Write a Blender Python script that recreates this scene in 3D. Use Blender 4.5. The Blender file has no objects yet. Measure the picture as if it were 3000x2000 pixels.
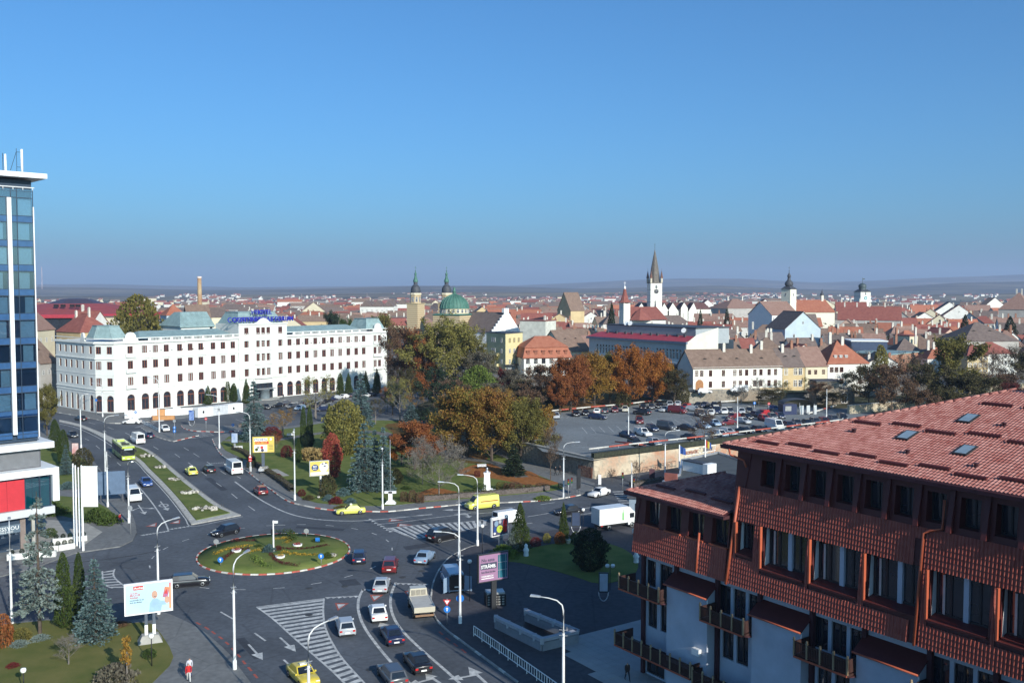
import bpy,bmesh,math,random
import numpy as np
from mathutils import Vector,Matrix
# ------ camera, sky, sun, exposure
scene=bpy.context.scene
R=math.radians
random.seed(7)
EYE=35.0
FPX=2800.0
PITCH=math.atan(150.0/FPX)
SUN_AZ=R(147.5)
SUN_EL=R(23.2)
cam_data=bpy.data.cameras.new('camera')
cam=bpy.data.objects.new('camera',cam_data)
scene.collection.objects.link(cam)
scene.camera=cam
cam.location=(0,0,EYE)
cam.rotation_euler=(math.pi/2-PITCH,0,0)
cam_data.sensor_width=36.0
cam_data.sensor_fit='HORIZONTAL'
cam_data.lens=FPX/3000.0*36.0
cam_data.clip_start=0.5
cam_data.clip_end=60000.0
world=bpy.data.worlds.new('World')
scene.world=world
world.use_nodes=True
wn,wl=world.node_tree.nodes,world.node_tree.links
wn.clear()
sky=wn.new('ShaderNodeTexSky')
sky.sky_type='NISHITA'
sky.sun_disc=False
sky.sun_elevation=SUN_EL
sky.sun_rotation=SUN_AZ
sky.altitude=400
sky.air_density=1.0
sky.dust_density=2.5
sky.ozone_density=6.0
grade=wn.new('ShaderNodeHueSaturation')
grade.inputs['Saturation'].default_value=1.0
bg=wn.new('ShaderNodeBackground')
bg.inputs['Strength'].default_value=0.11
wo=wn.new('ShaderNodeOutputWorld')
wl.new(sky.outputs[0],grade.inputs['Color'])
tint=wn.new('ShaderNodeMix')
tint.data_type='RGBA'
tint.blend_type='MULTIPLY'
tint.inputs[0].default_value=1.0
tint.inputs[7].default_value=(0.56,0.98,1.14,1)
wl.new(grade.outputs[0],tint.inputs[6])
wl.new(tint.outputs[2],bg.inputs['Color'])
wl.new(bg.outputs[0],wo.inputs['Surface'])
sun_data=bpy.data.lights.new('sun','SUN')
sun_data.energy=4.9
sun_data.angle=R(0.53)
sun_data.color=(1.0,0.95,0.86)
sun=bpy.data.objects.new('sun',sun_data)
scene.collection.objects.link(sun)
SUN_DIR=Vector((math.sin(SUN_AZ)*math.cos(SUN_EL),math.cos(SUN_AZ)*math.cos(SUN_EL),math.sin(SUN_EL)))
sun.rotation_euler=SUN_DIR.to_track_quat('Z','Y').to_euler()
sun.location=(60,-90,120)
HAZE_COL=(0.46,0.58,0.82,1)
HAZE_DENS=0.000085
vs=scene.view_settings
vs.view_transform='Standard'
vs.look='None'
vs.exposure=0.3
vs.gamma=1.0
vs.use_curve_mapping=False
scene.cycles.volume_bounces=1
scene.cycles.max_bounces=6
scene.cycles.diffuse_bounces=3
scene.cycles.transparent_max_bounces=8
scene.cycles.use_denoising=True
# ------ placing: photograph pixel -> point on a level
CP,SP=math.cos(PITCH),math.sin(PITCH)
def ray(u,v):
 a,b=(u-1500.0)/FPX,-(v-1000.0)/FPX
 return Vector((a,CP+b*SP,-SP+b*CP))
def P(u,v,z=0.0):
 d=ray(u,v)
 t=(z-EYE)/d.z
 return Vector((d.x*t,d.y*t,z))
def AT(u,v,y):
 """the point seen at pixel (u, v) whose distance along +Y is y"""
 d=ray(u,v)
 t=y/d.y
 return Vector((d.x*t,y,EYE+d.z*t))
def px(p):
 """world point -> photograph pixel (used for labels only)"""
 x,y,z=p[0],p[1],p[2]-EYE
 f=y*CP-z*SP
 h=y*SP+z*CP
 return 1500+FPX*x/f,1000-FPX*h/f
def heading(a,b,z=0.0):
 d=P(*b,z)-P(*a,z)
 return math.atan2(d.y,d.x)
 # ------ materials
MATS={}
def mat(name,col,rough=0.75,var=0.14,scale=1.2,metal=0.0,spec=0.35,bump=0.0,bscale=None,col2=None,alpha=None,coat=0.0,emit=None,obj_coord=True,detail=5,island=0.0):
 if name in MATS:
  return MATS[name]
 m=bpy.data.materials.new(name)
 m.use_nodes=True
 n,l=m.node_tree.nodes,m.node_tree.links
 b=n['Principled BSDF']
 b.inputs['Roughness'].default_value=rough
 b.inputs['Metallic'].default_value=metal
 b.inputs['Specular IOR Level'].default_value=spec
 b.inputs['Coat Weight'].default_value=coat
 if alpha is not None:
  b.inputs['Alpha'].default_value=alpha
 c=(*col,1.0)
 if var or col2 or island:
  geo=n.new('ShaderNodeNewGeometry')
  no=n.new('ShaderNodeTexNoise')
  no.inputs['Scale'].default_value=scale
  no.inputs['Detail'].default_value=detail
  no.inputs['Roughness'].default_value=0.62
  l.new(geo.outputs['Position'],no.inputs['Vector'])
  ramp=n.new('ShaderNodeMapRange')
  ramp.inputs['From Min'].default_value=0.3
  ramp.inputs['From Max'].default_value=0.7
  l.new(no.outputs['Fac'],ramp.inputs['Value'])
  fac=ramp.outputs['Result']
  if island:
   mx=n.new('ShaderNodeMix')
   mx.inputs['Factor'].default_value=island
   l.new(fac,mx.inputs[2])
   l.new(geo.outputs['Random Per Island'],mx.inputs[3])
   fac=mx.outputs[0]
  mix=n.new('ShaderNodeMix')
  mix.data_type='RGBA'
  if col2 is None:
   a_=tuple(x*(1-var)for x in col)
   b_=tuple(min(1,x*(1+var))for x in col)
  else:
   a_,b_=col,col2
  mix.inputs[6].default_value=(*a_,1)
  mix.inputs[7].default_value=(*b_,1)
  l.new(fac,mix.inputs[0])
  l.new(mix.outputs[2],b.inputs['Base Color'])
  if bump:
   bs=n.new('ShaderNodeTexNoise')
   bs.inputs['Scale'].default_value=bscale or scale*4
   bs.inputs['Detail'].default_value=4
   l.new(geo.outputs['Position'],bs.inputs['Vector'])
   bu=n.new('ShaderNodeBump')
   bu.inputs['Strength'].default_value=bump
   bu.inputs['Distance'].default_value=0.05
   l.new(bs.outputs['Fac'],bu.inputs['Height'])
   l.new(bu.outputs['Normal'],b.inputs['Normal'])
 else:
  b.inputs['Base Color'].default_value=c
 if emit:
  b.inputs['Emission Color'].default_value=(*emit[0],1)
  b.inputs['Emission Strength'].default_value=emit[1]
 MATS[name]=m
 return m
def leaf_mat(name,c1,c2,c3=None,scale=0.35,trans=0.25):
 """foliage: two or three hues, mixed per leaf and in soft patches through the crown"""
 if name in MATS:
  return MATS[name]
 m=bpy.data.materials.new(name)
 m.use_nodes=True
 n,l=m.node_tree.nodes,m.node_tree.links
 b=n['Principled BSDF']
 b.inputs['Roughness'].default_value=0.65
 b.inputs['Specular IOR Level'].default_value=0.2
 geo=n.new('ShaderNodeNewGeometry')
 no=n.new('ShaderNodeTexNoise')
 no.inputs['Scale'].default_value=scale
 no.inputs['Detail'].default_value=3
 l.new(geo.outputs['Position'],no.inputs['Vector'])
 mx=n.new('ShaderNodeMix')
 mx.inputs[0].default_value=0.32
 l.new(no.outputs['Fac'],mx.inputs[2])
 l.new(geo.outputs['Random Per Island'],mx.inputs[3])
 ramp=n.new('ShaderNodeValToRGB')
 cr=ramp.color_ramp
 cr.elements[0].position=0.22
 cr.elements[0].color=(*c1,1)
 cr.elements[1].position=0.78
 cr.elements[1].color=(*(c3 or c2),1)
 if c3:
  e=cr.elements.new(0.5)
  e.color=(*c2,1)
 l.new(mx.outputs[0],ramp.inputs[0])
 l.new(ramp.outputs[0],b.inputs['Base Color'])
 tr=n.new('ShaderNodeBsdfTranslucent')
 l.new(ramp.outputs[0],tr.inputs['Color'])
 ms=n.new('ShaderNodeMixShader')
 ms.inputs[0].default_value=trans
 l.new(b.outputs[0],ms.inputs[1])
 l.new(tr.outputs[0],ms.inputs[2])
 l.new(ms.outputs[0],n['Material Output'].inputs['Surface'])
 MATS[name]=m
 return m
 # ------ mesh building
COL=scene.collection
SUSPECT=[]
class MB:
 def __init__(s):
  s.v,s.f,s.m,s.mi,s.sm=[],[],[],0,False
  s.fs=[]
 def use(s,i):
  s.mi=i
  return s
 def add(s,verts,faces):
  o=len(s.v)
  s.v.extend([tuple(p)for p in verts])
  for f in faces:
   s.f.append(tuple(i+o for i in f))
   s.m.append(s.mi)
   s.fs.append(s.sm)
  return s
 def box(s,x0,x1,y0,y1,z0,z1):
  v=[(x0,y0,z0),(x1,y0,z0),(x1,y1,z0),(x0,y1,z0),(x0,y0,z1),(x1,y0,z1),(x1,y1,z1),(x0,y1,z1)]
  return s.add(v,[(3,2,1,0),(4,5,6,7),(0,1,5,4),(1,2,6,5),(2,3,7,6),(3,0,4,7)])
 def prism(s,poly,z0,z1,bottom=False):
  n=len(poly)
  area=sum(poly[i][0]*poly[(i+1)%n][1]-poly[(i+1)%n][0]*poly[i][1]for i in range(n))
  if area<0:
   poly=poly[::-1]
  v=[(p[0],p[1],z0)for p in poly]+[(p[0],p[1],z1)for p in poly]
  f=[tuple(range(n,2*n))]+[(i,(i+1)%n,n+(i+1)%n,n+i)for i in range(n)]
  if bottom:
   f.append(tuple(range(n-1,-1,-1)))
  return s.add(v,f)
 def frustum(s,poly0,z0,poly1,z1,top=True,bottom=False):
  n=len(poly0)
  v=[(p[0],p[1],z0)for p in poly0]+[(p[0],p[1],z1)for p in poly1]
  f=[(i,(i+1)%n,n+(i+1)%n,n+i)for i in range(n)]
  if top:
   f.append(tuple(range(n,2*n)))
  if bottom:
   f.append(tuple(range(n-1,-1,-1)))
  return s.add(v,f)
 def sheet(s,poly,z=None):
  return s.add([(p[0],p[1],p[2]if z is None else z)for p in poly],[tuple(range(len(poly)))])
 def tube(s,pts,r,n=8,cap=True):
  pts=[Vector(p)for p in pts]
  rs=r if isinstance(r,(list,tuple))else[r]*len(pts)
  o=len(s.v)
  for i,p in enumerate(pts):
   d=(pts[min(i+1,len(pts)-1)]-pts[max(i-1,0)]).normalized()
   a=d.cross(Vector((0,0,1)))
   if a.length<1e-3:
    a=d.cross(Vector((1,0,0)))
   a.normalize()
   b=d.cross(a)
   for k in range(n):
    t=2*math.pi*k/n
    s.v.append(tuple(p+(a*math.cos(t)+b*math.sin(t))*rs[i]))
  for i in range(len(pts)-1):
   for k in range(n):
    s.f.append((o+i*n+k,o+(i+1)*n+k,o+(i+1)*n+(k+1)%n,o+i*n+(k+1)%n))
    s.m.append(s.mi)
    s.fs.append(n>5)
  if cap:
   s.f.append(tuple(o+k for k in range(n)))
   s.f.append(tuple(o+(len(pts)-1)*n+k for k in range(n-1,-1,-1)))
   s.m+=[s.mi]*2
   s.fs+=[False]*2
  return s
 def lathe(s,prof,n=16,c=(0,0,0),smooth=True,ph=0.0):
  o=len(s.v)
  for r,z in prof:
   for k in range(n):
    t=2*math.pi*k/n+ph
    s.v.append((c[0]+r*math.cos(t),c[1]+r*math.sin(t),c[2]+z))
  for i in range(len(prof)-1):
   for k in range(n):
    s.f.append((o+i*n+k,o+i*n+(k+1)%n,o+(i+1)*n+(k+1)%n,o+(i+1)*n+k))
    s.m.append(s.mi)
    s.fs.append(smooth)
  s.f.append(tuple(o+(len(prof)-1)*n+k for k in range(n)))
  s.m.append(s.mi)
  s.fs.append(False)
  return s
 def mesh(s,name):
  me=bpy.data.meshes.new(name)
  me.from_pydata(s.v,[],s.f)
  if any(s.m):
   me.polygons.foreach_set('material_index',s.m)
  if any(s.fs):
   me.polygons.foreach_set('use_smooth',s.fs)
  me.update()
  return me
 def build(s,name,mats,parent=None,loc=None,rz=None):
  me=s.mesh(name)
  if not isinstance(mats,(list,tuple)):
   mats=[mats]
  for m in mats:
   me.materials.append(m)
  return put(name,me,parent,loc,rz)
def put(name,me,parent=None,loc=None,rz=None,scale=None):
 o=bpy.data.objects.new(name,me)
 COL.objects.link(o)
 if parent is not None:
  o.parent=parent
 if loc is not None:
  o.location=loc
 if rz is not None:
  o.rotation_euler.z=rz
 if scale is not None:
  o.scale=scale if isinstance(scale,(tuple,list,Vector))else(scale,)*3
 return o
def tag(o,label=None,cat=None,group=None,kind=None):
 if label:
  o['label']=label
 if cat:
  o['category']=cat
 if group:
  o['group']=group
 if kind:
  o['kind']=kind
 return o
def thing(name,label,cat,loc=(0,0,0),rz=0.0,group=None):
 o=bpy.data.objects.new(name,None)
 COL.objects.link(o)
 o.location=loc
 o.rotation_euler.z=rz
 o.empty_display_size=0.5
 return tag(o,label,cat,group)
KIDS={}
def clone(root,label=None,loc=None,rz=None,scale=None,group=None,name=None):
 """a copy of a thing with copies of its parts and sub-parts (shared meshes)"""
 kids=KIDS.get(root.name)
 if kids is None:
  kids=KIDS[root.name]=[(c,list(c.children))for c in root.children]
 r=root.copy()
 if name:
  r.name=name
 COL.objects.link(r)
 if loc is not None:
  r.location=loc
 if rz is not None:
  r.rotation_euler.z=rz
 if scale is not None:
  r.scale=scale if isinstance(scale,(tuple,list,Vector))else(scale,)*3
 if label:
  r['label']=label
 if group:
  r['group']=group
 for c,gs in kids:
  k=c.copy()
  COL.objects.link(k)
  k.parent=r
  for g in gs:
   q=g.copy()
   COL.objects.link(q)
   q.parent=k
 return r
def drop(root):
 """remove a template and its parts"""
 for c in list(root.children):
  for g in list(c.children):
   bpy.data.objects.remove(g)
  bpy.data.objects.remove(c)
 bpy.data.objects.remove(root)
def resmooth(pts,n=4,closed=False):
 """Catmull-Rom through the points"""
 pts=[Vector(p)for p in pts]
 out=[]
 m=len(pts)
 rng=range(m)if closed else range(m-1)
 for i in rng:
  if closed:
   p0,p1,p2,p3=pts[(i-1)%m],pts[i],pts[(i+1)%m],pts[(i+2)%m]
  else:
   p0,p1,p2,p3=pts[max(i-1,0)],pts[i],pts[i+1],pts[min(i+2,m-1)]
  for k in range(n):
   t=k/n
   out.append(0.5*((2*p1)+(p2-p0)*t+(2*p0-5*p1+4*p2-p3)*t*t+(3*p1-p0-3*p2+p3)*t**3))
 if not closed:
  out.append(pts[-1])
 return out
def offset_line(pts,d):
 """polyline shifted sideways (left positive) in plan"""
 out=[]
 for i,p in enumerate(pts):
  t=(pts[min(i+1,len(pts)-1)]-pts[max(i-1,0)])
  t=Vector((t.x,t.y,0)).normalized()
  out.append(p+Vector((-t.y,t.x,0))*d)
 return out
def ribbon(mb,pts,w,z):
 a,b=offset_line(pts,w/2),offset_line(pts,-w/2)
 n=len(pts)
 mb.add([(p.x,p.y,z)for p in a]+[(p.x,p.y,z)for p in b],[(n+i,n+i+1,i+1,i)for i in range(n-1)])
def arclen(pts):
 L=[0.0]
 for a,b in zip(pts,pts[1:]):
  L.append(L[-1]+(b-a).length)
 return L
def along(pts,s,L=None):
 L=L or arclen(pts)
 s=max(0.0,min(s,L[-1]))
 for i in range(len(pts)-1):
  if s<=L[i+1]:
   t=(s-L[i])/max(1e-6,L[i+1]-L[i])
   return pts[i].lerp(pts[i+1],t)
 return pts[-1]
def piece(pts,s0,s1,step=0.6):
 L=arclen(pts)
 n=max(1,int((s1-s0)/step))
 return[along(pts,s0+(s1-s0)*i/n,L)for i in range(n+1)]
 # ------ surfaces
def asphalt_mat(name,base,patch=0.28,tint=(1,1,1)):
 m=mat(name,base,rough=0.82,var=patch,scale=0.09,spec=0.3,bump=0.25,bscale=9,detail=9)
 n,l=m.node_tree.nodes,m.node_tree.links
 b=n['Principled BSDF']
 src=b.inputs['Base Color'].links[0].from_socket
 geo=n.new('ShaderNodeNewGeometry')
 fine=n.new('ShaderNodeTexNoise')
 fine.inputs['Scale'].default_value=1.7
 fine.inputs['Detail'].default_value=8
 l.new(geo.outputs['Position'],fine.inputs['Vector'])
 mr=n.new('ShaderNodeMapRange')
 mr.inputs['From Min'].default_value=0.25
 mr.inputs['From Max'].default_value=0.75
 mr.inputs['To Min'].default_value=0.78
 mr.inputs['To Max'].default_value=1.22
 l.new(fine.outputs['Fac'],mr.inputs['Value'])
 vor=n.new('ShaderNodeTexVoronoi')
 vor.inputs['Scale'].default_value=0.11
 vor.feature='DISTANCE_TO_EDGE'
 l.new(geo.outputs['Position'],vor.inputs['Vector'])
 cr=n.new('ShaderNodeMapRange')
 cr.inputs['From Max'].default_value=0.012
 cr.inputs['To Min'].default_value=0.8
 cr.inputs['To Max'].default_value=1.0
 l.new(vor.outputs['Distance'],cr.inputs['Value'])
 mu=n.new('ShaderNodeMath')
 mu.operation='MULTIPLY'
 l.new(mr.outputs[0],mu.inputs[0])
 l.new(cr.outputs[0],mu.inputs[1])
 vm=n.new('ShaderNodeVectorMath')
 vm.operation='SCALE'
 l.new(src,vm.inputs[0])
 l.new(mu.outputs[0],vm.inputs['Scale'])
 l.new(vm.outputs[0],b.inputs['Base Color'])
 return m
M_ROAD=asphalt_mat('asphalt',(0.082,0.091,0.104))
M_ROAD2=asphalt_mat('old_asphalt',(0.18,0.195,0.2),0.2)
M_PAVE=asphalt_mat('pavement_grey',(0.16,0.163,0.16),0.16)
M_GRASS=mat('lawn',(0.085,0.125,0.03),rough=0.95,col2=(0.17,0.185,0.055),scale=0.35,spec=0.1,bump=0.9,bscale=14,detail=10)
M_DRY=mat('leafy_lawn',(0.075,0.075,0.025),rough=0.95,col2=(0.19,0.085,0.028),scale=0.16,spec=0.1,bump=0.9,bscale=12,detail=10)
M_LAND=mat('land',(0.10,0.085,0.06),rough=0.95,col2=(0.07,0.075,0.035),scale=0.02,spec=0.1,detail=9)
M_WHITE=mat('road_paint',(0.22,0.23,0.235),rough=0.75,col2=(0.66,0.66,0.63),scale=1.6,detail=12)
M_KW=mat('kerb_white',(0.55,0.53,0.48),rough=0.8,var=0.2,scale=3)
M_KR=mat('kerb_red',(0.42,0.10,0.07),rough=0.8,var=0.25,scale=3)
M_KG=mat('kerb_stone_grey',(0.30,0.29,0.27),rough=0.85,var=0.2,scale=2)
M_CONC=mat('concrete',(0.33,0.32,0.29),rough=0.85,var=0.22,scale=0.8,bump=0.2)
M_PAVER=None
# ------ far land and hills
def ground_sheet():
 mb=MB()
 rad=[0.0]+[6*1.33**i for i in range(31)]
 na=96
 mb.v.append((0,0,-0.06))
 for r in rad[1:]:
  for k in range(na):
   t=2*math.pi*k/na
   x,y=r*math.cos(t),r*math.sin(t)
   z=-0.06
   if r>1400:
    z=-0.06-min(1.0,(r-1400)/1500)*8
   mb.v.append((x,y,z))
 for k in range(na):
  mb.f.append((0,1+k,1+(k+1)%na))
 for i in range(len(rad)-2):
  for k in range(na):
   a,b=1+i*na,1+(i+1)*na
   mb.f.append((a+k,b+k,b+(k+1)%na,a+(k+1)%na))
 mb.m=[0]*len(mb.f)
 mb.fs=[True]*len(mb.f)
 o=mb.build('ground',M_LAND)
 tag(o,kind='structure')
ground_sheet()
def field_mat(name,c1,c2,c3):
 """far hillsides: woods, ploughed strips and dry meadow in broad patches"""
 m=bpy.data.materials.new(name)
 m.use_nodes=True
 n,l=m.node_tree.nodes,m.node_tree.links
 b=n['Principled BSDF']
 b.inputs['Roughness'].default_value=1.0
 b.inputs['Specular IOR Level'].default_value=0.0
 geo=n.new('ShaderNodeNewGeometry')
 mp=n.new('ShaderNodeMapping')
 mp.inputs['Scale'].default_value=(0.0012,0.0028,0.012)
 l.new(geo.outputs['Position'],mp.inputs['Vector'])
 no=n.new('ShaderNodeTexNoise')
 no.inputs['Scale'].default_value=1.0
 no.inputs['Detail'].default_value=10
 no.inputs['Roughness'].default_value=0.66
 l.new(mp.outputs[0],no.inputs['Vector'])
 cr=n.new('ShaderNodeValToRGB')
 cr.color_ramp.elements[0].position=0.38
 cr.color_ramp.elements[0].color=(*c1,1)
 cr.color_ramp.elements[1].position=0.66
 cr.color_ramp.elements[1].color=(*c3,1)
 e=cr.color_ramp.elements.new(0.52)
 e.color=(*c2,1)
 l.new(no.outputs['Fac'],cr.inputs[0])
 l.new(cr.outputs[0],b.inputs['Base Color'])
 return m
def hnoise(x,s):
 return math.sin(x*0.0017+s)+0.6*math.sin(x*0.0041+2.1*s)+0.35*math.sin(x*0.0093+1.3*s)+0.18*math.sin(x*0.021+4*s)
def hill_range(name,dist,depth,prof,seed,m,label=None):
 """a range whose crest follows prof = [(u, v)] when seen from here; it has a front slope, a rounded crest and a back"""
 us=np.arange(-1400,4401,40)
 crest=np.interp(us,[p[0]for p in prof],[p[1]for p in prof])
 rows=26
 mb=MB()
 for j in range(rows):
  t=j/(rows-1)
  for u,v in zip(us,crest):
   y=dist+depth*(t-0.5)
   d=ray(u,v)
   top=EYE+dist*(1+0.06*hnoise(u,seed))*d.z/d.y
   x=(u-1500)/FPX*y
   s=math.sin(math.pi*min(1,t*1.0))**1.25
   s*=1+0.10*math.sin(x*0.004+t*9+seed)*(1-s)+0.14*math.sin(x*0.0022+t*5+seed*2)*(1-s)
   base=-12
   z=base+(top-base)*min(1.0,s)
   mb.v.append((x,y,z))
 nu=len(us)
 for j in range(rows-1):
  for i in range(nu-1):
   a=j*nu+i
   mb.f.append((a,a+1,a+nu+1,a+nu))
 mb.m=[0]*len(mb.f)
 mb.fs=[True]*len(mb.f)
 o=mb.build(name,m)
 tag(o,kind='structure')
 return o
M_HILL=field_mat('hill_woods',(0.05,0.045,0.03),(0.10,0.085,0.055),(0.22,0.18,0.12))
M_HILL2=field_mat('hill_meadow',(0.07,0.06,0.04),(0.15,0.125,0.08),(0.30,0.25,0.16))
hill_range('hills_far',13500,6000,[(-1400,850),(0,834),(300,832),(700,842),(1100,838),(1500,836),(1720,824),(1850,818),(2000,813),(2180,815),(2400,828),(2550,823),(2750,815),(3000,804),(3400,790),(4400,800)],1.7,M_HILL)
hill_range('hills',8200,4200,[(-1400,862),(0,838),(300,842),(620,850),(900,846),(1200,838),(1420,838),(1700,846),(1900,842),(2100,836),(2300,846),(2500,850),(2650,838),(2800,830),(3000,826),(3300,815),(4400,830)],4.1,M_HILL)
hill_range('hill_slopes',4900,2200,[(-1400,870),(0,868),(500,866),(900,862),(1300,856),(1700,858),(2000,854),(2300,862),(2600,866),(2800,862),(3000,858),(3300,850),(4400,860)],2.6,M_HILL2)
# ------ street level
def G(pts,z=0.0):
 return[P(u,v,z)for u,v in pts]
road=MB().sheet([(-260,20,0),(120,20,0),(120,330,0),(-260,330,0)]).build('road',M_ROAD)
tag(road,kind='structure')
def slab(name,pts,top=0.13,m=None,lower=-0.02,kind='structure',smooth=False):
 poly=G(pts,0.0)
 if smooth:
  poly=resmooth(poly,3,True)
 o=MB().prism([(p.x,p.y)for p in poly],lower,top).build(name,m or M_PAVE)
 tag(o,kind=kind)
 return o
KERB_TOWER=[(-200,1745),(0,1690),(100,1665),(166,1640),(220,1621),(287,1611),(351,1602),(388,1584),(400,1560),(397,1535),(387,1506),(372,1478),(330,1420),(277,1354),(240,1316),(205,1290),(170,1270),(130,1255),(80,1245),(-150,1235)]
slab('pavement_tower',KERB_TOWER+[(-600,1235),(-600,1745)])
slab('lawn_tower',[(100,1290),(180,1310),(252,1350),(283,1390),(296,1418),(262,1432),(180,1428),(105,1420)],0.18,M_GRASS)
slab('lawn_terrace',[(100,1470),(180,1455),(262,1462),(318,1492),(338,1515),(330,1530),(262,1532),(180,1512),(110,1515)],0.18,M_GRASS)
KERB_SW=[(411,1815),(450,1800),(481,1795),(510,1806),(539,1819),(571,1835),(600,1854),(616,1867),(651,1897),(675,1921),(696,1951),(728,1993),(780,2070),(860,2200)]
slab('pavement_park_corner',KERB_SW+[(-300,2200),(-300,1880),(41,1824),(137,1815),(335,1826)])
LAWN_SW=[(-300,1886),(41,1830),(137,1820),(335,1832),(411,1826),(446,1831),(472,1860),(497,1898),(508,1927),(497,1953),(472,1978),(440,2010),(380,2190),(-300,2190)]
slab('lawn_park_corner',LAWN_SW,0.17,mat('lawn_dry',(0.095,0.115,0.03),rough=0.95,col2=(0.18,0.16,0.055),scale=0.25,spec=0.1,bump=0.9,bscale=14,detail=10))
KERB_PARK=[(622,1286),(629,1303),(648,1332),(685,1356),(720,1378),(757,1408),(795,1436),(823,1457),(852,1472),(889,1481),(924,1488),(978,1495),(1067,1498),(1130,1499),(1188,1494),(1245,1488),(1300,1483),(1353,1478),(1487,1472),(1582,1467),(1653,1459),(1700,1450)]
slab('pavement_park',KERB_PARK+[(1738,1432),(1742,1416),(1640,1380),(1532,1350),(1420,1310),(1320,1262),(1200,1226),(1000,1224),(860,1248),(760,1258),(660,1270)])
LAWN_PARK=[(660,1320),(700,1340),(743,1358),(800,1400),(861,1441),(885,1462),(930,1475),(1000,1482),(1116,1484),(1180,1479),(1238,1472),(1343,1464),(1449,1456),(1611,1440),(1650,1434),(1633,1416),(1538,1378),(1500,1352),(1420,1318),(1320,1272),(1200,1234),(1000,1231),(860,1255),(760,1266),(670,1280),(645,1300)]
slab('lawn_park',LAWN_PARK,0.17,M_GRASS)
M_LEAF=mat('leaf_litter',(0.20,0.075,0.022),rough=0.95,col2=(0.36,0.15,0.05),scale=2.2,spec=0.1,bump=1.0,bscale=9,detail=9)
def blotch(name,pts,z,m):
 poly=resmooth(G(pts,0),4,True)
 rr=random.Random(len(pts)*7)
 poly=[p+Vector((rr.uniform(-.35,.35),rr.uniform(-.5,.5),0))for p in poly]
 tag(MB().sheet([(p.x,p.y,z)for p in poly]).build(name,m),kind='stuff')
blotch('fallen_leaves',[(1350,1375),(1440,1360),(1530,1378),(1600,1405),(1640,1418),(1600,1424),(1520,1420),(1440,1402),(1370,1398)],0.178,M_LEAF)
blotch('fallen_leaves',[(1230,1448),(1262,1432),(1310,1436),(1345,1450),(1300,1462),(1242,1464)],0.178,M_LEAF)
blotch('fallen_leaves',[(1130,1250),(1200,1240),(1300,1280),(1420,1335),(1400,1360),(1300,1340),(1200,1300)],0.178,M_DRY)
M_PATH=asphalt_mat('path_grey',(0.15,0.145,0.13),0.15)
def pathway(name,pts,w,z):
 mb=MB()
 ribbon(mb,resmooth(G(pts),5),w,z)
 tag(mb.build(name,M_PATH),kind='structure')
pathway('park_path',[(660,1290),(740,1296),(800,1292),(900,1276),(1010,1262),(1100,1268),(1210,1300)],2.6,0.182)
pathway('park_path',[(1120,1268),(1250,1310),(1370,1345),(1460,1360),(1530,1400)],2.6,0.186)
slab('paved_seat',[(790,1377),(812,1376),(848,1395),(830,1397)],0.182,M_CONC)
C0=(P(804,1563)+P(804,1685))/2
RC=10.0
isl=MB().lathe([(RC-0.28,0.0),(RC-0.28,0.16),(RC*0.7,0.30),(RC*0.3,0.52),(0.4,0.6)],64,(C0.x,C0.y,0)).build('roundabout_lawn',M_GRASS)
tag(isl,kind='structure')
def kerb(name,pts,seg=1.0,w=0.22,h=0.16,cols=(0,1),closed=False,gap=0.015,label=None):
 """painted kerb: every stone its own piece"""
 root=bpy.data.objects.new(name,None)
 COL.objects.link(root)
 tag(root,kind='structure')
 L=arclen(pts)
 n=max(1,int(L[-1]/seg))
 for i in range(n):
  a,b=along(pts,L[-1]*i/n,L),along(pts,L[-1]*(i+1)/n,L)
  d=(b-a)
  ln=d.length
  me=bpy.data.meshes.get('kerb_stone_%d'%cols[i%len(cols)])
  if me is None:
   mb=MB()
   mb.add([(-.5,-.11,-.02),(.5,-.11,-.02),(.5,.11,-.02),(-.5,.11,-.02),(-.49,-.1,.12),(.49,-.1,.12),(.49,.1,.12),(-.49,.1,.12),(-.47,-.075,.145),(.47,-.075,.145),(.47,.075,.145),(-.47,.075,.145)],[(0,1,5,4),(1,2,6,5),(2,3,7,6),(3,0,4,7),(4,5,9,8),(5,6,10,9),(6,7,11,10),(7,4,8,11),(8,9,10,11)])
   me=mb.mesh('kerb_stone_%d'%cols[i%len(cols)])
   me.materials.append([M_KW,M_KR,M_KG][cols[i%len(cols)]])
  o=put('kerb_stone',me,root,(a+b)/2,math.atan2(d.y,d.x),(ln-gap,w/0.22,h/0.145))
 return root
ring=[Vector((C0.x+(RC-0.1)*math.cos(2*math.pi*k/72),C0.y+(RC-0.1)*math.sin(2*math.pi*k/72),0))for k in range(73)]
kerb('roundabout_kerb',ring,1.0,cols=(0,1))
kerb('park_kerb',resmooth(G(KERB_PARK),3),1.25,cols=(0,0,1,0,1,0,2))
MED_R=[(174,1231),(230,1243),(290,1266),(340,1287),(397,1306),(436,1320),(473,1346),(511,1378),(551,1412),(588,1441),(625,1469),(657,1489),(704,1510)]
MED_L=[(174,1236),(230,1250),(290,1277),(340,1309),(397,1348),(425,1377),(456,1408),(488,1443),(519,1480),(545,1515),(561,1537)]
mr_,ml_=resmooth(G(MED_R),3),resmooth(G(MED_L),3)
tag(MB().prism([(p.x,p.y)for p in mr_+ml_[::-1]],-0.02,0.14).build('median',mat('median_edge',(0.42,0.41,0.37),rough=0.9,var=0.25,scale=1.5)),kind='structure')
def inset(pts,d):
 return offset_line(pts,d)
g_r,g_l=inset(resmooth(G(MED_R[3:-1]+[(690,1502)]),3),-0.95),inset(resmooth(G(MED_L[3:-1]+[(556,1528)]),3),0.95)
g_r,g_l=[p for p in g_r],[p for p in g_l]
cut=[p for p in g_l if p.y>P(560,1528).y]
MEDGRASS=[(p.x,p.y)for p in g_r+g_l[::-1]]
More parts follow.
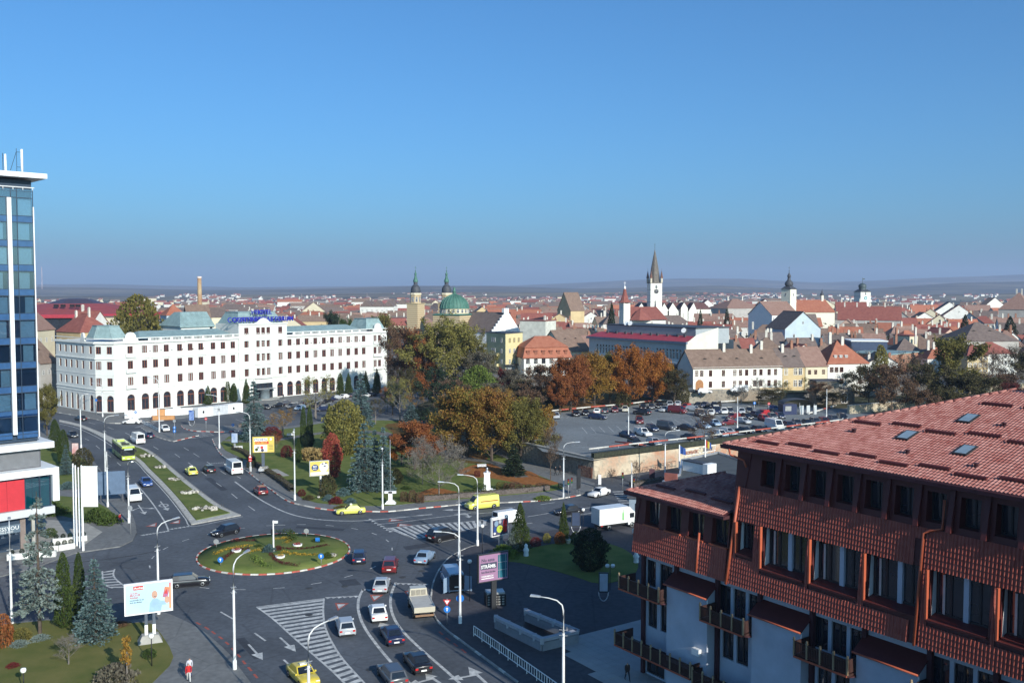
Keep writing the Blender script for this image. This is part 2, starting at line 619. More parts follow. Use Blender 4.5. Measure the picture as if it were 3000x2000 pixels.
tag(MB().prism(MEDGRASS,0.1,0.26).build('median_lawn',M_GRASS),kind='structure')
kerb('median_kerb',mr_,0.8,cols=(2,),h=0.18)
kerb('median_kerb',ml_+[mr_[-1]],0.8,cols=(2,),h=0.18)
slab('pavement_hotel',[(150,1190),(167,1207),(225,1217),(287,1229),(319,1239),(400,1238),(480,1231),(590,1219),(720,1202),(760,1196),(1000,1174),(1135,1152),(1135,1120),(270,1205),(150,1182)])
ISL1=[(412,1253),(445,1273),(473,1285),(508,1293.5),(582,1276),(562,1268),(511,1270),(465,1266),(436,1248)]
slab('traffic_island',ISL1)
kerb('island_kerb',G([(508,1293.5),(582,1276)]),1.2)
kerb('island_kerb',resmooth(G(ISL1[:4]),3),1.2,cols=(2,0))
ISL2=[(531,1247),(540,1256),(571,1263),(605,1264),(645,1266),(700,1262),(720,1250),(650,1247),(600,1243),(560,1239)]
slab('traffic_island',ISL2)
kerb('island_kerb',resmooth(G(ISL2[:6]),3),1.2,cols=(0,1))
kerb('hotel_kerb',resmooth(G([(167,1208),(225,1218),(287,1230),(319,1240),(400,1239),(480,1232)]),3),1.4,cols=(2,0,2,2))
KERB_PLAZA=[(2000,1520),(1850,1530),(1700,1546),(1640,1551),(1560,1564),(1480,1580),(1398,1598),(1374,1604),(1340,1620),(1316,1634),(1295,1657),(1278,1686),(1267,1717),(1263,1751),(1262,1777),(1268,1795),(1281,1818),(1310,1848),(1339,1869),(1400,1914),(1518,2000),(1640,2090),(1900,2290)]
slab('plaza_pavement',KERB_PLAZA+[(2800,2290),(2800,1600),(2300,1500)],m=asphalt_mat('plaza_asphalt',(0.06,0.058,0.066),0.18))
kerb('plaza_kerb',resmooth(G(KERB_PLAZA[6:21]),3),1.2,cols=(2,2,0,2))
M_PAVER=mat('paver_grey',(0.34,0.33,0.32),rough=0.8,var=0.18,scale=0.7,bump=0.15,island=0.6)
LAWN_PLAZA=[(1432,1632),(1490,1622),(1580,1603),(1690,1586),(1760,1590),(1830,1612),(1869,1650),(1850,1690),(1760,1712),(1680,1690),(1600,1668),(1520,1650),(1470,1645)]
slab('lawn_plaza',LAWN_PLAZA,0.18,M_GRASS,smooth=True)
def pavers():
 root=bpy.data.objects.new('plaza_paving',None)
 COL.objects.link(root)
 tag(root,kind='structure')
 from mathutils import geometry as g2
 poly=[Vector((p.x,p.y))for p in G([(1650,1895),(1695,1864),(1886,1816),(2010,1790),(2010,2100),(1900,2100),(1785,2000),(1700,1950)],0.13)]
 o=P(1690,1866)
 ax=(P(1886,1816)-o).normalized()
 ay=Vector((-ax.y,ax.x,0))
 s=1.02
 mb=MB()
 mb.box(-s/2+.012,s/2-.012,-s/2+.012,s/2-.012,0,0.035)
 me=mb.mesh('paver')
 me.materials.append(M_PAVER)
 rz=math.atan2(ax.y,ax.x)
 rest=MB()
 k=0
 for i in range(-12,30):
  for j in range(-45,14):
   c=o+ax*(i+.5)*s+ay*(j+.5)*s
   q=Vector((c.x,c.y))
   inside=False
   n=len(poly)
   for a in range(n):
    p1,p2=poly[a],poly[(a+1)%n]
    if(p1.y>q.y)!=(p2.y>q.y)and q.x<(p2.x-p1.x)*(q.y-p1.y)/(p2.y-p1.y)+p1.x:
     inside=not inside
   if inside:
    k+=1
    if k<=300:
     put('paver',me,root,(c.x,c.y,0.128),rz)
pavers()
TER=[Vector((15.2,176.3,0)),Vector((128,251,0)),Vector((175,268,0)),Vector((190,330,0)),Vector((60,330,0)),Vector((-14,318,0)),Vector((-26,262,0)),Vector((-12,218,0)),Vector((2.6,194.5,0))]
ZL=3.5
tag(MB().prism([(p.x,p.y)for p in TER],-0.05,ZL).build('car_park_terrace',M_LAND),kind='structure')
LOT=[(1738,1349),(1590,1322),(1560,1300),(1590,1240),(1602,1212),(1745,1197),(1840,1189),(1922,1178),(2025,1177),(2160,1180),(2330,1190),(2440,1196),(2520,1195),(2560,1210),(2480,1232),(2300,1262),(2080,1292)]
lot=MB().sheet([tuple(P(u,v,ZL+0.02))for u,v in LOT]).build('car_park',M_ROAD2)
tag(lot,kind='structure')
LAWN_UP=[(1540,1285),(1580,1240),(1598,1209),(1745,1194),(1840,1186),(1922,1175),(2023,1174),(2023,1160),(1900,1130),(1700,1120),(1500,1150),(1450,1210),(1470,1260)]
tag(MB().sheet([tuple(P(u,v,ZL+0.03))for u,v in LAWN_UP]).build('lawn_upper_park',M_DRY),kind='structure')
ZT=6.4
OLD=[P(1970,1181,ZL),P(2018,1180,ZL),P(2110,1177,ZL),P(2210,1172,ZL),P(2330,1166,ZL),P(2600,1158,ZL)]
poly=[(p.x,p.y)for p in OLD]+[(300,330),(900,700),(1100,1500),(-500,1500),(-420,560),(-110,445),(-32,378),(-24,318),(30,306)]
tag(MB().prism(poly,-0.05,ZT).build('old_town_ground',mat('old_town_paving',(0.16,0.15,0.14),rough=0.9,var=0.3,scale=0.05)),kind='structure')
# ------ painted markings, every stripe its own piece
ZM=0.005
MARK=bpy.data.objects.new('road_markings',None)
COL.objects.link(MARK)
tag(MARK,kind='structure')
def stripe(pts,w,name='stripe',z=ZM,m=None,dense=True):
 mb=MB()
 pts=[Vector(p)for p in pts]
 ribbon(mb,pts,w,z)
 return mb.build(name,m or M_WHITE,MARK)
def dash(u0,v0,u1,v1,w=0.15,name='lane_dash'):
 return stripe([P(u0,v0),P(u1,v1)],w,name)
def line(pts,w=0.16,name='edge_line',n=4):
 return stripe(resmooth(G(pts),n),w,name)
def patch(pts,name,m=None,z=ZM):
 poly=G(pts,z)
 return MB().sheet([tuple(p)for p in poly]).build(name,m or M_WHITE,MARK)
line([(175,1241),(230,1255),(290,1283),(340,1314),(397,1352),(425,1382),(456,1413),(488,1448),(517,1484),(543,1519),(562,1541),(640,1527),(712,1512)],0.18)
for a in[(249,1284,261,1290),(281,1304.5,292,1314),(314,1331,325,1338),(343,1354,354,1363),(215,1264,226,1270)]:
 dash(*a)
line([(396,1414),(430,1452),(457,1488),(478,1520),(489,1541),(494,1556)],0.22)
for u0,v0,u1,v1,n in[(416,1567,496,1554,8),(499,1549,558,1540,5)]:
 for k in range(n):
  t=(k+.35)/n
  a=P(u0+(u1-u0)*t,v0+(v1-v0)*t)
  MB().sheet([(a.x-.35,a.y-.3,ZM),(a.x+.35,a.y-.3,ZM),(a.x,a.y+.38,ZM)]).build('yield_tooth',M_WHITE,MARK)
for a in[(449,1307,464,1316),(512,1329,527,1339),(551,1354,566,1365),(591,1382,606,1393),(633,1413,649,1424),(678,1445,695,1459),(728,1482,747,1495),(538,1310,553,1319),(566,1327,584,1338),(606,1352,621,1362),(646,1379,662,1389),(695,1395,705,1400),(260,1237,279,1242),(315,1251,333,1257),(367,1267,381,1274)]:
 dash(*a)
line([(688,1410),(740,1448),(790,1478),(840,1501),(892,1515),(960,1523),(1040,1525),(1120,1520),(1190,1513),(1265,1505)],0.30)
for k in range(8):
 dash(618+k*5.0,1357-k*0.35,621+k*5.0,1356.7-k*0.35,0.4,'yield_dash')
line([(1105,1535),(1180,1528),(1270,1516),(1360,1506),(1450,1500)],0.2)
for k in range(8):
 a=P(1085+k*8.5,1521+k*5.0)
 MB().sheet([(a.x-.25,a.y-.45,ZM),(a.x-.25,a.y+.45,ZM),(a.x+.45,a.y,ZM)]).build('yield_tooth',M_WHITE,MARK)
for a in[(1200,1512,1268,1507),(1330,1505,1400,1500),(1464,1487,1510,1484),(1583,1477,1626,1471),(1545,1513,1622,1500),(1700,1490,1770,1480),(1660,1513,1745,1500),(1524,1535,1560,1531)]:
 dash(*a,0.2)
RD=15.6
for k in range(22):
 t=2*math.pi*k/22+0.09
 a=Vector((C0.x+RD*math.cos(t),C0.y+RD*math.sin(t),0))
 b=Vector((C0.x+RD*math.cos(t+.085),C0.y+RD*math.sin(t+.085),0))
 c=Vector((C0.x+(RD)*math.cos(t+.17),C0.y+(RD)*math.sin(t+.17),0))
 if k in(13,14):
  continue
 stripe([a,b],0.16,'lane_dash')
def hatch(outline,ta,tb,na,name='hatch_stripe',w=0.45,border=0.2,skew=0.0):
 """hatched island: outline px polygon, stripes between side ta (list) and tb (list)"""
 A,B=resmooth(G(ta),4),resmooth(G(tb),4)
 la,lb=arclen(A),arclen(B)
 for k in range(na):
  t=(k+.5)/na
  a,b=along(A,la[-1]*t,la),along(B,lb[-1]*min(1,max(0,t+skew)),lb)
  stripe([a,b],w,name)
 stripe(A,border,'hatch_border',ZM+0.004)
 stripe(B,border,'hatch_border',ZM+0.004)
hatch(None,[(752,1777),(800,1812),(860,1866),(920,1918),(975,1966),(1020,2010),(1100,2085)],[(949,1752),(947,1790),(952,1832),(968,1872),(998,1921),(1040,1970),(1130,2066)],27,w=0.62,skew=0.0)
stripe([P(752,1777),P(949,1752)],0.22,'hatch_border')
for a in range(6):
 q=P(961+a*16.5,1750.5-a*0.8)
 MB().sheet([(q.x-.4,q.y+.3,ZM),(q.x+.4,q.y+.3,ZM),(q.x,q.y-.35,ZM)]).build('yield_tooth',M_WHITE,MARK)
line([(1064,1724),(1052,1750),(1049,1778),(1056,1810),(1072,1843),(1095,1876),(1130,1920),(1200,2000)],0.30)
line([(1160,1705),(1149,1730),(1144,1758),(1147,1788),(1160,1820),(1185,1853),(1230,1897),(1290,1949),(1345,1998),(1400,2050)],0.30)
for u0,v0,n in[(1066,1727,5),(1166,1709,6)]:
 for k in range(n):
  q=P(u0+k*16.0,v0+k*0.5)
  MB().sheet([(q.x-.4,q.y+.3,ZM),(q.x+.4,q.y+.3,ZM),(q.x,q.y-.35,ZM)]).build('yield_tooth',M_WHITE,MARK)
for a in[(646,1791,683,1812),(746,1853,778,1876),(831,1931,852,1950)]:
 dash(*a,0.2)
hatch(None,[(1136,1546),(1200,1540),(1280,1533),(1360,1528),(1430,1522)],[(1212,1578),(1250,1572),(1310,1562),(1370,1550),(1428,1536)],16,w=0.5,skew=-0.02)
stripe([P(1136,1546),P(1212,1578)],0.2,'hatch_border')
dash(1288,1588,1333,1578,0.2)
hatch(None,[(336,1666),(332,1682),(340,1696),(360,1712),(376,1722)],[(300,1672),(300,1686),(302,1700),(306,1712),(330,1722)],7,w=0.42)
for k in range(5):
 dash(545+k*3,1272+k*3.0,610+k*4,1262+k*3.0,0.35,'zebra_stripe')
for k in range(4):
 dash(395+k*8,1252-k*3.0,440+k*6,1247-k*3.2,0.35,'zebra_stripe')
for k in range(8):
 dash(1795+k*4,1440+k*6.5,1895+k*4,1436+k*7.0,0.5,'zebra_stripe')
def arrow(u0,v0,u1,v1,kind='straight',w=0.22,s=1.0):
 """road arrow pointing from (u0, v0) towards (u1, v1)"""
 a,b=P(u0,v0),P(u1,v1)
 d=(b-a)
 L=d.length
 d.normalize()
 n=Vector((-d.y,d.x,0))
 z=Vector((0,0,ZM))
 mb=MB()
 hd=min(1.9*s,L*0.45)
 q=b-d*hd
 mb.sheet([a+n*w/2+z,a-n*w/2+z,q-n*w/2+z,q+n*w/2+z])
 mb.sheet([q+n*.55*s+z,q-n*.55*s+z,b+z])
 if kind=='split':
  for sg in(1,-1):
   m0=a+d*(L*.3)
   e=m0+(d+n*sg).normalized()*1.8*s
   t=(d+n*sg).normalized()
   tn=Vector((-t.y,t.x,0))
   mb.sheet([m0+tn*w/2+z*1.6,m0-tn*w/2+z*1.6,e-tn*w/2+z*1.6,e+tn*w/2+z*1.6])
   mb.sheet([e+tn*.5*s+z*1.6,e-tn*.5*s+z*1.6,e+t*1.1*s+z*1.6])
 if kind=='left':
  t=n
  e=q
  mb.sheet([e+z*1.6,e-d*w+z*1.6,e-d*w+t*1.3*s+z*1.6,e+t*1.3*s+z*1.6])
  mb.sheet([e+t*1.3*s+d*.45*s+z*1.6,e+t*1.3*s-d*.6*s+z*1.6,e+t*2.3*s+z*1.6])
 if kind=='ring':
  c=a+d*(L*.45)
  rin,rout=.55*s,.8*s
  for k in range(14):
   t0,t1=math.pi*2*k/14,math.pi*2*(k+1)/14
   mb.sheet([c+(d*math.cos(t0)*1.6+n*math.sin(t0))*rin+z*1.6,c+(d*math.cos(t0)*1.6+n*math.sin(t0))*rout+z*1.6,c+(d*math.cos(t1)*1.6+n*math.sin(t1))*rout+z*1.6,c+(d*math.cos(t1)*1.6+n*math.sin(t1))*rin+z*1.6])
 return mb.build('road_arrow',M_WHITE,MARK)
arrow(820,1866,867,1908)
arrow(728,1886,770,1932)
arrow(405,1478,425,1506,'split')
arrow(470,1468,492,1495,'ring')
arrow(1140,1845,1113,1822,'straight',0.3,1.2)
arrow(1290,2000,1246,1972,'left',0.3,1.1)
arrow(1425,2000,1372,1952,'left',0.3,1.2)
arrow(1365,1493,1295,1493,'straight',0.3,1.3)
arrow(1410,1503,1330,1507,'left',0.25,1.1)
M_MR=mat('road_paint_red',(0.42,0.09,0.06),rough=0.8,col2=(0.25,0.07,0.05),scale=2)
for u,v,s in[(1100,1749,1),(997,1774,1),(1201,1738,1),(449,1537,-1),(518,1528,-1),(1155,1523,0),(1180,1537,0)]:
 c=P(u,v)
 for k,(r,mm,z)in enumerate([(1.0,M_MR,ZM),(.62,M_WHITE,ZM+.004)]):
  if s==0:
   q=[(c.x-r*.8,c.y-r,z),(c.x-r*.8,c.y+r,z),(c.x+r*1.5,c.y,z)]
  else:
   q=[(c.x-r*.8,c.y+s*r,z),(c.x+r*.8,c.y+s*r,z),(c.x,c.y-s*r*1.5,z)]
  MB().sheet(q).build('yield_triangle',mm,MARK)
for a in[(575,1822,588,1829),(600,1835,612,1843),(620,1848,631,1856),(641,1863,652,1871),(661,1879,670,1887),(679,1897,687,1905),(695,1915,704,1924),(711,1934,719,1944),(727,1953,737,1964),(744,1973,754,1985),(1287,1849,1297,1858),(1306,1867,1318,1876),(1329,1883,1340,1892),(1352,1900,1365,1911)]:
 stripe([P(a[0],a[1]),P(a[2],a[3])],0.22,'faded_dash',m=M_MR)
def bay(u0,v0,u1,v1):
 mb=MB()
 ribbon(mb,[P(u0,v0,ZL),P(u1,v1,ZL)],0.12,ZL+0.026)
 mb.build('bay_line',M_WHITE,MARK)
for k in range(7):
 bay(1705+k*25.4,1252-k*1.0,1721+k*25.8,1270-k*1.7)
for k in range(8):
 bay(1861+k*23,1235.5-k*1.3,1880+k*24,1252-k*1.8)
for k in range(6):
 bay(2095+k*22,1213-k*1.5,2115+k*22,1224-k*1.6)
for k in range(9):
 bay(1640+k*20,1226-k*1.5,1650+k*20,1219-k*1.5)
for k in range(6):
 bay(1655+k*13,1292+k*5.5,1710+k*13,1294+k*5.5)
for u in range(0,9):
 dash(690+u*17,1228-u*2.0,716+u*17,1236-u*2.0,0.14,'bay_line')
M_IRON=mat('manhole_iron',(0.05,0.048,0.045),rough=0.6,var=0.3,scale=6)
M_FRESH=asphalt_mat('patch_asphalt',(0.045,0.05,0.06),0.2)
for i,(u,v)in enumerate([(640,1535),(905,1722),(1010,1716),(720,1600),(1200,1630),(1236,1672),(905,1800),(840,1480),(560,1430),(470,1330),(1085,1960),(1180,1690)]):
 p=P(u,v)
 MB().lathe([(.42,.004),(.42,.012),(.38,.014)],16,(p.x,p.y,0)).build('manhole_cover',M_IRON,MARK)
for pts in[[(455,1690),(520,1684),(540,1692),(470,1699)],[(990,1700),(1040,1694),(1060,1712),(1008,1716)],[(690,1870),(716,1866),(770,1925),(745,1930)],[(600,1400),(618,1398),(668,1434),(648,1437)],[(1180,1600),(1250,1590),(1262,1600),(1190,1611)],[(870,1540),(1010,1548),(1005,1554),(865,1546)]]:
 patch(pts,'repair_patch',M_FRESH,0.003)
 # ------ building helpers
def glassmat(name,col,rough=0.06,spec=0.9,var=0.25):
 return mat(name,col,rough=rough,var=var,scale=0.4,spec=spec,detail=2)
M_GLASS=glassmat('window_glass',(0.02,0.025,0.035))
M_CURT=mat('window_curtain',(0.30,0.30,0.29),rough=0.35,var=0.3,scale=0.9,spec=0.6)
M_WOODFR=mat('window_brown',(0.13,0.045,0.028),rough=0.6,var=0.2)
M_WFR=mat('window_white',(0.62,0.62,0.6),rough=0.6,var=0.1)
M_DFR=mat('window_dark',(0.035,0.03,0.03),rough=0.6,var=0.1)
M_STUC=mat('stucco_white',(0.63,0.64,0.60),rough=0.85,var=0.07,scale=0.5,bump=0.1,detail=8)
M_TRIM=mat('stucco_trim',(0.67,0.68,0.64),rough=0.8,var=0.06)
M_ZINC=mat('zinc_green',(0.22,0.31,0.31),rough=0.55,var=0.2,scale=0.8,spec=0.5)
M_SLATE=mat('slate_dark',(0.055,0.06,0.07),rough=0.6,var=0.25,scale=1.0)
M_METAL=mat('galvanised',(0.5,0.51,0.52),rough=0.4,var=0.1,metal=0.6)
M_BLACK=mat('black_paint',(0.015,0.015,0.018),rough=0.5,var=0.2)
M_WPAINT=mat('white_paint',(0.78,0.78,0.76),rough=0.5,var=0.06,scale=2)
def holes(mb,W,z0,z1,ops,rec=0.2,y=0.0):
 """a wall in the plane y with real openings and reveals; ops = (x centre, z bottom, w, h, arched)"""
 xs=sorted(set([0.0,W]+[o[0]-o[2]/2 for o in ops]+[o[0]+o[2]/2 for o in ops]))
 zs=sorted(set([z0,z1]+[o[1]for o in ops]+[o[1]+o[3]for o in ops]))
 for i in range(len(xs)-1):
  run=None
  for j in range(len(zs)-1):
   cx,cz=(xs[i]+xs[i+1])/2,(zs[j]+zs[j+1])/2
   hit=any(abs(cx-o[0])<o[2]/2 and o[1]<cz<o[1]+o[3]for o in ops)
   if not hit:
    if run is None:
     run=zs[j]
   if(hit or j==len(zs)-2)and run is not None:
    top=zs[j]if hit else zs[j+1]
    mb.add([(xs[i],y,run),(xs[i+1],y,run),(xs[i+1],y,top),(xs[i],y,top)],[(0,1,2,3)])
    run=None
 for xc,zb,w,h,ar in ops:
  a,b,t=xc-w/2,xc+w/2,zb+h
  q=y+rec
  if ar:
   r=w/2
   zc=t-r
   pts=[(xc-r*math.cos(math.pi*k/10),zc+r*math.sin(math.pi*k/10))for k in range(11)]
   for k in range(5):
    mb.add([(a,y,t),(pts[k][0],y,pts[k][1]),(pts[k+1][0],y,pts[k+1][1])],[(0,1,2)])
    mb.add([(b,y,t),(pts[k+5][0],y,pts[k+5][1]),(pts[k+6][0],y,pts[k+6][1])],[(0,1,2)])
   for k in range(10):
    mb.add([(pts[k][0],y,pts[k][1]),(pts[k][0],q,pts[k][1]),(pts[k+1][0],q,pts[k+1][1]),(pts[k+1][0],y,pts[k+1][1])],[(0,1,2,3)])
   t=zc
  else:
   mb.add([(a,y,t),(a,q,t),(b,q,t),(b,y,t)],[(0,1,2,3)])
  mb.add([(a,y,zb),(b,y,zb),(b,q,zb),(a,q,zb)],[(0,1,2,3)])
  mb.add([(a,y,zb),(a,q,zb),(a,q,t),(a,y,t)],[(0,1,2,3)])
  mb.add([(b,y,zb),(b,y,t),(b,q,t),(b,q,zb)],[(0,1,2,3)])
 return mb
WIN={}
def win_mesh(style,frame_m,pane_m,bars='cross',arch=False,fw=0.1):
 """unit window (width 1, height 1, origin bottom centre, looks along -y): frame mesh and pane mesh"""
 if style in WIN:
  return WIN[style]
 mb=MB()
 d=0.05
 def bar(x0,x1,z0,z1,dd=d):
  mb.box(x0,x1,-dd,0.03,z0,z1)
 if arch:
  r=0.5
  pts=[(-r*math.cos(math.pi*k/12),0.72+0.28*math.sin(math.pi*k/12))for k in range(13)]
  for k in range(12):
   (xa,za),(xb,zb)=pts[k],pts[k+1]
   s=0.86
   mb.add([(xa,-d,za),(xb,-d,zb),(xb*s,-d,.72+(zb-.72)*s),(xa*s,-d,.72+(za-.72)*s)],[(0,1,2,3)])
  bar(-.5,-.5+fw,0,.72);bar(.5-fw,.5,0,.72);bar(-.5+fw,.5-fw,0,.04);bar(-.5+fw,.5-fw,.66,.74,d+.02)
  bar(-.03,.03,.04,.66)
 else:
  bar(-.5,-.5+fw,0,1);bar(.5-fw,.5,0,1);bar(-.5+fw,.5-fw,0,.05);bar(-.5+fw,.5-fw,.95,1)
  if bars in('cross','mull','wide'):
   w=.11 if bars=='wide' else .045
   bar(-w,w,.05,.95)
  if bars in('cross',):
   bar(-.5+fw,-.045,.64,.69);bar(.045,.5-fw,.64,.69)
 f=mb.mesh('window_'+style)
 f.materials.append(frame_m)
 mb=MB()
 if arch:
  mb.add([(-.49,0.02,.01),(.49,.02,.01)]+[(.49*math.cos(math.pi*k/12),0.02,0.72+0.275*math.sin(math.pi*k/12))for k in range(13)],[tuple(range(15))])
 else:
  mb.add([(-.49,.02,.01),(.49,.02,.01),(.49,.02,.99),(-.49,.02,.99)],[(0,1,2,3)])
 p=mb.mesh('pane_'+style)
 p.materials.append(pane_m)
 WIN[style]=(f,p)
 return WIN[style]
def win(parent,style,x,y,z,w,h,rz=0.0,name='window',pane=True):
 f,p=WIN[style]
 o=put(name,f,parent,(x,y,z),rz,(w,1,h))
 if pane:
  put('pane',p,o)
 return o
win_mesh('brown',M_WOODFR,M_GLASS,'wide',fw=0.16)
win_mesh('brown_pale',M_WOODFR,M_CURT,'wide',fw=0.16)
win_mesh('arch',M_WOODFR,M_GLASS,arch=True,fw=0.09)
win_mesh('white',M_WFR,M_GLASS,'cross',fw=0.12)
win_mesh('woodcross',M_WOODFR,M_GLASS,'cross',fw=0.13)
win_mesh('dark',M_DFR,M_GLASS,'mull',fw=0.06)
win_mesh('darkarch',M_WFR,M_GLASS,arch=True,fw=0.12)
win_mesh('plain',M_DFR,M_GLASS,None,fw=0.05)
def lettering(s,size,m,parent,loc,rot,ext=0.05,name='lettering',align='CENTER',sx=1.0,bold=0.0):
 cu=bpy.data.curves.new('lettering','FONT')
 cu.body=s
 cu.size=size
 cu.extrude=ext
 cu.offset=bold
 cu.align_x=align
 cu.resolution_u=2
 cu.materials.append(m)
 tmp=bpy.data.objects.new('text_source',cu)
 COL.objects.link(tmp)
 me=bpy.data.meshes.new_from_object(tmp)
 bpy.data.objects.remove(tmp)
 o=bpy.data.objects.new(name,me)
 COL.objects.link(o)
 o.parent=parent
 o.location=loc
 o.rotation_euler=rot
 o.scale=(sx,1,1)
 return o
 # ------ the long white hotel
def hotel():
 A,B=P(406,1204),P(1134,1133)
 d=(B-A)
 L=d.length
 rz=math.atan2(d.y,d.x)
 h=thing('hotel','long white four-storey hotel with arcaded ground floor and blue roof lettering','hotel',A,rz)
 ZC,ZP=20.1,21.35
 x0=-7.0
 off=-x0
 cols=[-2.15,2.16,5.51,8.92,13.17,16.61,20.11,24.26,27.67,31.14,35.77,40.01,41.9,43.82,48.36,52.19,55.56,58.97,62.52,66.05,69.42,72.91,76.47,79.93,83.28,88.42,90.47]
 ops,wins=[],[]
 for x in cols:
  for z in(8.85-1.15,13.55-1.15,17.95-1.1):
   wd=1.35 if x in(40.01,41.9,43.82,88.42,90.47)else 1.6
   hh=2.35 if z<16 else 2.1
   ops.append((x+off,z,wd,hh,False))
   wins.append((x,z,wd,hh,0))
  if x in(40.01,43.82,88.42):
   continue
  if x==41.9:
   ops.append((x+off,0.25,7.2,4.9,False))
   continue
  xx=89.45 if x==90.47 else x
  ops.append((xx+off,0.35,2.25,4.75,True))
  wins.append((xx,0.35,2.25,4.75,1))
 mb=MB()
 holes(mb,L+off,0.0,ZC,ops,0.28)
 mb.v=[(v[0]-off,v[1],v[2])for v in mb.v]
 ex,ey=Vector((math.cos(rz),math.sin(rz),0)),Vector((-math.sin(rz),math.cos(rz),0))
 def loc(w):
  q=Vector((w[0],w[1],0))-Vector((A.x,A.y,0))
  return Vector((q.dot(ex),q.dot(ey),0))
 c1,c2,c3=loc((-118.6,271.2)),loc((-122.6,274.4)),loc((-137.5,287.6))
 segs=[(Vector((x0,0,0)),c1,[1.3,4.6],1.6),(c1,c2,[2.5],1.5),(c2,c3,[2.0,6.0,9.6,13.2,17.0],1.35)]
 for a,b,xs,wd in segs:
  dd=a-b
  W=dd.length
  ang=math.atan2(dd.y,dd.x)
  so=[]
  for x in xs:
   for z in(7.7,12.4,16.85):
    so.append((x,z,wd,2.3 if z<16 else 2.1,False))
   so.append((x,0.35,2.0 if wd>1.4 else 1.5,4.7,True))
  m2=MB()
  so2=[(W-o[0],*o[1:])for o in so]
  holes(m2,W,0.0,ZC,so2,0.28)
  ca,sa=math.cos(ang),math.sin(ang)
  o0=len(mb.v)
  mb.v+=[(b.x+v[0]*ca-v[1]*sa,b.y+v[0]*sa+v[1]*ca,v[2])for v in m2.v]
  mb.f+=[tuple(i+o0 for i in f)for f in m2.f]
  mb.m+=m2.m
  mb.fs+=m2.fs
  for o in so2:
   q=Vector((b.x+o[0]*ca-0.2*sa,b.y+o[0]*sa+0.2*ca,0))
   wins.append((q.x,o[1],o[2],o[3],1 if o[4]else 0,q.y,ang))
 back=15.0
 e1,e2=Vector((L,0,0)),Vector((L,back,0))
 cb=c3+Vector((back*0.9,8,0))
 ring=[e1,e2,Vector((c2.x+16,back,0)),Vector((c3.x+15.5,c3.y+2,0)),c3]
 for a,b in zip(ring,ring[1:]):
  mb.add([(a.x,a.y,0),(b.x,b.y,0),(b.x,b.y,ZC),(a.x,a.y,ZC)],[(0,1,2,3)])
 out=[Vector((x0,0,0)),e1,e2,ring[2],ring[3],c3,c2,c1]
 mb.add([(p.x,p.y,ZC-0.02)for p in out],[tuple(range(len(out)))])
 mb.build('wall',M_STUC,h)
 rr=random.Random(3)
 for w in wins:
  arch=w[4]==1
  y,a=(0.2,0.0)if len(w)==5 else(w[5],w[6])
  st='arch' if arch else('brown_pale' if rr.random()<.35 else 'brown')
  win(h,st,w[0],y,w[1],w[2],w[3],a)
 line_=[c3,c2,c1,Vector((x0,0,0)),e1,e2]
 def course(name,z0,z1,proj,m=M_TRIM):
  mbx=MB()
  for a,b in zip(line_,line_[1:]):
   dd=(b-a).normalized()
   n=Vector((dd.y,-dd.x,0))
   q=[a-dd*proj*.4,b+dd*proj*.4]
   mbx.add([(q[0]+n*proj).to_tuple()[:2]+(z0,),(q[1]+n*proj).to_tuple()[:2]+(z0,),(q[1]+n*proj).to_tuple()[:2]+(z1,),(q[0]+n*proj).to_tuple()[:2]+(z1,),(q[0]-n*.05).to_tuple()[:2]+(z0,),(q[1]-n*.05).to_tuple()[:2]+(z0,),(q[1]-n*.05).to_tuple()[:2]+(z1,),(q[0]-n*.05).to_tuple()[:2]+(z1,)],[(0,1,2,3),(3,2,6,7),(1,0,4,5),(0,3,7,4),(1,5,6,2)])
  return mbx.build(name,m,h)
 course('string_course',5.75,6.0,0.14)
 course('string_course',6.55,6.85,0.2)
 course('string_course',15.35,15.65,0.28)
 course('string_course',10.9,11.05,0.1)
 course('cornice',ZC-0.35,ZC,0.5)
 course('parapet',ZC+0.02,ZC+0.3,0.3)
 course('parapet',ZP-0.2,ZP,0.32)
 bal=MB().box(-.45,.45,-.12,.12,0,.9).mesh('baluster_pier')
 bal.materials.append(M_TRIM)
 bs=MB()
 for k in range(7):
  bs.box(-1.35+k*.45-.07,-1.35+k*.45+.07,-.07,.07,0,.84)
 bs=bs.mesh('baluster_run')
 bs.materials.append(M_TRIM)
 for x in[3.8+3.42*k for k in range(9)]+[53.9+3.43*k for k in range(9)]:
  put('parapet_pier',bal,h,(x,-0.05,ZC+0.28))
  put('balustrade',bs,h,(x+1.7,-0.05,ZC+0.29))
 pil=MB().box(-.28,.28,-.1,.02,6.9,15.3).mesh('pilaster')
 pil.materials.append(M_TRIM)
 for a,b in zip(cols[1:],cols[2:]):
  if b-a>3 and b-a<5:
   put('pilaster',pil,h,((a+b)/2,0,0))
 hood=MB().box(-1.05,1.05,-.16,.02,0,.13).mesh('window_hood')
 hood.materials.append(M_TRIM)
 sill=MB().box(-.98,.98,-.14,.02,-.12,0).mesh('window_sill')
 sill.materials.append(M_TRIM)
 for x in cols:
  for z in(7.7,12.4):
   put('window_hood',hood,h,(x,0,z+2.62))
   put('window_sill',sill,h,(x,0,z-.02))
 def balcony(x,w,z,name='balcony'):
  m=MB()
  m.box(x-w/2,x+w/2,-.75,.02,z-0.18,z)
  m.box(x-w/2,x+w/2,-.75,-.6,z,z+.85)
  m.box(x-w/2,x-w/2+.15,-.6,.02,z,z+.85)
  m.box(x+w/2-.15,x+w/2,-.6,.02,z,z+.85)
  m.build(name,M_TRIM,h)
 for z in(6.9,11.45,15.95):
  balcony(41.9,6.4,z)
  balcony(-2.15,3.0,z)
  balcony(89.45,3.9,z)
 c=MB()
 cops=[(x-33.0,20.95,1.35 if 39<x<44 else 1.55,2.2,False)for x in(35.77,40.01,41.9,43.82,48.36)]
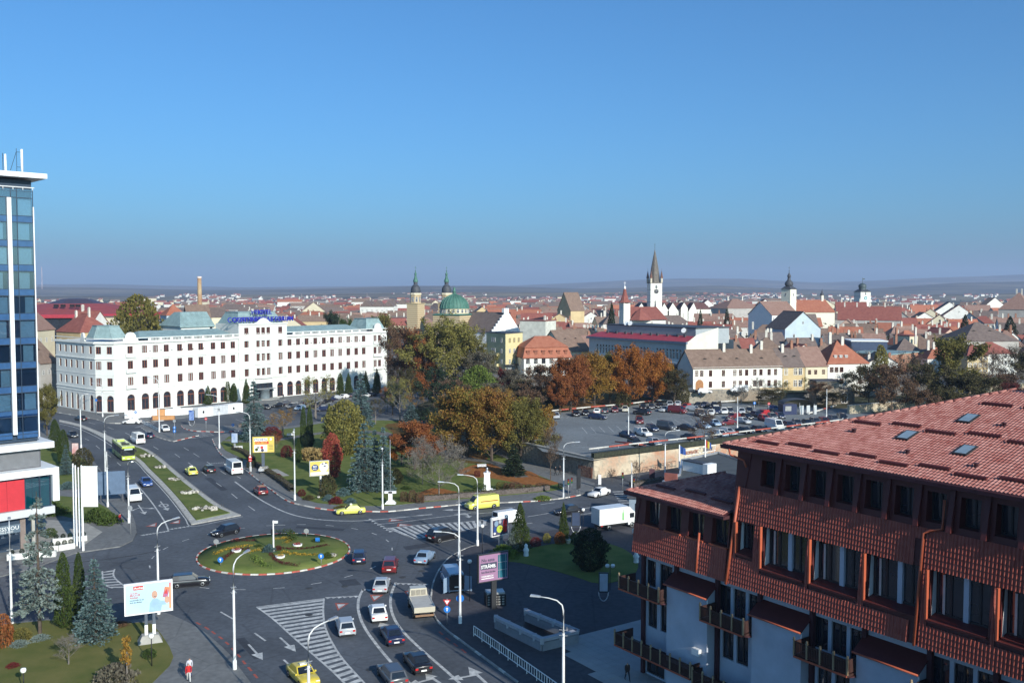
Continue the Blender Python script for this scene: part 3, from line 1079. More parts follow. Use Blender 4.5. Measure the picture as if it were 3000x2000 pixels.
 m2=MB()
 holes(m2,17.9,6.9,24.4,[(x-33.0,z,1.35 if 39<x<44 else 1.6,2.35 if z<16 else 2.1,False)for x in(35.77,40.01,41.9,43.82,48.36)for z in(7.7,12.4,16.85)]+cops,0.2)
 c.add([(v[0]+33.0,v[1]-0.45,v[2])for v in m2.v],m2.f)
 c.add([(33,-.45,6.9),(33,13,6.9),(33,13,24.4),(33,-.45,24.4)],[(3,2,1,0)])
 c.add([(50.9,-.45,6.9),(50.9,13,6.9),(50.9,13,24.4),(50.9,-.45,24.4)],[(0,1,2,3)])
 c.add([(33,13,20),(50.9,13,20),(50.9,13,24.4),(33,13,24.4)],[(1,0,3,2)])
 c.add([(33,-.45,24.38),(50.9,-.45,24.38),(50.9,13,24.38),(33,13,24.38)],[(0,1,2,3)])
 c.box(32.8,51.1,-.8,-.44,24.1,24.5)
 c.box(32.9,51.0,-.62,-.46,19.7,20.1)
 pts=[(-3.4,0),(-2.5,.25),(-1.6,1.0),(-.8,1.5),(0,1.65),(.8,1.5),(1.6,1.0),(2.5,.25),(3.4,0)]
 g=[(41.9+p[0],-.7,24.5+p[1])for p in pts]
 gb=[(41.9+p[0],-.4,24.5+p[1])for p in pts]
 c.add(g,[tuple(range(9))])
 c.add(g+gb,[(i,i+9,i+10,i+1)for i in range(8)])
 c.build('centre_block',M_STUC,h)
 for o in cops:
  win(h,'brown',o[0]+33.0,-0.28,o[1],o[2],o[3])
 rf=MB()
 rf.frustum([(33.4,1.0),(50.5,1.0),(50.5,12.6),(33.4,12.6)],24.4,[(35.2,3.2),(48.7,3.2),(48.7,10.6),(35.2,10.6)],27.9)
 rf.box(35,48.9,3.0,10.8,27.9,28.1)
 rf.build('mansard_roof',M_ZINC,h)
 w=MB()
 w.box(21.5,33.0,14.0,27.0,0,23.6)
 w.build('rear_wing',M_STUC,h)
 win(h,'dark',31.9,13.96,20.9,0.9,2.4)
 r2=MB()
 r2.add([(20.9,13.4,23.6),(33.0,13.4,23.6),(33.0,18.5,28.0),(23.6,18.5,28.0),(20.9,27.4,23.6),(33.0,27.4,23.6),(33,22,28),(23.6,22,28)],[(0,1,2,3),(3,2,6,7),(5,4,7,6),(4,0,3,7),(1,5,6,2)])
 k=0
 x=21.4
 while x<33:
  t=max(0,(23.6-x)/2.7)
  a,b=Vector((x,13.38,23.62)),Vector((max(x,23.7)if t else x,18.5,28.02))
  r2.tube([a,b],0.06,4)
  x+=0.62
 r2.box(20.7,33.05,13.2,13.42,23.3,23.75)
 r2.build('seam_roof',M_ZINC,h)
 def lowroof(xa,xb,ya,yb,z,zr,name='low_roof'):
  m=MB()
  ym=(ya+yb)/2
  m.add([(xa,ya,z),(xb,ya,z),(xb,yb,z),(xa,yb,z),(xa+3,ym,zr),(xb-3,ym,zr)],[(0,1,5,4),(2,3,4,5),(3,0,4),(1,2,5)])
  m.build(name,M_ZINC,h)
 lowroof(1.0,32.9,.6,13.8,ZP-.5,22.9)
 lowroof(51.2,84.0,.6,13.8,ZP-.5,22.9)
 def mans(poly,z0,z1,sh):
  cm=MB()
  cx=sum(p[0]for p in poly)/len(poly)
  cy=sum(p[1]for p in poly)/len(poly)
  top=[(cx+(p[0]-cx)*sh,cy+(p[1]-cy)*sh)for p in poly]
  cm.frustum(poly,z0,top,z1)
  top2=[(cx+(p[0]-cx)*(sh+.04),cy+(p[1]-cy)*(sh+.04))for p in poly]
  cm.frustum(top2,z1,top2,z1+.2)
  for p,q in zip(poly,top):
   cm.tube([(p[0],p[1],z0),(q[0],q[1],z1)],.09,5)
  n=len(poly)
  for i in range(n):
   a0,a1,b0,b1=Vector((*poly[i],z0)),Vector((*poly[(i+1)%n],z0)),Vector((*top[i],z1)),Vector((*top[(i+1)%n],z1))
   m=max(1,int((a1-a0).length/.7))
   for k in range(1,m):
    cm.tube([a0.lerp(a1,k/m),b0.lerp(b1,k/m)],.035,4,False)
  cm.build('corner_mansard',M_ZINC,h)
 mans([(84.8,.5),(93.4,.5),(93.4,10.5),(84.8,10.5)],ZP-.3,24.7,.66)
 mans([(x0+4.5,.6),(x0+4.5,10.5),(c2.x+3.4,10.5),(c2.x+1.0,c2.y+2.0),(c1.x+.2,c1.y+1.1),(x0,.8)][::-1],ZP-.3,24.7,.62)
 gm=MB()
 def gable(x,y,a,w,hh):
  pts=[(-.5,0),(-.48,.28),(-.36,.42),(-.32,.72),(-.18,.94),(0,1.0),(.18,.94),(.32,.72),(.36,.42),(.48,.28),(.5,0)]
  ca,sa=math.cos(a),math.sin(a)
  f=[(x+p[0]*w*ca+.3*sa,y+p[0]*w*sa-.3*ca,ZC+p[1]*hh)for p in pts]
  b=[(x+p[0]*w*ca-.2*sa,y+p[0]*w*sa+.2*ca,ZC+p[1]*hh)for p in pts]
  n=len(pts)
  gm.add(f,[tuple(range(n))])
  gm.add(b,[tuple(range(n-1,-1,-1))])
  gm.add(f+b,[(i+1,i,i+n,i+n+1)for i in range(n-1)])
 gable(-2.15,-.25,0,4.6,2.9)
 gable(89.4,-.25,0,4.4,3.2)
 s=(c2+(c3-c2).normalized()*1.5)
 gable(s.x,s.y,math.atan2((c2-c3).y,(c2-c3).x),2.8,2.7)
 gm.build('curved_gable',M_TRIM,h)
 e=MB()
 e.box(38.3,45.5,.16,.22,.25,5.1)
 e.build('entrance_glazing',M_GLASS,h)
 e=MB()
 for x in(38.35,40.1,41.9,43.7,45.45):
  e.box(x-.07,x+.07,.02,.16,.25,5.1)
 e.box(38.3,45.5,.02,.15,3.1,3.3)
 e.build('entrance_frame',M_DFR,h)
 e=MB().box(38.4,45.4,-2.2,.0,3.35,3.55)
 e.build('entrance_canopy',M_METAL,h)
 e=MB().lathe([(1.5,.15),(1.5,2.9),(1.6,2.9),(1.6,3.15)],20,(41.9,-.9,0))
 e.build('revolving_door',mat('door_glass',(0.16,0.2,0.22),rough=0.1,spec=0.8),h)
 e=MB().lathe([(5.2,.0),(5.2,.14),(4.9,.14),(4.9,.28),(4.6,.28)],28,(41.9,-.2,0.02),False)
 e.build('entrance_steps',M_CONC,h)
 M_BLUE=mat('letter_blue',(0.03,0.035,0.33),rough=0.35,var=0.05)
 lettering('CONTINENTAL FORUM',2.15,M_BLUE,h,(42.2,-.35,25.0),(math.pi/2,0,0),0.12,sx=0.99,bold=0.03)
 lettering('HOTEL',2.0,M_BLUE,h,(42.2,-.35,27.35),(math.pi/2,0,0),0.12,sx=0.98,bold=0.03)
 lettering('CONTINENTAL FORUM',2.15,M_BLUE,h,(41.7,1.0,24.95),(math.pi/2,0,R(-4)),0.1,sx=0.99,bold=0.03)
 lettering('HOTEL',2.0,M_BLUE,h,(41.7,1.0,27.3),(math.pi/2,0,R(-4)),0.1,sx=0.98,bold=0.03)
 rk=MB()
 for x in np.linspace(33.2,51.2,13):
  rk.tube([(x,-.1,24.4),(x,-.1,26.9)],.04,4)
 for z in(25.0,26.6):
  rk.tube([(33,-.15,z),(51.4,-.15,z)],.04,4)
 for x in np.linspace(38,46.4,5):
  rk.tube([(x,-.1,26.9),(x,-.1,29.0)],.04,4)
 rk.tube([(38,-.15,27.3),(46.4,-.15,27.3)],.04,4)
 rk.build('sign_rack',M_METAL,h)
 lamp=MB().box(-.1,.1,-.22,.0,0,.3).mesh('wall_lamp')
 lamp.materials.append(M_DFR)
 for x in[3.8+3.42*k for k in range(9)]+[53.9+3.43*k for k in range(9)]:
  put('wall_lamp',lamp,h,(x,0,17.2))
hotel()
# ------ glass tower on the left
def tower():
 t=thing('glass_tower','tall blue glass office tower with white fins and red panelled podium','tower',(-64.8,130.0,0),math.atan2(.70,.72))
 m=bpy.data.materials.new('curtain_wall_glass')
 m.use_nodes=True
 n,l=m.node_tree.nodes,m.node_tree.links
 n.remove(n['Principled BSDF'])
 gl=n.new('ShaderNodeBsdfGlossy')
 gl.inputs['Color'].default_value=(0.7,0.8,0.9,1)
 gl.inputs['Roughness'].default_value=0.02
 tr=n.new('ShaderNodeBsdfTransparent')
 tr.inputs['Color'].default_value=(0.42,0.6,0.74,1)
 mx=n.new('ShaderNodeMixShader')
 mx.inputs[0].default_value=0.3
 l.new(tr.outputs[0],mx.inputs[1])
 l.new(gl.outputs[0],mx.inputs[2])
 l.new(mx.outputs[0],n['Material Output'].inputs['Surface'])
 M_CW=m
 M_BAND=mat('spandrel_blue',(0.035,0.09,0.2),rough=0.12,var=0.15,spec=0.8)
 M_IN=mat('room_dark',(0.03,0.05,0.08),rough=0.8)
 M_CUR=mat('curtain_grey',(0.5,0.53,0.54),rough=0.9,var=0.1,scale=3)
 M_MUL=mat('mullion_blue',(0.03,0.05,0.08),rough=0.4)
 M_FIN=mat('fin_white',(0.75,0.76,0.76),rough=0.45,var=0.05)
 Z0,Z1=15.0,48.5
 cur=MB().box(-14,-.05,.5,12,14,49.4)
 cur.build('core',M_IN,t)
 pan=MB().add([(-.5,0,0),(.5,0,0),(.5,0,1),(-.5,0,1)],[(0,1,2,3)]).mesh('glass_pane')
 pan.materials.append(M_CW)
 band=MB().box(-.5,.5,.02,.1,0,1).mesh('spandrel')
 band.materials.append(M_BAND)
 mb=MB()
 for k in range(12):
  a,b=-.5+k/12,-.5+(k+.5)/12
  mb.add([(a,0,0),(b,.06,0),(b,.06,1),(a,0,1)],[(0,1,2,3)])
  a2=-.5+(k+1)/12
  mb.add([(b,.06,0),(a2,0,0),(a2,0,1),(b,.06,1)],[(0,1,2,3)])
 cu=mb.mesh('curtain')
 cu.materials.append(M_CUR)
 fl=3.27
 rr=random.Random(5)
 spans=[(-2.62,-.05),(-2.72-.0,-2.62),(-5.4,-3.35),(-8.0,-5.4),(-10.6,-8.0),(-13.2,-10.6)]
 spans=[(-1.98,-.06,1),(-2.72,-1.98,0),(-5.3,-3.3,1),(-7.9,-5.3,1),(-10.5,-7.9,1),(-13.6,-10.5,1)]
 z=Z0
 for i in range(11):
  zz=47.35-fl*(i+1)if i else 47.35-fl
  zb=47.35-fl*(i+1)
  if zb<Z0-1:
   break
  zb=max(zb,Z0)
  for a,b,wide in spans:
   w=b-a-.04
   put('spandrel',band,t,((a+b)/2,0,zb),None,(w,1,.86))
   put('glass_pane',pan,t,((a+b)/2,0,zb+.92),None,(w,1,fl-.98))
   if wide and rr.random()<.85:
    cw=w*rr.uniform(.55,.95)
    put('curtain',cu,t,(a+.05+cw/2+rr.uniform(0,w-cw-.06),.3,zb+.9),None,(cw,1,fl-1.0))
 put('glass_pane',pan,t,(-7,0,47.4),None,(13.8,1,1.1))
 mb=MB()
 zs=[47.35-fl*i for i in range(11)]
 for zz in zs:
  mb.box(-13.8,0,-.05,.06,zz-.05,zz+.05)
  mb.box(-13.8,0,-.04,.06,zz+.86,zz+.92)
 for x in(0,-2.0,-2.74,-5.3,-7.9,-10.5,-13.6):
  mb.box(x-.04,x+.04,-.06,.06,Z0,Z1)
 mb.build('mullions',M_MUL,t)
 fin=MB().box(-.25,.25,-.35,.02,15.6,47.3).mesh('fin')
 fin.materials.append(M_FIN)
 for x in(-3.03,-6.6,-9.2,-12):
  put('fin',fin,t,(x,0,0))
 MB().box(-.02,.12,-.1,.3,15,46.2).build('corner_trim',M_FIN,t)
 MB().box(-14,-.0,.4,12,14.6,49.8).build('plant_floor',M_MUL,t)
 MB().box(-15,1.5,-1.4,14,50.0,50.65).build('roof_slab',M_FIN,t)
 mb=MB()
 mb.tube([(-13.8,-.15,48.75),(.2,-.15,48.75)],.06,5)
 for x in np.linspace(-13.5,0,12):
  mb.tube([(x,-.15,48.4),(x,-.15,48.75)],.04,4)
 mb.build('rail',M_FIN,t)
 MB().box(-15,1.45,-1.6,12,13.55,14.4).build('ledge',M_FIN,t)
 mb=MB().box(-14.5,0.0,-.5,11,10.9,13.55)
 mb.build('service_floor',mat('louver_back',(0.1,0.1,0.11),rough=0.7),t)
 lv=MB().box(-2.6,2.6,-.06,.0,0,.07).mesh('louver')
 lv.materials.append(mat('louver_grey',(0.22,0.23,0.24),rough=0.5,var=0.1))
 for k in range(17):
  for x in(-2.75,-8.1):
   put('louver',lv,t,(x,-.5,11.1+k*.14))
 MB().box(-15,1.78,-2.2,12,10.0,10.9).build('ledge',M_FIN,t)
 mb=MB().box(-14,.9,-1.4,10.5,4.4,10.0)
 mb.build('podium_core',M_IN,t)
 MB().box(.95,1.78,-2.2,-1.5,6.3,10.0).build('frame_post',M_FIN,t)
 MB().box(-15,1.2,-2.0,11,4.6,5.6).build('ledge',mat('ledge_grey',(0.5,0.51,0.52),rough=0.5,var=0.05),t)
 rp=MB().box(-.5,.5,-.08,0,0,1).mesh('red_panel')
 rp.materials.append(mat('panel_red',(0.48,0.03,0.04),rough=0.5,var=0.08))
 for x in(-3.55,-5.75,-7.95,-10.15):
  put('red_panel',rp,t,(x,-1.42,5.65),None,(2.17,1,4.0))
 M_TEAL=mat('curtain_teal',(0.02,0.26,0.24),rough=0.6,var=0.12,scale=2)
 cu2=cu.copy()
 cu2.materials.clear()
 cu2.materials.append(M_TEAL)
 for x,w in((-1.95,.8),(-1.1,.8),(.1,1.1)):
  put('curtain',cu2,t,(x,-1.55,5.7),None,(w,1,3.9))
 put('glass_pane',pan,t,(-.75,-1.75,5.6),None,(3.3,1,4.3))
 MB().box(-.65,-.55,-1.85,-1.7,5.6,9.9).build('mullions',M_MUL,t)
 MB().box(-14,-3.0,-.8,9,0.1,4.6).build('shop_core',M_IN,t)
 put('glass_pane',pan,t,(-5.2,-.9,.4),None,(4.2,1,2.2))
 sg=MB().box(-9,-3.0,-1.1,-.8,2.55,3.7).build('shop_sign',mat('sign_slate',(0.10,0.14,0.18),rough=0.5),t)
 lettering('ESPRESSYOU',.72,M_WPAINT,sg,(-3.15,-1.13,3.0),(math.pi/2,0,0),.01,align='RIGHT')
 lettering('COFFEE & FOOD',.28,M_WPAINT,sg,(-3.9,-1.13,2.68),(math.pi/2,0,0),.01,align='RIGHT')
 MB().box(-2.98,-2.3,-1.0,1,.1,4.6).build('stone_pier',mat('pier_brown',(0.2,0.16,0.14),rough=0.8),t)
 MB().box(-1.2,-.8,0,.4,.1,4.6).build('column',M_CONC,t)
 a=thing('roof_antenna','cluster of white mobile phone antennas on top of the glass tower','antenna',(-64.8,130,50.65),math.atan2(.70,.72))
 mb=MB()
 mb.tube([(-.9,1.0,.3),(-.9,1.0,3.3)],.16,8)
 mb.build('panel_antenna',M_FIN,a)
 mb=MB().tube([(-2.9,1.2,.1),(-2.9,1.2,2.5)],[.18,.13],8)
 mb.build('panel_antenna',M_FIN,a)
 mb=MB()
 mb.tube([(-1.5,1.2,0),(-1.5,1.2,3.4)],.035,5)
 mb.tube([(-2.3,1.2,.4),(-1.5,1.2,3.0)],.035,5)
 mb.tube([(-3.2,1.2,0),(-3.2,1.2,2.6)],.05,5)
 for z in(.9,2.9):
  mb.tube([(-1.5,1.2,z),(-.9,1.0,z)],.03,4)
 mb.tube([(-2.9,1.2,.3),(-1.6,1.1,.15),(-.9,1,.1)],.05,5)
 mb.build('mast',M_MUL,a)
 MB().box(-5.3,-4.5,1,1.8,.55,1.1).build('equipment_box',M_FIN,a)
 MB().box(-5.15,-4.65,1.15,1.65,0,.55).build('equipment_leg',M_MUL,a)
tower()
# ------ red-tiled building in the right foreground
def tile_field(mb,o,ux,uy,nn,nx,ny,w,h,keep=None,hh=0.085):
 """rows of half-round roof tiles on a plane: o corner, ux along the eave, uy up the slope, nn outward"""
 for j in range(ny):
  for i in range(nx):
   x,y=i*w,j*h
   if keep and not keep(x+w/2,y+h/2):
    continue
   prof=[(0,0),(.14,.55),(.36,1.0),(.58,.55),(.72,0),(1.0,0)]
   low=[o+ux*(x+p[0]*w)+uy*(y-.02)+nn*(p[1]*hh+.035)for p in prof]
   up=[o+ux*(x+p[0]*w)+uy*(y+h)+nn*(p[1]*hh*.9+.0)for p in prof]
   lip=[o+ux*(x+p[0]*w)+uy*(y-.02)+nn*(p[1]*hh*.2-.02)for p in prof]
   mb.add(low+up+lip,[(k,k+1,k+7,k+6)for k in range(5)]+[(k+12,k+13,k+1,k)for k in range(5)])
def tile_house():
 O=Vector((11.5,85.5,0))
 rz=math.atan2(-.82,.57)
 t=thing('tiled_building','dark red tiled mansard building with wooden balconies beside the plaza','building',O,rz)
 M_TILE=mat('roof_tile_red',(0.27,0.052,0.035),rough=0.5,col2=(0.36,0.095,0.065),scale=1.4,spec=0.4,island=0.55,detail=7)
 M_TILE2=mat('roof_tile_weathered',(0.25,0.065,0.05),rough=0.65,col2=(0.50,0.25,0.21),scale=1.1,spec=0.25,island=0.45,detail=9)
 M_RED=mat('sheet_red',(0.10,0.022,0.02),rough=0.5,var=0.12,spec=0.4)
 M_RED2=mat('trim_red',(0.42,0.10,0.05),rough=0.45,var=0.1,spec=0.4)
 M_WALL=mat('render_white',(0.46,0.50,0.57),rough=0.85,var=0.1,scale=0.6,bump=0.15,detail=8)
 M_WOOD=mat('balcony_wood',(0.045,0.02,0.016),rough=0.6,var=0.25,scale=3)
 M_SHUT=mat('shutter_dark',(0.06,0.02,0.025),rough=0.7,var=0.2)
 M_CURT2=mat('curtain_pale',(0.5,0.48,0.46),rough=0.9)
 X1=52.0
 sl=0.1
 def yz(z):
  return-0.9+(z-11.6)*sl
  # ---- white walls below the tiles
 mb=MB()
 ops=[]
 bays=[4.2+9.5*k for k in range(5)]
 for b in bays:
  ops+=[(b+6.0,4.6,1.25,3.0,False),(b+7.55,4.6,1.25,3.0,False),(b+5.6,8.3,1.3,2.4,False),(b+7.2,8.3,1.3,2.4,False),(b+8.7,8.3,1.1,2.4,False),(b+6.4,.3,2.2,2.3,False)]
 ops+=[(1.2,4.6,1.2,3.0,False),(3.0,4.6,1.5,3.0,False),(1.0,8.3,1.2,2.4,False),(2.9,8.3,1.6,2.4,False),(1.6,.3,2.4,2.3,False)]
 m2=MB()
 holes(m2,X1,0,11.7,ops,.25,.6)
 mb.add(m2.v,m2.f)
 mb.add([(0,.6,0),(0,16,0),(0,16,11.7),(0,.6,11.7)],[(3,2,1,0)])
 mb.add([(0,16,0),(X1,16,0),(X1,16,11.7),(0,16,11.7)],[(3,2,1,0)])
 mb.build('wall',M_WALL,t)
 for o in ops:
  win(t,'dark',o[0],.8,o[1],o[2],o[3])
 MB().box(-.2,X1,-.35,15,11.42,11.6).build('soffit',M_SHUT,t)
 for x in[.0,4.2]+[b+4.8 for b in bays]+[b+9.3 for b in bays[:-1]]:
  MB().box(x,x+.35,.3,.6,0,11.4).build('post',M_SHUT,t)
  # ---- projecting white bays with lean-to caps
 for b in bays:
  m=MB()
  m.box(b,b+4.75,-.55,.6,0.0 if b>9 else 0,9.6)
  m.add([(b,-.55,9.6),(b+4.75,-.55,9.6),(b+4.75,.6,9.6),(b,.6,9.6),(b,.6,10.4),(b+4.75,.6,10.4)],[(0,3,4),(1,5,2)])
  bay_=m.build('bay',M_WALL,t)
  c=MB()
  c.add([(b-.15,-.8,9.62),(b+4.9,-.8,9.62),(b+4.9,.62,10.62),(b-.15,.62,10.62),(b-.15,-.8,9.5),(b+4.9,-.8,9.5),(b+4.9,.62,10.5),(b-.15,.62,10.5)],[(0,1,2,3),(4,5,1,0),(5,6,2,1),(7,4,0,3),(6,7,3,2)])
  c.build('bay_cap',M_RED,bay_)
  c=MB().tube([(b-.15,-.85,9.58),(b+4.9,-.85,9.58)],.07,6)
  c.build('bay_gutter',M_RED2,bay_)
  c=MB().tube([(b+4.82,-.62,9.5),(b+4.82,-.62,8.9)],.05,6)
  c.build('white_pipe',M_WPAINT,bay_)
 c=MB().box(7.6,8.4,-.95,-.6,4.55,5.1)
 c.build('air_conditioner',M_WPAINT,t)
 # ---- balconies
 def balcony(xa,xb,z,ya=-1.55):
  root=MB().box(xa,xb,ya,.58,z-.18,z).build('balcony',M_WOOD,t)
  n=max(2,int(round((xb-xa)/1.25)))
  MB().box(xa,xb,ya-.04,ya+.05,z-.16,z-.02).build('balcony_edge',M_RED2,root)
  for k in range(n+1):
   x=xa+(xb-xa)*k/n
   p=MB().box(x-.06,x+.06,ya,ya+.12,z,z+1.12)
   p.lathe([(.11,1.12),(.13,1.16),(.07,1.22),(.1,1.3),(.04,1.38)],6,(x,ya+.06,z))
   p.build('baluster_post',mat('post_oak',(0.30,0.22,0.13),rough=0.6,var=0.2),root)
   MB().add([(x-.08,ya+.1,z-.18),(x+.08,ya+.1,z-.18),(x+.08,.58,z-.18),(x-.08,.58,z-.18),(x-.08,.2,z-.5),(x+.08,.2,z-.5),(x-.08,.58,z-.95),(x+.08,.58,z-.95)],[(0,1,5,4),(4,5,7,6),(0,4,6,3),(1,2,7,5)]).build('bracket',M_SHUT,root)
  for k in range(n):
   a,b=xa+(xb-xa)*k/n+.08,xa+(xb-xa)*(k+1)/n-.08
   m=MB()
   m.box(a,b,ya+.02,ya+.1,z+.98,z+1.08)
   m.box(a,b,ya+.02,ya+.1,z+.08,z+.16)
   nb=max(3,int((b-a)/.13))
   for q in range(nb):
    x=a+(b-a)*(q+.5)/nb
    m.box(x-.045,x+.045,ya+.04,ya+.08,z+.16,z+.98)
   m.build('railing',M_WOOD,root)
  for x in(xa+.04,xb-.04):
   m=MB().box(x-.03,x+.03,ya+.12,.5,z+.1,z+1.05)
   m.build('side_railing',M_WOOD,root)
 balcony(-1.0,4.15,8.08)
 for b in bays[:4]:
  balcony(b+4.85,b+9.45,8.08)
 balcony(-1.3,8.2,2.85,-1.75)
 balcony(8.45,14.2,2.55,-1.75)
 balcony(18.2,24,2.4,-1.75)
 # ---- lower wing (x 0..11.2) and main mansard (x 11.4..)
 M=Matrix
 ux=Vector((1,0,0))
 uy=Vector((0,sl,1)).normalized()
 nn=Vector((0,-1,sl)).normalized()
 def sheet(name,xa,xb,za,zb,m,off=.06,hole=()):
  mb=MB()
  ops=[(x-xa,z,w,h,False)for x,z,w,h in hole]
  m2=MB()
  holes(m2,xb-xa,za,zb,ops,.9)
  mb.add([(v[0]+xa,yz(v[2])+off+v[1],v[2])for v in m2.v],m2.f)
  return mb.build(name,m,t)
 wing_win=[(1.35+2.65*k,14.3,1.75,2.1)for k in range(4)]
 wh=[(x+.875,z,w,h)for x,z,w,h in wing_win]
 sheet('wing_front',.0,11.2,11.6,17.0,M_RED,hole=wh)
 for x,z,w,h in wh:
  win(t,'dark',x,yz(z)+.75,z,w,h)
  MB().box(x-w/2-.1,x+w/2+.1,yz(z)-.12,yz(z)+.2,z-.14,z-.02).build('window_ledge',M_RED2,t)
 mbt=MB()
 tile_field(mbt,Vector((.12,yz(11.6),11.6)),ux,uy,nn,44,7,.25,.37,lambda x,y:True)
 tw=mbt.build('tile_cladding',M_TILE,t)
 tag(tw,kind='stuff')
 lows=[(12.15,14.2,1.5,2.4),(14.7,13.55,3.95,3.2),(19.3,13.55,3.95,3.2),(23.9,13.55,4.0,3.2),(28.6,13.55,4.0,3.2),(33.3,13.55,4.0,3.2),(38,13.55,4.0,3.2)]
 ups=[(13.9+2.33*k,19.75,1.35,2.0)for k in range(15)]
 lh=[(x+w/2,z,w,h)for x,z,w,h in lows]
 uh=[(x+w/2,z,w,h)for x,z,w,h in ups]
 sheet('mansard_front',11.4,X1,11.6,22.4,M_RED,hole=lh+uh)
 for x,z,w,h in uh:
  win(t,'dark',x,yz(z)+.85,z,w,h)
 pier=MB()
 for x,z,w,h in uh:
  xx=x+w/2+.3
  o=MB()
  o.add([(xx,yz(19.4)-.35,19.4),(xx+.35,yz(19.4)-.35,19.4),(xx+.35,yz(22.3)-.05,22.3),(xx,yz(22.3)-.05,22.3),(xx,yz(19.4)+.1,19.4),(xx+.35,yz(19.4)+.1,19.4),(xx+.35,yz(22.3)+.1,22.3),(xx,yz(22.3)+.1,22.3)],[(0,1,2,3),(4,0,3,7),(1,5,6,2)])
  o.build('window_fin',M_RED,t)
 for x,z,w,h in lh:
  y0,y1=yz(z)-.05,yz(z)+.95
  MB().add([(x-w/2+.01,y0+.45,z+.12),(x-w/2+.01,y1,z+.12),(x-w/2+.01,y1,z+h-.02),(x-w/2+.01,yz(z+h)+.3,z+h-.02)],[(0,1,2,3)]).build('reveal_cheek',M_WPAINT,t)
  MB().add([(x-w/2,y0-.12,z-.06),(x+w/2,y0-.12,z-.06),(x+w/2,y1,z+.25),(x-w/2,y1,z+.25),(x-w/2,y0-.12,z-.2),(x+w/2,y0-.12,z-.2)],[(0,1,2,3),(4,5,1,0)]).build('sloping_sill',M_RED,t)
  if w>2:
   win(t,'dark',x-w*.22,y1-.1,z+.2,w*.48,h-.2)
   win(t,'dark',x+w*.27,y1-.1,z+.2,w*.42,h-.2)
   MB().box(x-w*.36,x-w*.32,y1-.18,y1-.12,z+.3,z+h-.3).build('curtain',M_CURT2,t)
   MB().box(x+.05,x+.4,y1-.3,y1,z+.2,z+h).build('white_pier',M_WALL,t)
  else:
   win(t,'dark',x,y1-.1,z,w,h)
  MB().box(x-w/2-.14,x-w/2-.01,y0-.1,y0+.15,z-.1,z+h).build('window_trim',M_RED2,t)
 def keep(x,y):
  X,Z=x+11.5,11.6+y
  for a,z,w,h in lows:
   if a-.2<X<a+w+.08 and z-.3<Z<z+h+.05:
    return False
  if 27.2<X<27.9 and Z<18.6:
   return False
  return Z<19.25
 mbt=MB()
 tile_field(mbt,Vector((11.55,yz(11.6),11.6)),ux,uy,nn,104,21,.25,.37,keep)
 tag(mbt.build('tile_cladding',M_TILE,t),kind='stuff')
 for xa,za,xb,zb in[(11.45,11.5,12.55,19.4)]:
  o=MB().tube([(11.42,yz(za)-.16,za),(11.42+.6,yz(zb)-.12,zb)],.13,6)
  o.build('corner_trim',M_RED2,t)
 o=MB().tube([(27.9,yz(11.6)-.2,11.6),(27.95,yz(19.2)-.18,19.0),(28.4,yz(19.3)-.18,19.25),(29.2,yz(19.4)-.1,19.5),(29.2,yz(21)-.1,21.4)],.1,6)
 o.build('downpipe',M_RED2,t)
 o=MB().tube([(8.1,yz(11.6)-.12,11.6),(8.1,yz(15)-.12,14.9)],.1,6)
 o.build('downpipe',M_RED2,t)
 f=MB()
 f.add([(11.4,yz(11.6),11.6),(11.4,15,11.6),(12.9,15,22.4),(12.9,yz(22.4),22.4)],[(3,2,1,0)])
 f.add([(0,yz(11.6),11.6),(0,15,11.6),(.7,15,17.0),(.7,yz(17.0),17.0)],[(3,2,1,0)])
 f.build('flank',M_RED,t)
 MB().box(12.95,X1,1.3,29.5,0,22.3).build('core',M_RED,t)
 MB().box(.8,11.3,.9,11,11.7,16.8).build('core',M_RED,t)
 def hip_roof(xe,xr,ye,z,slope,depth,m,name,clip_r=None,ny=None):
  s=math.sqrt(1+slope*slope)
  up=Vector((0,1/s,slope/s))
  n2=Vector((0,-slope/s,1/s))
  W=xr-xe
  L=depth*s
  w,h=.26,.40
  mbr=MB()
  tile_field(mbr,Vector((xe,ye,z)),ux,up,n2,int(W/w),int(L/h),w,h,lambda x,y:x>y/s+.0,.06)
  r=mbr.build(name,m,t)
  tag(r,kind='stuff')
  u=MB()
  zr=z+depth*slope
  u.add([(xe,ye,z-.02),(xr,ye,z-.02),(xr,ye+depth,zr-.02),(xe+depth,ye+depth,zr-.02),(xe,ye+2*depth,z-.02),(xr,ye+2*depth,z-.02)],[(0,1,2,3),(4,0,3),(3,2,5,4)])
  u.build('roof_deck',M_RED,t)
  MB().box(xe-.05,xr,ye-.2,ye+.6,z-.32,z-.06).build('eave',M_SHUT,t)
  MB().tube([(xe-.1,ye-.1,z-.1),(xr,ye-.1,z-.1)],.1,6).build('gutter',M_SHUT,t)
  hp=MB()
  k=int(depth/.45)
  for i in range(k):
   a=Vector((xe,ye,z+.04)).lerp(Vector((xe+depth,ye+depth,zr+.04)),i/k)
   b=Vector((xe,ye,z+.04)).lerp(Vector((xe+depth,ye+depth,zr+.04)),(i+1.05)/k)
   hp.tube([a,b],[.13,.11],6)
  hp.build('hip_cap',m,t)
  return lambda x,y,o=.1:Vector((x,y,z+(y-ye)*slope))+n2*o
 top=hip_roof(10.3,X1,-.42,22.6,.31,15.5,M_TILE2,'roof_tiles')
 low=hip_roof(-.6,11.3,-1.1,17.0,.31,6.2,M_TILE2,'roof_tiles')
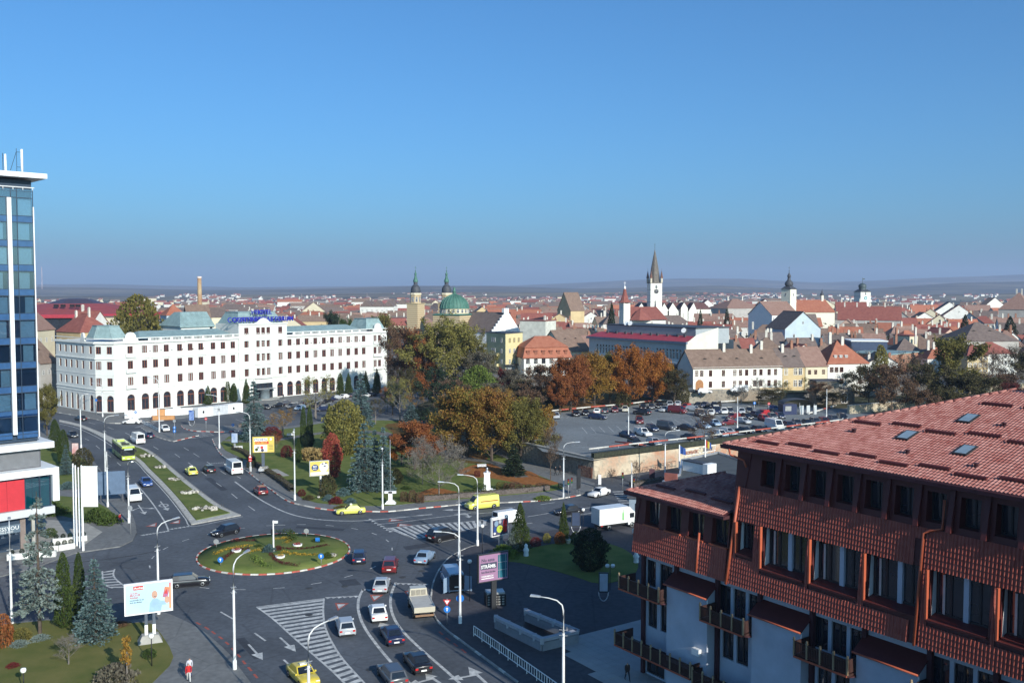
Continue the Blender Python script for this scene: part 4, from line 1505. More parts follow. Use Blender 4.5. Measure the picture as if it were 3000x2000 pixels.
 def guard(f,xa,xb,y):
  m=MB()
  a,b=f(xa,y,.14),f(xb,y,.14)
  m.add([a+Vector((0,-.1,0)),b+Vector((0,-.1,0)),b+Vector((0,.12,.13)),a+Vector((0,.12,.13)),a+Vector((0,.14,-.05)),b+Vector((0,.14,-.05))],[(0,1,2,3),(3,2,5,4)])
  m.box(a.x,b.x,a.y-.06,a.y+.06,a.z-.1,a.z+.08)
  m.build('snow_guard',M_RED,t)
 for k in range(9):
  x=12.9+k*2.75
  guard(top,x,x+2.15,.7+(.45 if k%2 else 0))
 for k in range(9):
  x=17.9+k*3.0
  guard(top,x,x+2.3,6.2+(.5 if k%2 else 0))
 for k in range(4):
  x=25+k*3.1
  guard(top,x,x+2.3,11.8)
 for k in range(3):
  guard(low,1.6+k*3.3,3.9+k*3.3,.6+(.35 if k%2 else 0))
 def skylight(x,y):
  m=MB()
  a=[top(x,y,.16),top(x+1.05,y,.16),top(x+1.05,y+1.5,.16),top(x,y+1.5,.16)]
  b=[top(x,y,-.1),top(x+1.05,y,-.1),top(x+1.05,y+1.5,-.1),top(x,y+1.5,-.1)]
  m.add(a+b,[(0,1,2,3),(4,5,1,0),(5,6,2,1),(7,4,0,3),(6,7,3,2)])
  o=m.build('skylight',M_DFR,t)
  g=MB().add([top(x+.12,y+.12,.175),top(x+.93,y+.12,.175),top(x+.93,y+1.38,.175),top(x+.12,y+1.38,.175)],[(0,1,2,3)])
  g.build('pane',mat('skylight_glass',(0.25,0.32,0.36),rough=0.15,spec=0.8),o)
 skylight(22.6,4.4)
 skylight(25.0,8.3)
 skylight(27.6,3.4)
 for x,y in((19.0,4.6),(24.8,2.6),(30,2.2),(28.4,8.6)):
  p=top(x,y,0)
  MB().lathe([(.16,0),(.14,.22),(.2,.24),(.2,.3)],8,p).build('roof_vent',M_SHUT,t)
 MB().tube([(11.3,-.75,22.35),(11.4,-.7,21.9),(12.2,yz(21.4)-.1,21.5),(12.5,yz(21)-.1,21.0)],.09,6).build('drain_bend',M_RED2,t)
 b=thing('apartment_block','unseen plain beige block added to shade the plaza','building',O,rz)  # out of view; added and sized to cast shade on the plaza
 MB().box(45,70,-12.5,-3.6,0,28.5).build('wall',mat('block_beige',(0.45,0.4,0.33),rough=0.9,var=0.1),b)
 MB().box(44.6,70.4,-12.9,-3.2,28.5,28.9).build('roof',M_SLATE,b)
 MB().box(40,58,14,34,0,33.5).build('added_shade_block',MATS['block_beige'],b)  # second unseen block, added to shade the plaza lawn
 for fl in range(8):
  for k in range(6):
   win(b,'white',47+k*3.9,-12.55,1.5+fl*3.4,1.4,1.6,pane=False)
tile_house()
# ------ fortress wall and edges of the walled car park
def rubble_mat(name,c1,c2,c3,scale=1.6):
 m=bpy.data.materials.new(name)
 m.use_nodes=True
 n,l=m.node_tree.nodes,m.node_tree.links
 b=n['Principled BSDF']
 b.inputs['Roughness'].default_value=0.95
 b.inputs['Specular IOR Level'].default_value=0.1
 geo=n.new('ShaderNodeNewGeometry')
 vo=n.new('ShaderNodeTexVoronoi')
 vo.inputs['Scale'].default_value=scale
 l.new(geo.outputs['Position'],vo.inputs['Vector'])
 no=n.new('ShaderNodeTexNoise')
 no.inputs['Scale'].default_value=0.16
 no.inputs['Detail'].default_value=9
 l.new(geo.outputs['Position'],no.inputs['Vector'])
 mr=n.new('ShaderNodeMapRange')
 mr.inputs['From Min'].default_value=0.42
 mr.inputs['From Max'].default_value=0.62
 l.new(no.outputs['Fac'],mr.inputs['Value'])
 m1=n.new('ShaderNodeMix')
 m1.data_type='RGBA'
 m1.inputs[6].default_value=(*c1,1)
 m1.inputs[7].default_value=(*c2,1)
 l.new(mr.outputs[0],m1.inputs[0])
 m2=n.new('ShaderNodeMix')
 m2.data_type='RGBA'
 m2.inputs[7].default_value=(*c3,1)
 l.new(m1.outputs[2],m2.inputs[6])
 sep=n.new('ShaderNodeSeparateColor')
 l.new(vo.outputs['Color'],sep.inputs[0])
 mr2=n.new('ShaderNodeMapRange')
 mr2.inputs['From Min'].default_value=0.45
 mr2.inputs['To Max'].default_value=0.75
 l.new(sep.outputs[0],mr2.inputs['Value'])
 l.new(mr2.outputs[0],m2.inputs[0])
 l.new(m2.outputs[2],b.inputs['Base Color'])
 bu=n.new('ShaderNodeBump')
 bu.inputs['Strength'].default_value=0.7
 bu.inputs['Distance'].default_value=0.15
 l.new(vo.outputs['Distance'],bu.inputs['Height'])
 l.new(bu.outputs['Normal'],b.inputs['Normal'])
 return m
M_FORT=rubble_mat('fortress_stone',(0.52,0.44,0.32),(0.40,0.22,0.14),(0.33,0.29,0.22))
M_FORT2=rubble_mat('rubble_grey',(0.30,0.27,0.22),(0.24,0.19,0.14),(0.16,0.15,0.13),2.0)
M_BRICKW=rubble_mat('old_brick',(0.30,0.13,0.08),(0.42,0.30,0.22),(0.22,0.10,0.07),3.0)
def along_wall(name,label,a,b,z0,z1,m,thick=.7,cap=None,batter=.25,cat='wall'):
 d=(b-a)
 L=d.length
 t=thing(name,label,cat,(a.x,a.y,0),math.atan2(d.y,d.x))
 mb=MB()
 n=max(2,int(L/3))
 rr=random.Random(int(L*10))
 for i in range(n):
  xa,xb=L*i/n,L*(i+1)/n
  mb.add([(xa,-batter,z0),(xb,-batter,z0),(xb,0,z1),(xa,0,z1),(xa,thick,z1),(xb,thick,z1)],[(0,1,2,3),(3,2,5,4)])
 mb.add([(0,-batter,z0),(0,0,z1),(0,thick,z1),(0,thick,z0)],[(0,1,2,3)])
 mb.add([(L,-batter,z0),(L,0,z1),(L,thick,z1),(L,thick,z0)],[(3,2,1,0)])
 mb.build('masonry',m,t)
 if cap:
  MB().box(-.1,L+.1,-.12,thick+.1,z1,z1+.14).build('coping',cap,t)
 return t,L
w0,w1,w2=Vector((15.2,176.3,0)),Vector((128,251,0)),Vector((2.6,194.5,0))
t,L=along_wall('fortress_wall','pale rubble fortress wall holding up the car park',w0,w1,0,ZL+.15,M_FORT)
MB().box(0,L,-.05,.75,ZL+.15,ZL+1.25).build('parapet_hedge',mat('parapet_green',(0.05,0.055,0.035),rough=0.95,var=0.3,scale=2),t)
mb=MB()
for k in range(int(L/.35)):
 mb.box(k*.35,k*.35+.04,-.14,-.1,ZL+.2,ZL+1.3)
mb.box(0,L,-.14,-.1,ZL+1.25,ZL+1.31)
mb.box(0,L,-.14,-.1,ZL+.3,ZL+.36)
tag(mb.build('railing',M_BLACK,t),kind='stuff')
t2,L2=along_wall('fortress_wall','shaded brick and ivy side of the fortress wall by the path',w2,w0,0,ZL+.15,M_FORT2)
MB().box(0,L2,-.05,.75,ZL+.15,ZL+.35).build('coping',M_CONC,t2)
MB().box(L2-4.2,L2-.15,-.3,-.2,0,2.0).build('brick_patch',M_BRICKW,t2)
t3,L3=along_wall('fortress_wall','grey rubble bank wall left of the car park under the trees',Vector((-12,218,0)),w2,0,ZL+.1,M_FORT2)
def pipe_rail(label,pts,z,r=.16,cols=(0,1)):
 """fat pipe barrier painted red and white, every length its own part"""
 t=thing('pipe_barrier',label,'barrier',pts[0])
 o=pts[0]
 L=arclen(pts)
 n=max(1,int(L[-1]/5.0))
 for i in range(n):
  a,b=along(pts,L[-1]*i/n,L)-o,along(pts,L[-1]*(i+.985)/n,L)-o
  a.z=b.z=z-o.z
  MB().tube([a,b],r,8).build('pipe_section',[M_KW,M_KR][cols[i%len(cols)]],t)
  p=(a+b)/2
  MB().tube([(p.x,p.y,p.z-.55),(p.x,p.y,p.z)],.07,6).build('support',M_METAL,t)
pipe_rail('red and white pipe barrier along the wall edge of the car park',[P(1724,1328,ZL+.6),P(1838,1314,ZL+.6),P(1965,1300,ZL+.6),P(2090,1286,ZL+.6),P(2176,1275,ZL+.6),P(2278,1263,ZL+.6),P(2372,1251,ZL+.6),P(2470,1239,ZL+.6)],ZL+1.45)
pipe_rail('red and white pipe barrier between car park and orange trees',[P(1600,1211,ZL),P(1743,1197,ZL),P(1837,1189,ZL),P(1921,1178,ZL),P(2024,1178,ZL)],ZL+.6,.2)
pipe_rail('short white pipe barrier below the rubble wall',[P(2105,1183,ZL),P(2155,1180,ZL)],ZL+.6,.2,(0,))
pipe_rail('white pipe barrier beside the car park exit',[P(2368,1216,ZL),P(2410,1204,ZL),P(2450,1192,ZL)],ZL+.5,.2,(0,0,1))
pipe_rail('low pipe barrier at the corner of the car park',[P(1802,1300,ZL),P(1848,1308,ZL),P(1893,1311,ZL)],ZL+.5,.14,(1,0))
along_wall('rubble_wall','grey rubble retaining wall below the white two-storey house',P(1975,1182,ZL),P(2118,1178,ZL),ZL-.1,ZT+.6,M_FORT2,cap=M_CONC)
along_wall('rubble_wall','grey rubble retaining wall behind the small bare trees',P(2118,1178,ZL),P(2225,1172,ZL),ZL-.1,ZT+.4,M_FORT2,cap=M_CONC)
M_FORT3=rubble_mat('fortress_pale',(0.50,0.43,0.31),(0.42,0.34,0.24),(0.30,0.26,0.2),1.2)
along_wall('fortress_wall','sunlit old town wall behind the bare trees, lower stretch',P(2488,1235,1.5),P(2800,1205,1.5),0,5.6,M_FORT3,cap=M_CONC)
along_wall('fortress_wall','sunlit old town wall right of the tall trees, upper stretch',P(2840,1178,3),P(3150,1160,3),1,7.6,M_FORT3,cap=M_CONC)
# ------ houses
ROOFS=[mat('roof_orange',(0.29,0.095,0.055),rough=0.85,col2=(0.38,0.15,0.09),scale=0.7,detail=9,bump=.3,bscale=6),mat('roof_red',(0.20,0.06,0.048),rough=0.85,col2=(0.28,0.10,0.075),scale=0.7,detail=9,bump=.3,bscale=6),mat('roof_brown',(0.15,0.10,0.075),rough=0.9,col2=(0.24,0.165,0.125),scale=0.9,detail=10,bump=.4,bscale=6),mat('roof_umber',(0.115,0.085,0.075),rough=0.85,col2=(0.19,0.145,0.125),scale=0.9,detail=10,bump=.4,bscale=6),mat('roof_pinkbrown',(0.22,0.125,0.095),rough=0.9,col2=(0.30,0.19,0.15),scale=0.9,detail=10,bump=.4,bscale=6)]
ROOFN=['orange','red','brown','dark brown','faded red']
WALLS=[mat('wall_white',(0.66,0.65,0.60),rough=0.9,var=0.1,scale=0.3,detail=8),mat('wall_cream',(0.60,0.54,0.39),rough=0.9,var=0.1,scale=0.3,detail=8),mat('wall_ochre',(0.52,0.40,0.22),rough=0.9,var=0.12,scale=0.3,detail=8),mat('wall_blue',(0.42,0.50,0.55),rough=0.9,var=0.1,scale=0.3,detail=8),mat('wall_grey',(0.38,0.36,0.33),rough=0.9,var=0.15,scale=0.3,detail=8),mat('wall_pink',(0.52,0.36,0.28),rough=0.9,var=0.1,scale=0.3,detail=8)]
WALLN=['white','cream','ochre','pale blue','grey','salmon']
M_CHIM=mat('chimney_white',(0.58,0.55,0.48),rough=0.9,var=0.15,scale=1)
M_CHIMB=mat('chimney_brick',(0.30,0.15,0.10),rough=0.9,var=0.2,scale=2)
CHIM=[]
for k,mm in enumerate((M_CHIM,M_CHIMB)):
 c=MB().box(-.4,.4,-.3,.3,-1.2,1.9).box(-.5,.5,-.4,.4,1.9,2.05).box(-.3,.3,-.2,.2,2.05,2.35).mesh('chimney_%d'%k)
 c.materials.append(mm)
 CHIM.append(c)
e=MB()
pts=[(-1.1,0),(-.7,.16),(-.3,.36),(0,.42),(.3,.36),(.7,.16),(1.1,0)]
e.add([(p[0],0,p[1])for p in pts]+[(p[0],1.2,p[1]*.2)for p in pts],[(i,i+1,i+8,i+7)for i in range(6)])
EYE_M=e.use(1).add([(-.62,-.02,.02),(.62,-.02,.02),(.25,-.02,.24),(-.25,-.02,.24)],[(0,1,2,3)]).mesh('eyelid_dormer')
HOUSES=[]
TAKEN=[]
def house(p0,p1,depth,z0,h,rh,kind='gable',wall=0,roof=1,cols=4,rows=2,style='white',chim=(),eyes=(),label=None,name='house',group=None,xs=None,zs=None,ww=1.1,wh=1.5,ov=.35,side=True,door=None,wallm=None,roofm=None):
 """p0 -> p1 is the front (the street side, towards -y of the house); every window, chimney and dormer is its own part"""
 d=p1-p0
 W=math.hypot(d.x,d.y)
 t=thing(name,label or 'house','house',(p0.x,p0.y,z0),math.atan2(d.y,d.x),group)
 wm,rm=wallm or WALLS[wall],roofm or ROOFS[roof]
 mb=MB()
 zb=-1.0
 if kind=='gfront':
  mb.add([(0,0,zb),(W,0,zb),(W,0,h),(W/2,0,h+rh-.06),(0,0,h)],[(0,1,2,3,4)])
  mb.add([(0,depth,zb),(W,depth,zb),(W,depth,h),(W/2,depth,h+rh-.06),(0,depth,h)],[(4,3,2,1,0)])
  mb.add([(0,0,zb),(0,0,h),(0,depth,h),(0,depth,zb)],[(0,1,2,3)])
  mb.add([(W,0,zb),(W,depth,zb),(W,depth,h),(W,0,h)],[(0,1,2,3)])
 else:
  mb.add([(0,0,zb),(W,0,zb),(W,0,h),(0,0,h)],[(0,1,2,3)])
  mb.add([(0,depth,zb),(W,depth,zb),(W,depth,h),(0,depth,h)],[(3,2,1,0)])
  if kind=='gable':
   mb.add([(0,0,zb),(0,0,h),(0,depth/2,h+rh-.06),(0,depth,h),(0,depth,zb)],[(0,1,2,3,4)])
   mb.add([(W,0,zb),(W,0,h),(W,depth/2,h+rh-.06),(W,depth,h),(W,depth,zb)],[(4,3,2,1,0)])
  else:
   mb.add([(0,0,zb),(0,0,h),(0,depth,h),(0,depth,zb)],[(0,1,2,3)])
   mb.add([(W,0,zb),(W,depth,zb),(W,depth,h),(W,0,h)],[(0,1,2,3)])
 mb.build('wall',wm,t)
 r=MB()
 th=.16
 def slab_(q):
  q=[Vector(p)for p in q]
  low=[p-Vector((0,0,th))for p in q]
  n=len(q)
  r.add(q+low,[tuple(range(n))]+[(i,i+n,(i+1)%n+n,(i+1)%n)for i in range(n)]+[tuple(range(2*n-1,n-1,-1))])
 if kind=='gfront':
  s=rh/(W/2)*ov
  slab_([(-ov,-ov,h-s),(W/2,-ov,h+rh),(W/2,depth+ov,h+rh),(-ov,depth+ov,h-s)][::-1])
  slab_([(W/2,-ov,h+rh),(W+ov,-ov,h-s),(W+ov,depth+ov,h-s),(W/2,depth+ov,h+rh)][::-1])
  rf=lambda x,y:h+rh*(1-abs(x-W/2)/(W/2))
 elif kind=='gable':
  s=rh/(depth/2)*ov
  slab_([(-ov,-ov,h-s),(W+ov,-ov,h-s),(W+ov,depth/2,h+rh),(-ov,depth/2,h+rh)])
  slab_([(-ov,depth/2,h+rh),(W+ov,depth/2,h+rh),(W+ov,depth+ov,h-s),(-ov,depth+ov,h-s)])
  rf=lambda x,y:h+rh*(1-abs(y-depth/2)/(depth/2))
 elif kind=='flat':
  r.box(-.25,W+.25,-.25,depth+.25,h,h+.35)
  rf=lambda x,y:h
 else:
  k=min(depth/2,W/2-.3)
  s=rh/(depth/2)*ov
  a,b,c,e_=(-ov,-ov,h-s),(W+ov,-ov,h-s),(W+ov,depth+ov,h-s),(-ov,depth+ov,h-s)
  m1,m2=(k,depth/2,h+rh),(W-k,depth/2,h+rh)
  r.add([a,b,c,e_,m1,m2],[(0,1,5,4),(2,3,4,5),(3,0,4),(1,2,5),(3,2,1,0)])
  rf=lambda x,y:h+rh*(1-abs(y-depth/2)/(depth/2))
 ro=r.build('roof',rm,t)
 if kind!='flat':
  ri=MB()
  if kind=='gfront':
   ri.tube([(W/2,-ov,h+rh+.02),(W/2,depth+ov,h+rh+.02)],.13,5)
  else:
   k=0 if kind=='gable' else min(depth/2,W/2-.3)
   ri.tube([(k-(ov if kind=='gable' else 0),depth/2,h+rh+.02),(W-k+(ov if kind=='gable' else 0),depth/2,h+rh+.02)],.13,5)
  ri.build('ridge',rm,ro)
 for c in chim:
  x,y=c[0]*W,c[1]*depth
  put('chimney',CHIM[c[2]if len(c)>2 else 0],ro,(x,y,rf(x,y)))
 if eyes:
  me=bpy.data.meshes.get('eyelid_'+rm.name)
  if me is None:
   me=EYE_M.copy()
   me.name='eyelid_'+rm.name
   me.materials.append(rm)
   me.materials.append(M_BLACK)
  for x,yf in eyes:
   put('eyelid_dormer',me,ro,(x*W,yf*depth/2,h+rh*yf+.06))
 if cols:
  xs_=xs or[W*(i+.5)/cols for i in range(cols)]
  zs_=zs or[h*(j+.42)/rows-.2 for j in range(rows)]
  for z in zs_:
   for x in xs_:
    if door and abs(x-door[0])<door[1]/2+ww*.6 and z<2.6:
     continue
    win(t,style,x,-.02,z,ww,wh,pane=bool(label))
 if side and kind in('gfront',):
  win(t,style,W/2,-.02,h+rh*.25,ww*.8,wh*.8)
 HOUSES.append(t)
 TAKEN.append(((p0.x+p1.x)/2-d.y/W*depth/2,(p0.y+p1.y)/2+d.x/W*depth/2,max(W,depth)*.62))
 return t,W
def house_px(uL,uR,veL,yL,yR,depth,rh,kind='gable',z0=None,**kw):
 """front from pixel columns; the eave is seen at row veL on the left end; yL, yR = distances of the two ends"""
 a=AT(uL,veL,yL)
 z0=ZT if z0 is None else z0
 h=a.z-z0
 b=AT(uR,veL,yR)
 return house(Vector((a.x,a.y,0)),Vector((b.x,b.y,0)),depth,z0,h,rh,kind,**kw)
def row_front(uL,uR,yL,yR,us):
 a,b=(uL-1500)/FPX*yL,(uR-1500)/FPX*yR
 W=math.hypot(b-a,yR-yL)
 out=[]
 for u in us:
  k=(u-1500)/FPX
  s=(k*yL-a)/((b-a)-k*(yR-yL))
  out.append(s*W)
 return out
t,W=house_px(2031,2292,1076,269.6,276,11,4.6,wall=0,roof=2,cols=1,xs=row_front(2031,2292,269.6,276,[2041,2056,2082,2120,2153,2170,2188,2212,2230,2254,2273]),zs=[1.0,4.15],style='woodcross',ww=1.0,wh=1.75,chim=((.42,.45),(.72,.4),(.86,.5)),eyes=((.16,.42),(.33,.42),(.52,.42),(.8,.42)),door=(1.9,3.2),label='long white two-storey house with brown roof and arched wooden gate',wallm=mat('wall_offwhite',(0.70,0.69,0.62),rough=0.9,var=0.06,scale=.3))
g=MB()
pts=[(.75,0),(.75,2.2),(1.0,2.85),(1.6,3.25),(2.3,3.25),(2.9,2.85),(3.15,2.2),(3.15,0)]
g.add([(p[0],-.06,p[1])for p in pts],[tuple(range(len(pts)-1,-1,-1))])
g.build('gate',mat('gate_wood',(0.33,0.15,0.055),rough=0.6,var=0.2,scale=2),t)
MB().box(0,W,-.12,-.01,3.35,3.5).build('string_course',M_TRIM,t)
MB().box(0,W,-.15,-.01,6.4,6.75).build('cornice',M_TRIM,t)
MB().box(0,W,-.06,-.01,-.3,.55).build('plinth',mat('plinth_ochre',(0.55,0.42,0.26),rough=.9),t)
hood=MB().box(-.75,.75,-.14,0,0,.12).mesh('window_hood_small')
hood.materials.append(M_TRIM)
for u in row_front(2031,2292,269.6,276,[2048,2082,2120]):
 put('window_hood',hood,t,(u,0,6.15),None,(1.3,1,1))
t,W=house_px(2293,2358,1072,276,277.5,11,4.8,wall=2,roof=3,cols=1,xs=row_front(2293,2358,276,277.5,[2303,2331,2345]),zs=[.6,4.0],style='white',ww=1.2,wh=2.0,chim=((.3,.4),(.8,.5,1)),eyes=((.3,.5),(.7,.5)),label='narrow ochre brick house with white windows between two pale houses')
house_px(2360,2424,1070,277.5,279,12,5.0,wall=0,roof=4,cols=1,xs=row_front(2360,2424,277.5,279,[2372,2390,2413]),zs=[1.0,4.1],style='woodcross',ww=.9,wh=1.3,chim=((.3,.7,1),),label='cream house with faded brown roof and one roof dormer',wallm=WALLS[1])
t,W=house_px(2425,2546,1063,279,281,13,6.4,'hip',wall=0,roof=0,cols=1,xs=row_front(2425,2546,279,281,[2437,2451,2466,2520,2532]),zs=[1.2,4.6],style='woodcross',ww=1.1,wh=1.5,chim=((.3,.5),(.55,.4)),label='white house with bright orange hipped roof behind the bare tree')
for x in(3.2,4.9,6.6):
 m=MB()
 m.box(x-.45,x+.45,1.4,3.2,8.2,9.5)
 o=m.build('dormer',M_TRIM,t)
 win(o,'dark',x,1.36,8.35,.7,1.0,pane=False)
def theatre():
 a,b=Vector((27.3,338.0,0)),Vector((54.9,300.0,0))
 d=b-a
 L=d.length
 t=thing('theatre','grey arcaded theatre with red roof strip and blank white end wall','theatre',(a.x,a.y,ZT),math.atan2(d.y,d.x))
 M_TH=mat('theatre_grey',(0.40,0.45,0.46),rough=0.9,var=0.08)
 ZE=12.4
 ops=[]
 us=[1750,1759,1767,1776,1784,1793,1801,1810,1818,1827,1836,1845,1869,1879,1889,1898,1926,1935,1945,1955,1965,1974,1984,1994]
 ad,ll=(d/L),L
 for u in us:
  k=(u-1500)/FPX
  s=(k*a.y-a.x)/(ad.x-k*ad.y)
  ops.append((s,6.7,1.15,3.2,True))
 mb=MB()
 m2=MB()
 holes(m2,L,-1,ZE,ops,.45)
 mb.add(m2.v,m2.f)
 mb.add([(0,0,-1),(0,22,-1),(0,22,ZE),(0,0,ZE)],[(0,1,2,3)][::1])
 mb.add([(0,22,-1),(L,22,-1),(L,22,ZE),(0,22,ZE)],[(3,2,1,0)])
 mb.build('wall',M_TH,t)
 for o in ops:
  win(t,'darkarch',o[0],.35,o[1],o[2],o[3])
 MB().box(L-.01,L+.5,-.6,14,-1,ZE).build('end_wall',mat('end_wall_white',(0.62,0.59,0.50),rough=.9,var=.15,scale=.4,detail=9),t)
 MB().add([(L+.5,0,ZE),(L+.5,14,ZE),(L+.5,14,16.6),(L+.5,4,14.5)],[(0,1,2,3)]).build('end_wall_upper',MATS['end_wall_white'],t)
 rf=MB()
 rf.add([(-.6,-.7,ZE),(L+.6,-.7,ZE),(L+.6,4.4,ZE+1.6),(1.5,4.4,ZE+1.6)],[(0,1,2,3)])
 rf.build('roof',mat('theatre_roof',(0.36,0.05,0.07),rough=.6,var=.1),t)
 MB().box(-.7,L+.55,-.8,-.1,ZE-.75,ZE-.05).build('cornice',mat('cornice_blue',(0.14,0.18,0.24),rough=.7),t)
 MB().box(-1.6,L-.1,-1.6,.3,5.3,5.75).build('ledge',mat('ledge_blue',(0.34,0.42,0.48),rough=.7),t)
 MB().box(-1.2,L-.1,-1.1,.2,4.6,5.3).build('ledge',MATS['cornice_blue'],t)
 MB().box(4.5,L-.3,4.4,20,ZE-1,ZE+4.0).build('stage_house',mat('stage_grey',(0.33,0.36,0.37),rough=.9,var=.08),t)
 MB().box(4.3,L,4.2,20.2,ZE+4.0,ZE+4.35).build('stage_roof',M_SLATE,t)
 vt=MB().box(-.35,.35,-.5,.1,0,.8).mesh('roof_vent_box')
 vt.materials.append(M_SLATE)
 for k in range(10):
  put('roof_vent',vt,t,(6+k*4.1+(k%3)*.5,3.6,ZE+1.25))
 dish=MB().lathe([(.05,0),(.5,.12),(.85,.35)],14).mesh('satellite_dish')
 dish.materials.append(M_WPAINT)
 for x in(15,17,L-5):
  o=put('satellite_dish',dish,t,(x,4.0,ZE+(4.8 if x<20 else 3.2)))
  o.rotation_euler=(R(65),0,R(20))
 MB().box(L-9,L-.6,-.2,0.02,0,4.5).build('glazed_porch',M_GLASS,t)
 TAKEN.append(((a.x+b.x)/2+9,(a.y+b.y)/2+6,30))
theatre()
def modern_flats():
 a,m,b=AT(1425,1100,332),AT(1481,1100,322),AT(1531,1100,330)
 t=thing('apartment_house','yellow flat-roofed apartment house with shaded side coloured green, behind the park trees','apartment house',(m.x,m.y,ZT-1),0)
 L=lambda p:Vector((p.x-m.x,p.y-m.y,0))
 A,B=L(a),L(b)
 C=A+B
 H=AT(1481,978,322).z-ZT+1
 M_Y,M_G=mat('flats_yellow',(0.60,0.52,0.28),rough=.9,var=.06),mat('flats_shaded_green',(0.36,0.37,0.24),rough=.9,var=.08)  # green is the left face's shade put into the wall colour
 mb=MB()
 mb.add([(0,0,0),(B.x,B.y,0),(B.x,B.y,H),(0,0,H)],[(0,1,2,3)])
 mb.add([(B.x,B.y,0),(C.x,C.y,0),(C.x,C.y,H),(B.x,B.y,H)],[(0,1,2,3)])
 mb.build('wall',M_Y,t)
 mb=MB()
 mb.add([(A.x,A.y,0),(0,0,0),(0,0,H),(A.x,A.y,H)],[(0,1,2,3)])
 mb.add([(A.x,A.y,0),(A.x,A.y,H),(C.x,C.y,H),(C.x,C.y,0)],[(0,1,2,3)])
 mb.build('wall',M_G,t)
 MB().prism([(A.x*1.03,A.y*1.03),(0,-.3),(B.x*1.03,B.y*1.03),(C.x,C.y+.3)],H,H+.3).build('roof',M_SLATE,t)
 M_SH=mat('shutter_ochre',(0.34,0.25,0.08),rough=.7)
 ra,rb=math.atan2(-A.y,-A.x),math.atan2(B.y,B.x)
 win_mesh('shutter',M_SH,M_CURT,'mull',fw=.2)
 for fl,z in enumerate((H-3.0,H-6.6,H-10.2)):
  for k in range(3):
   p=B*(.24+.26*k)
   win(t,'shutter' if fl==0 else 'white',p.x+.05,p.y-.06,z,1.0,1.5,rb)
  for f,w in((.62,2.6),(.2,.9)):
   p=A*f
   win(t,'white',p.x-.05,p.y-.06,z,w,1.5,ra)
  if fl:
   q=MB()
   for s,e in((.35,.98),):
    u0,u1=A*s,A*e
    n=Vector((-.62,-.78,0))
    q.add([(u0.x,u0.y,z-1.1),(u1.x,u1.y,z-1.1),(u1.x+n.x*1.1,u1.y+n.y*1.1,z-1.1),(u0.x+n.x*1.1,u0.y+n.y*1.1,z-1.1)]+[(u0.x,u0.y,z-.1),(u1.x,u1.y,z-.1),(u1.x+n.x*1.1,u1.y+n.y*1.1,z-.1),(u0.x+n.x*1.1,u0.y+n.y*1.1,z-.1)],[(0,1,2,3),(3,2,6,7),(0,3,7,4),(2,1,5,6)])
   q.build('balcony',M_Y,t)
   c=B*.5
   MB().box(-3.5,3.5,-.25,0,z-.9,z-.75).build('string_course',M_Y,t).location=(c.x,c.y,0)
 q=MB().box(-.5,B.length+2,-2.0,.5,4.2,4.5).build('shop_canopy',M_SLATE,t)
 q.rotation_euler.z=rb
 q=MB().box(.3,B.length-.2,-.1,0,.3,3.9).build('shop_window',mat('shop_glass',(0.4,0.47,0.5),rough=.2,spec=.7),t)
 q.rotation_euler.z=rb
 TAKEN.append((m.x,m.y+9,14))
modern_flats()
a,b=AT(1535,1046,318),AT(1672,1046,322)
t,W=house(Vector((a.x,a.y,0)),Vector((b.x,b.y,0)),13,ZT,a.z-ZT-.3,3.2,'hip',wall=0,roof=0,cols=6,rows=2,style='dark',ww=1.3,wh=1.8,label='white house with steep orange mansard roof next to the yellow flats')
r=MB()
h=a.z-ZT-.3
r.frustum([(-.5,-.5),(W+.5,-.5),(W+.5,13.5),(-.5,13.5)],h,[(.7,1.2),(W-.7,1.2),(W-.7,11.8),(.7,11.8)],h+3.4)
r.frustum([(.3,.8),(W-.3,.8),(W-.3,12.2),(.3,12.2)],h+3.4,[(5.5,6),(W-5.5,6),(W-5.5,7),(5.5,7)],h+7.0)
r.build('mansard',ROOFS[0],t)
for k in range(6):
 m=MB().box(-.55,.55,-.2,1.2,0,1.4)
 m.add([(-.7,-.5,1.35),(.7,-.5,1.35),(.7,1.2,1.75),(-.7,1.2,1.75)],[(0,1,2,3)])
 o=m.build('dormer',ROOFS[0],t)
 o.location=(1.6+k*(W-3.2)/5,.25,h+.9)
 win(o,'dark',0,-.22,.2,.7,.9,pane=False)
def stepped():
 a,b=AT(1440,972,414),AT(1522,972,426)
 t,W=house(Vector((a.x,a.y,0)),Vector((b.x,b.y,0)),26,ZT,a.z-ZT,AT(1482,913,420).z-a.z-.4,'gfront',wall=0,roof=3,cols=0,label='white house with a stepped gable and a broad roof',side=False,wallm=mat('gable_white',(0.8,0.8,0.78),rough=.9,var=.04))
 g=MB()
 h=a.z-ZT
 rh=AT(1482,913,420).z-a.z
 n=7
 for k in range(n):
  x0,x1=W/2*k/n,W/2*(k+1)/n
  g.box(x0,x1,-.5,.1,h-4,h+rh*(k+.9)/n)
 g.add([(W/2,-.4,h-4),(W,-.4,h-4),(W,-.4,h),(W/2+.8,-.4,h+rh+.3),(W/2,-.4,h+rh+.3)],[(0,1,2,3,4)])
 g.box(W/2-1.4,W/2+1.4,-.5,1.0,h+rh-.4,h+rh+1.5)
 g.build('stepped_gable',MATS['gable_white'],t)
 a2,b2=AT(1523,1000,410),AT(1598,1000,404)
 house(Vector((a2.x,a2.y,0)),Vector((b2.x,b2.y,0)),10,ZT,AT(1560,940,407).z-ZT,.5,'flat',wall=4,cols=0,label='windowless grey firewall block right of the stepped gable',wallm=mat('firewall',(0.55,0.55,0.48),rough=.9,var=.18,scale=.6,detail=9),chim=((.85,.3),))
stepped()
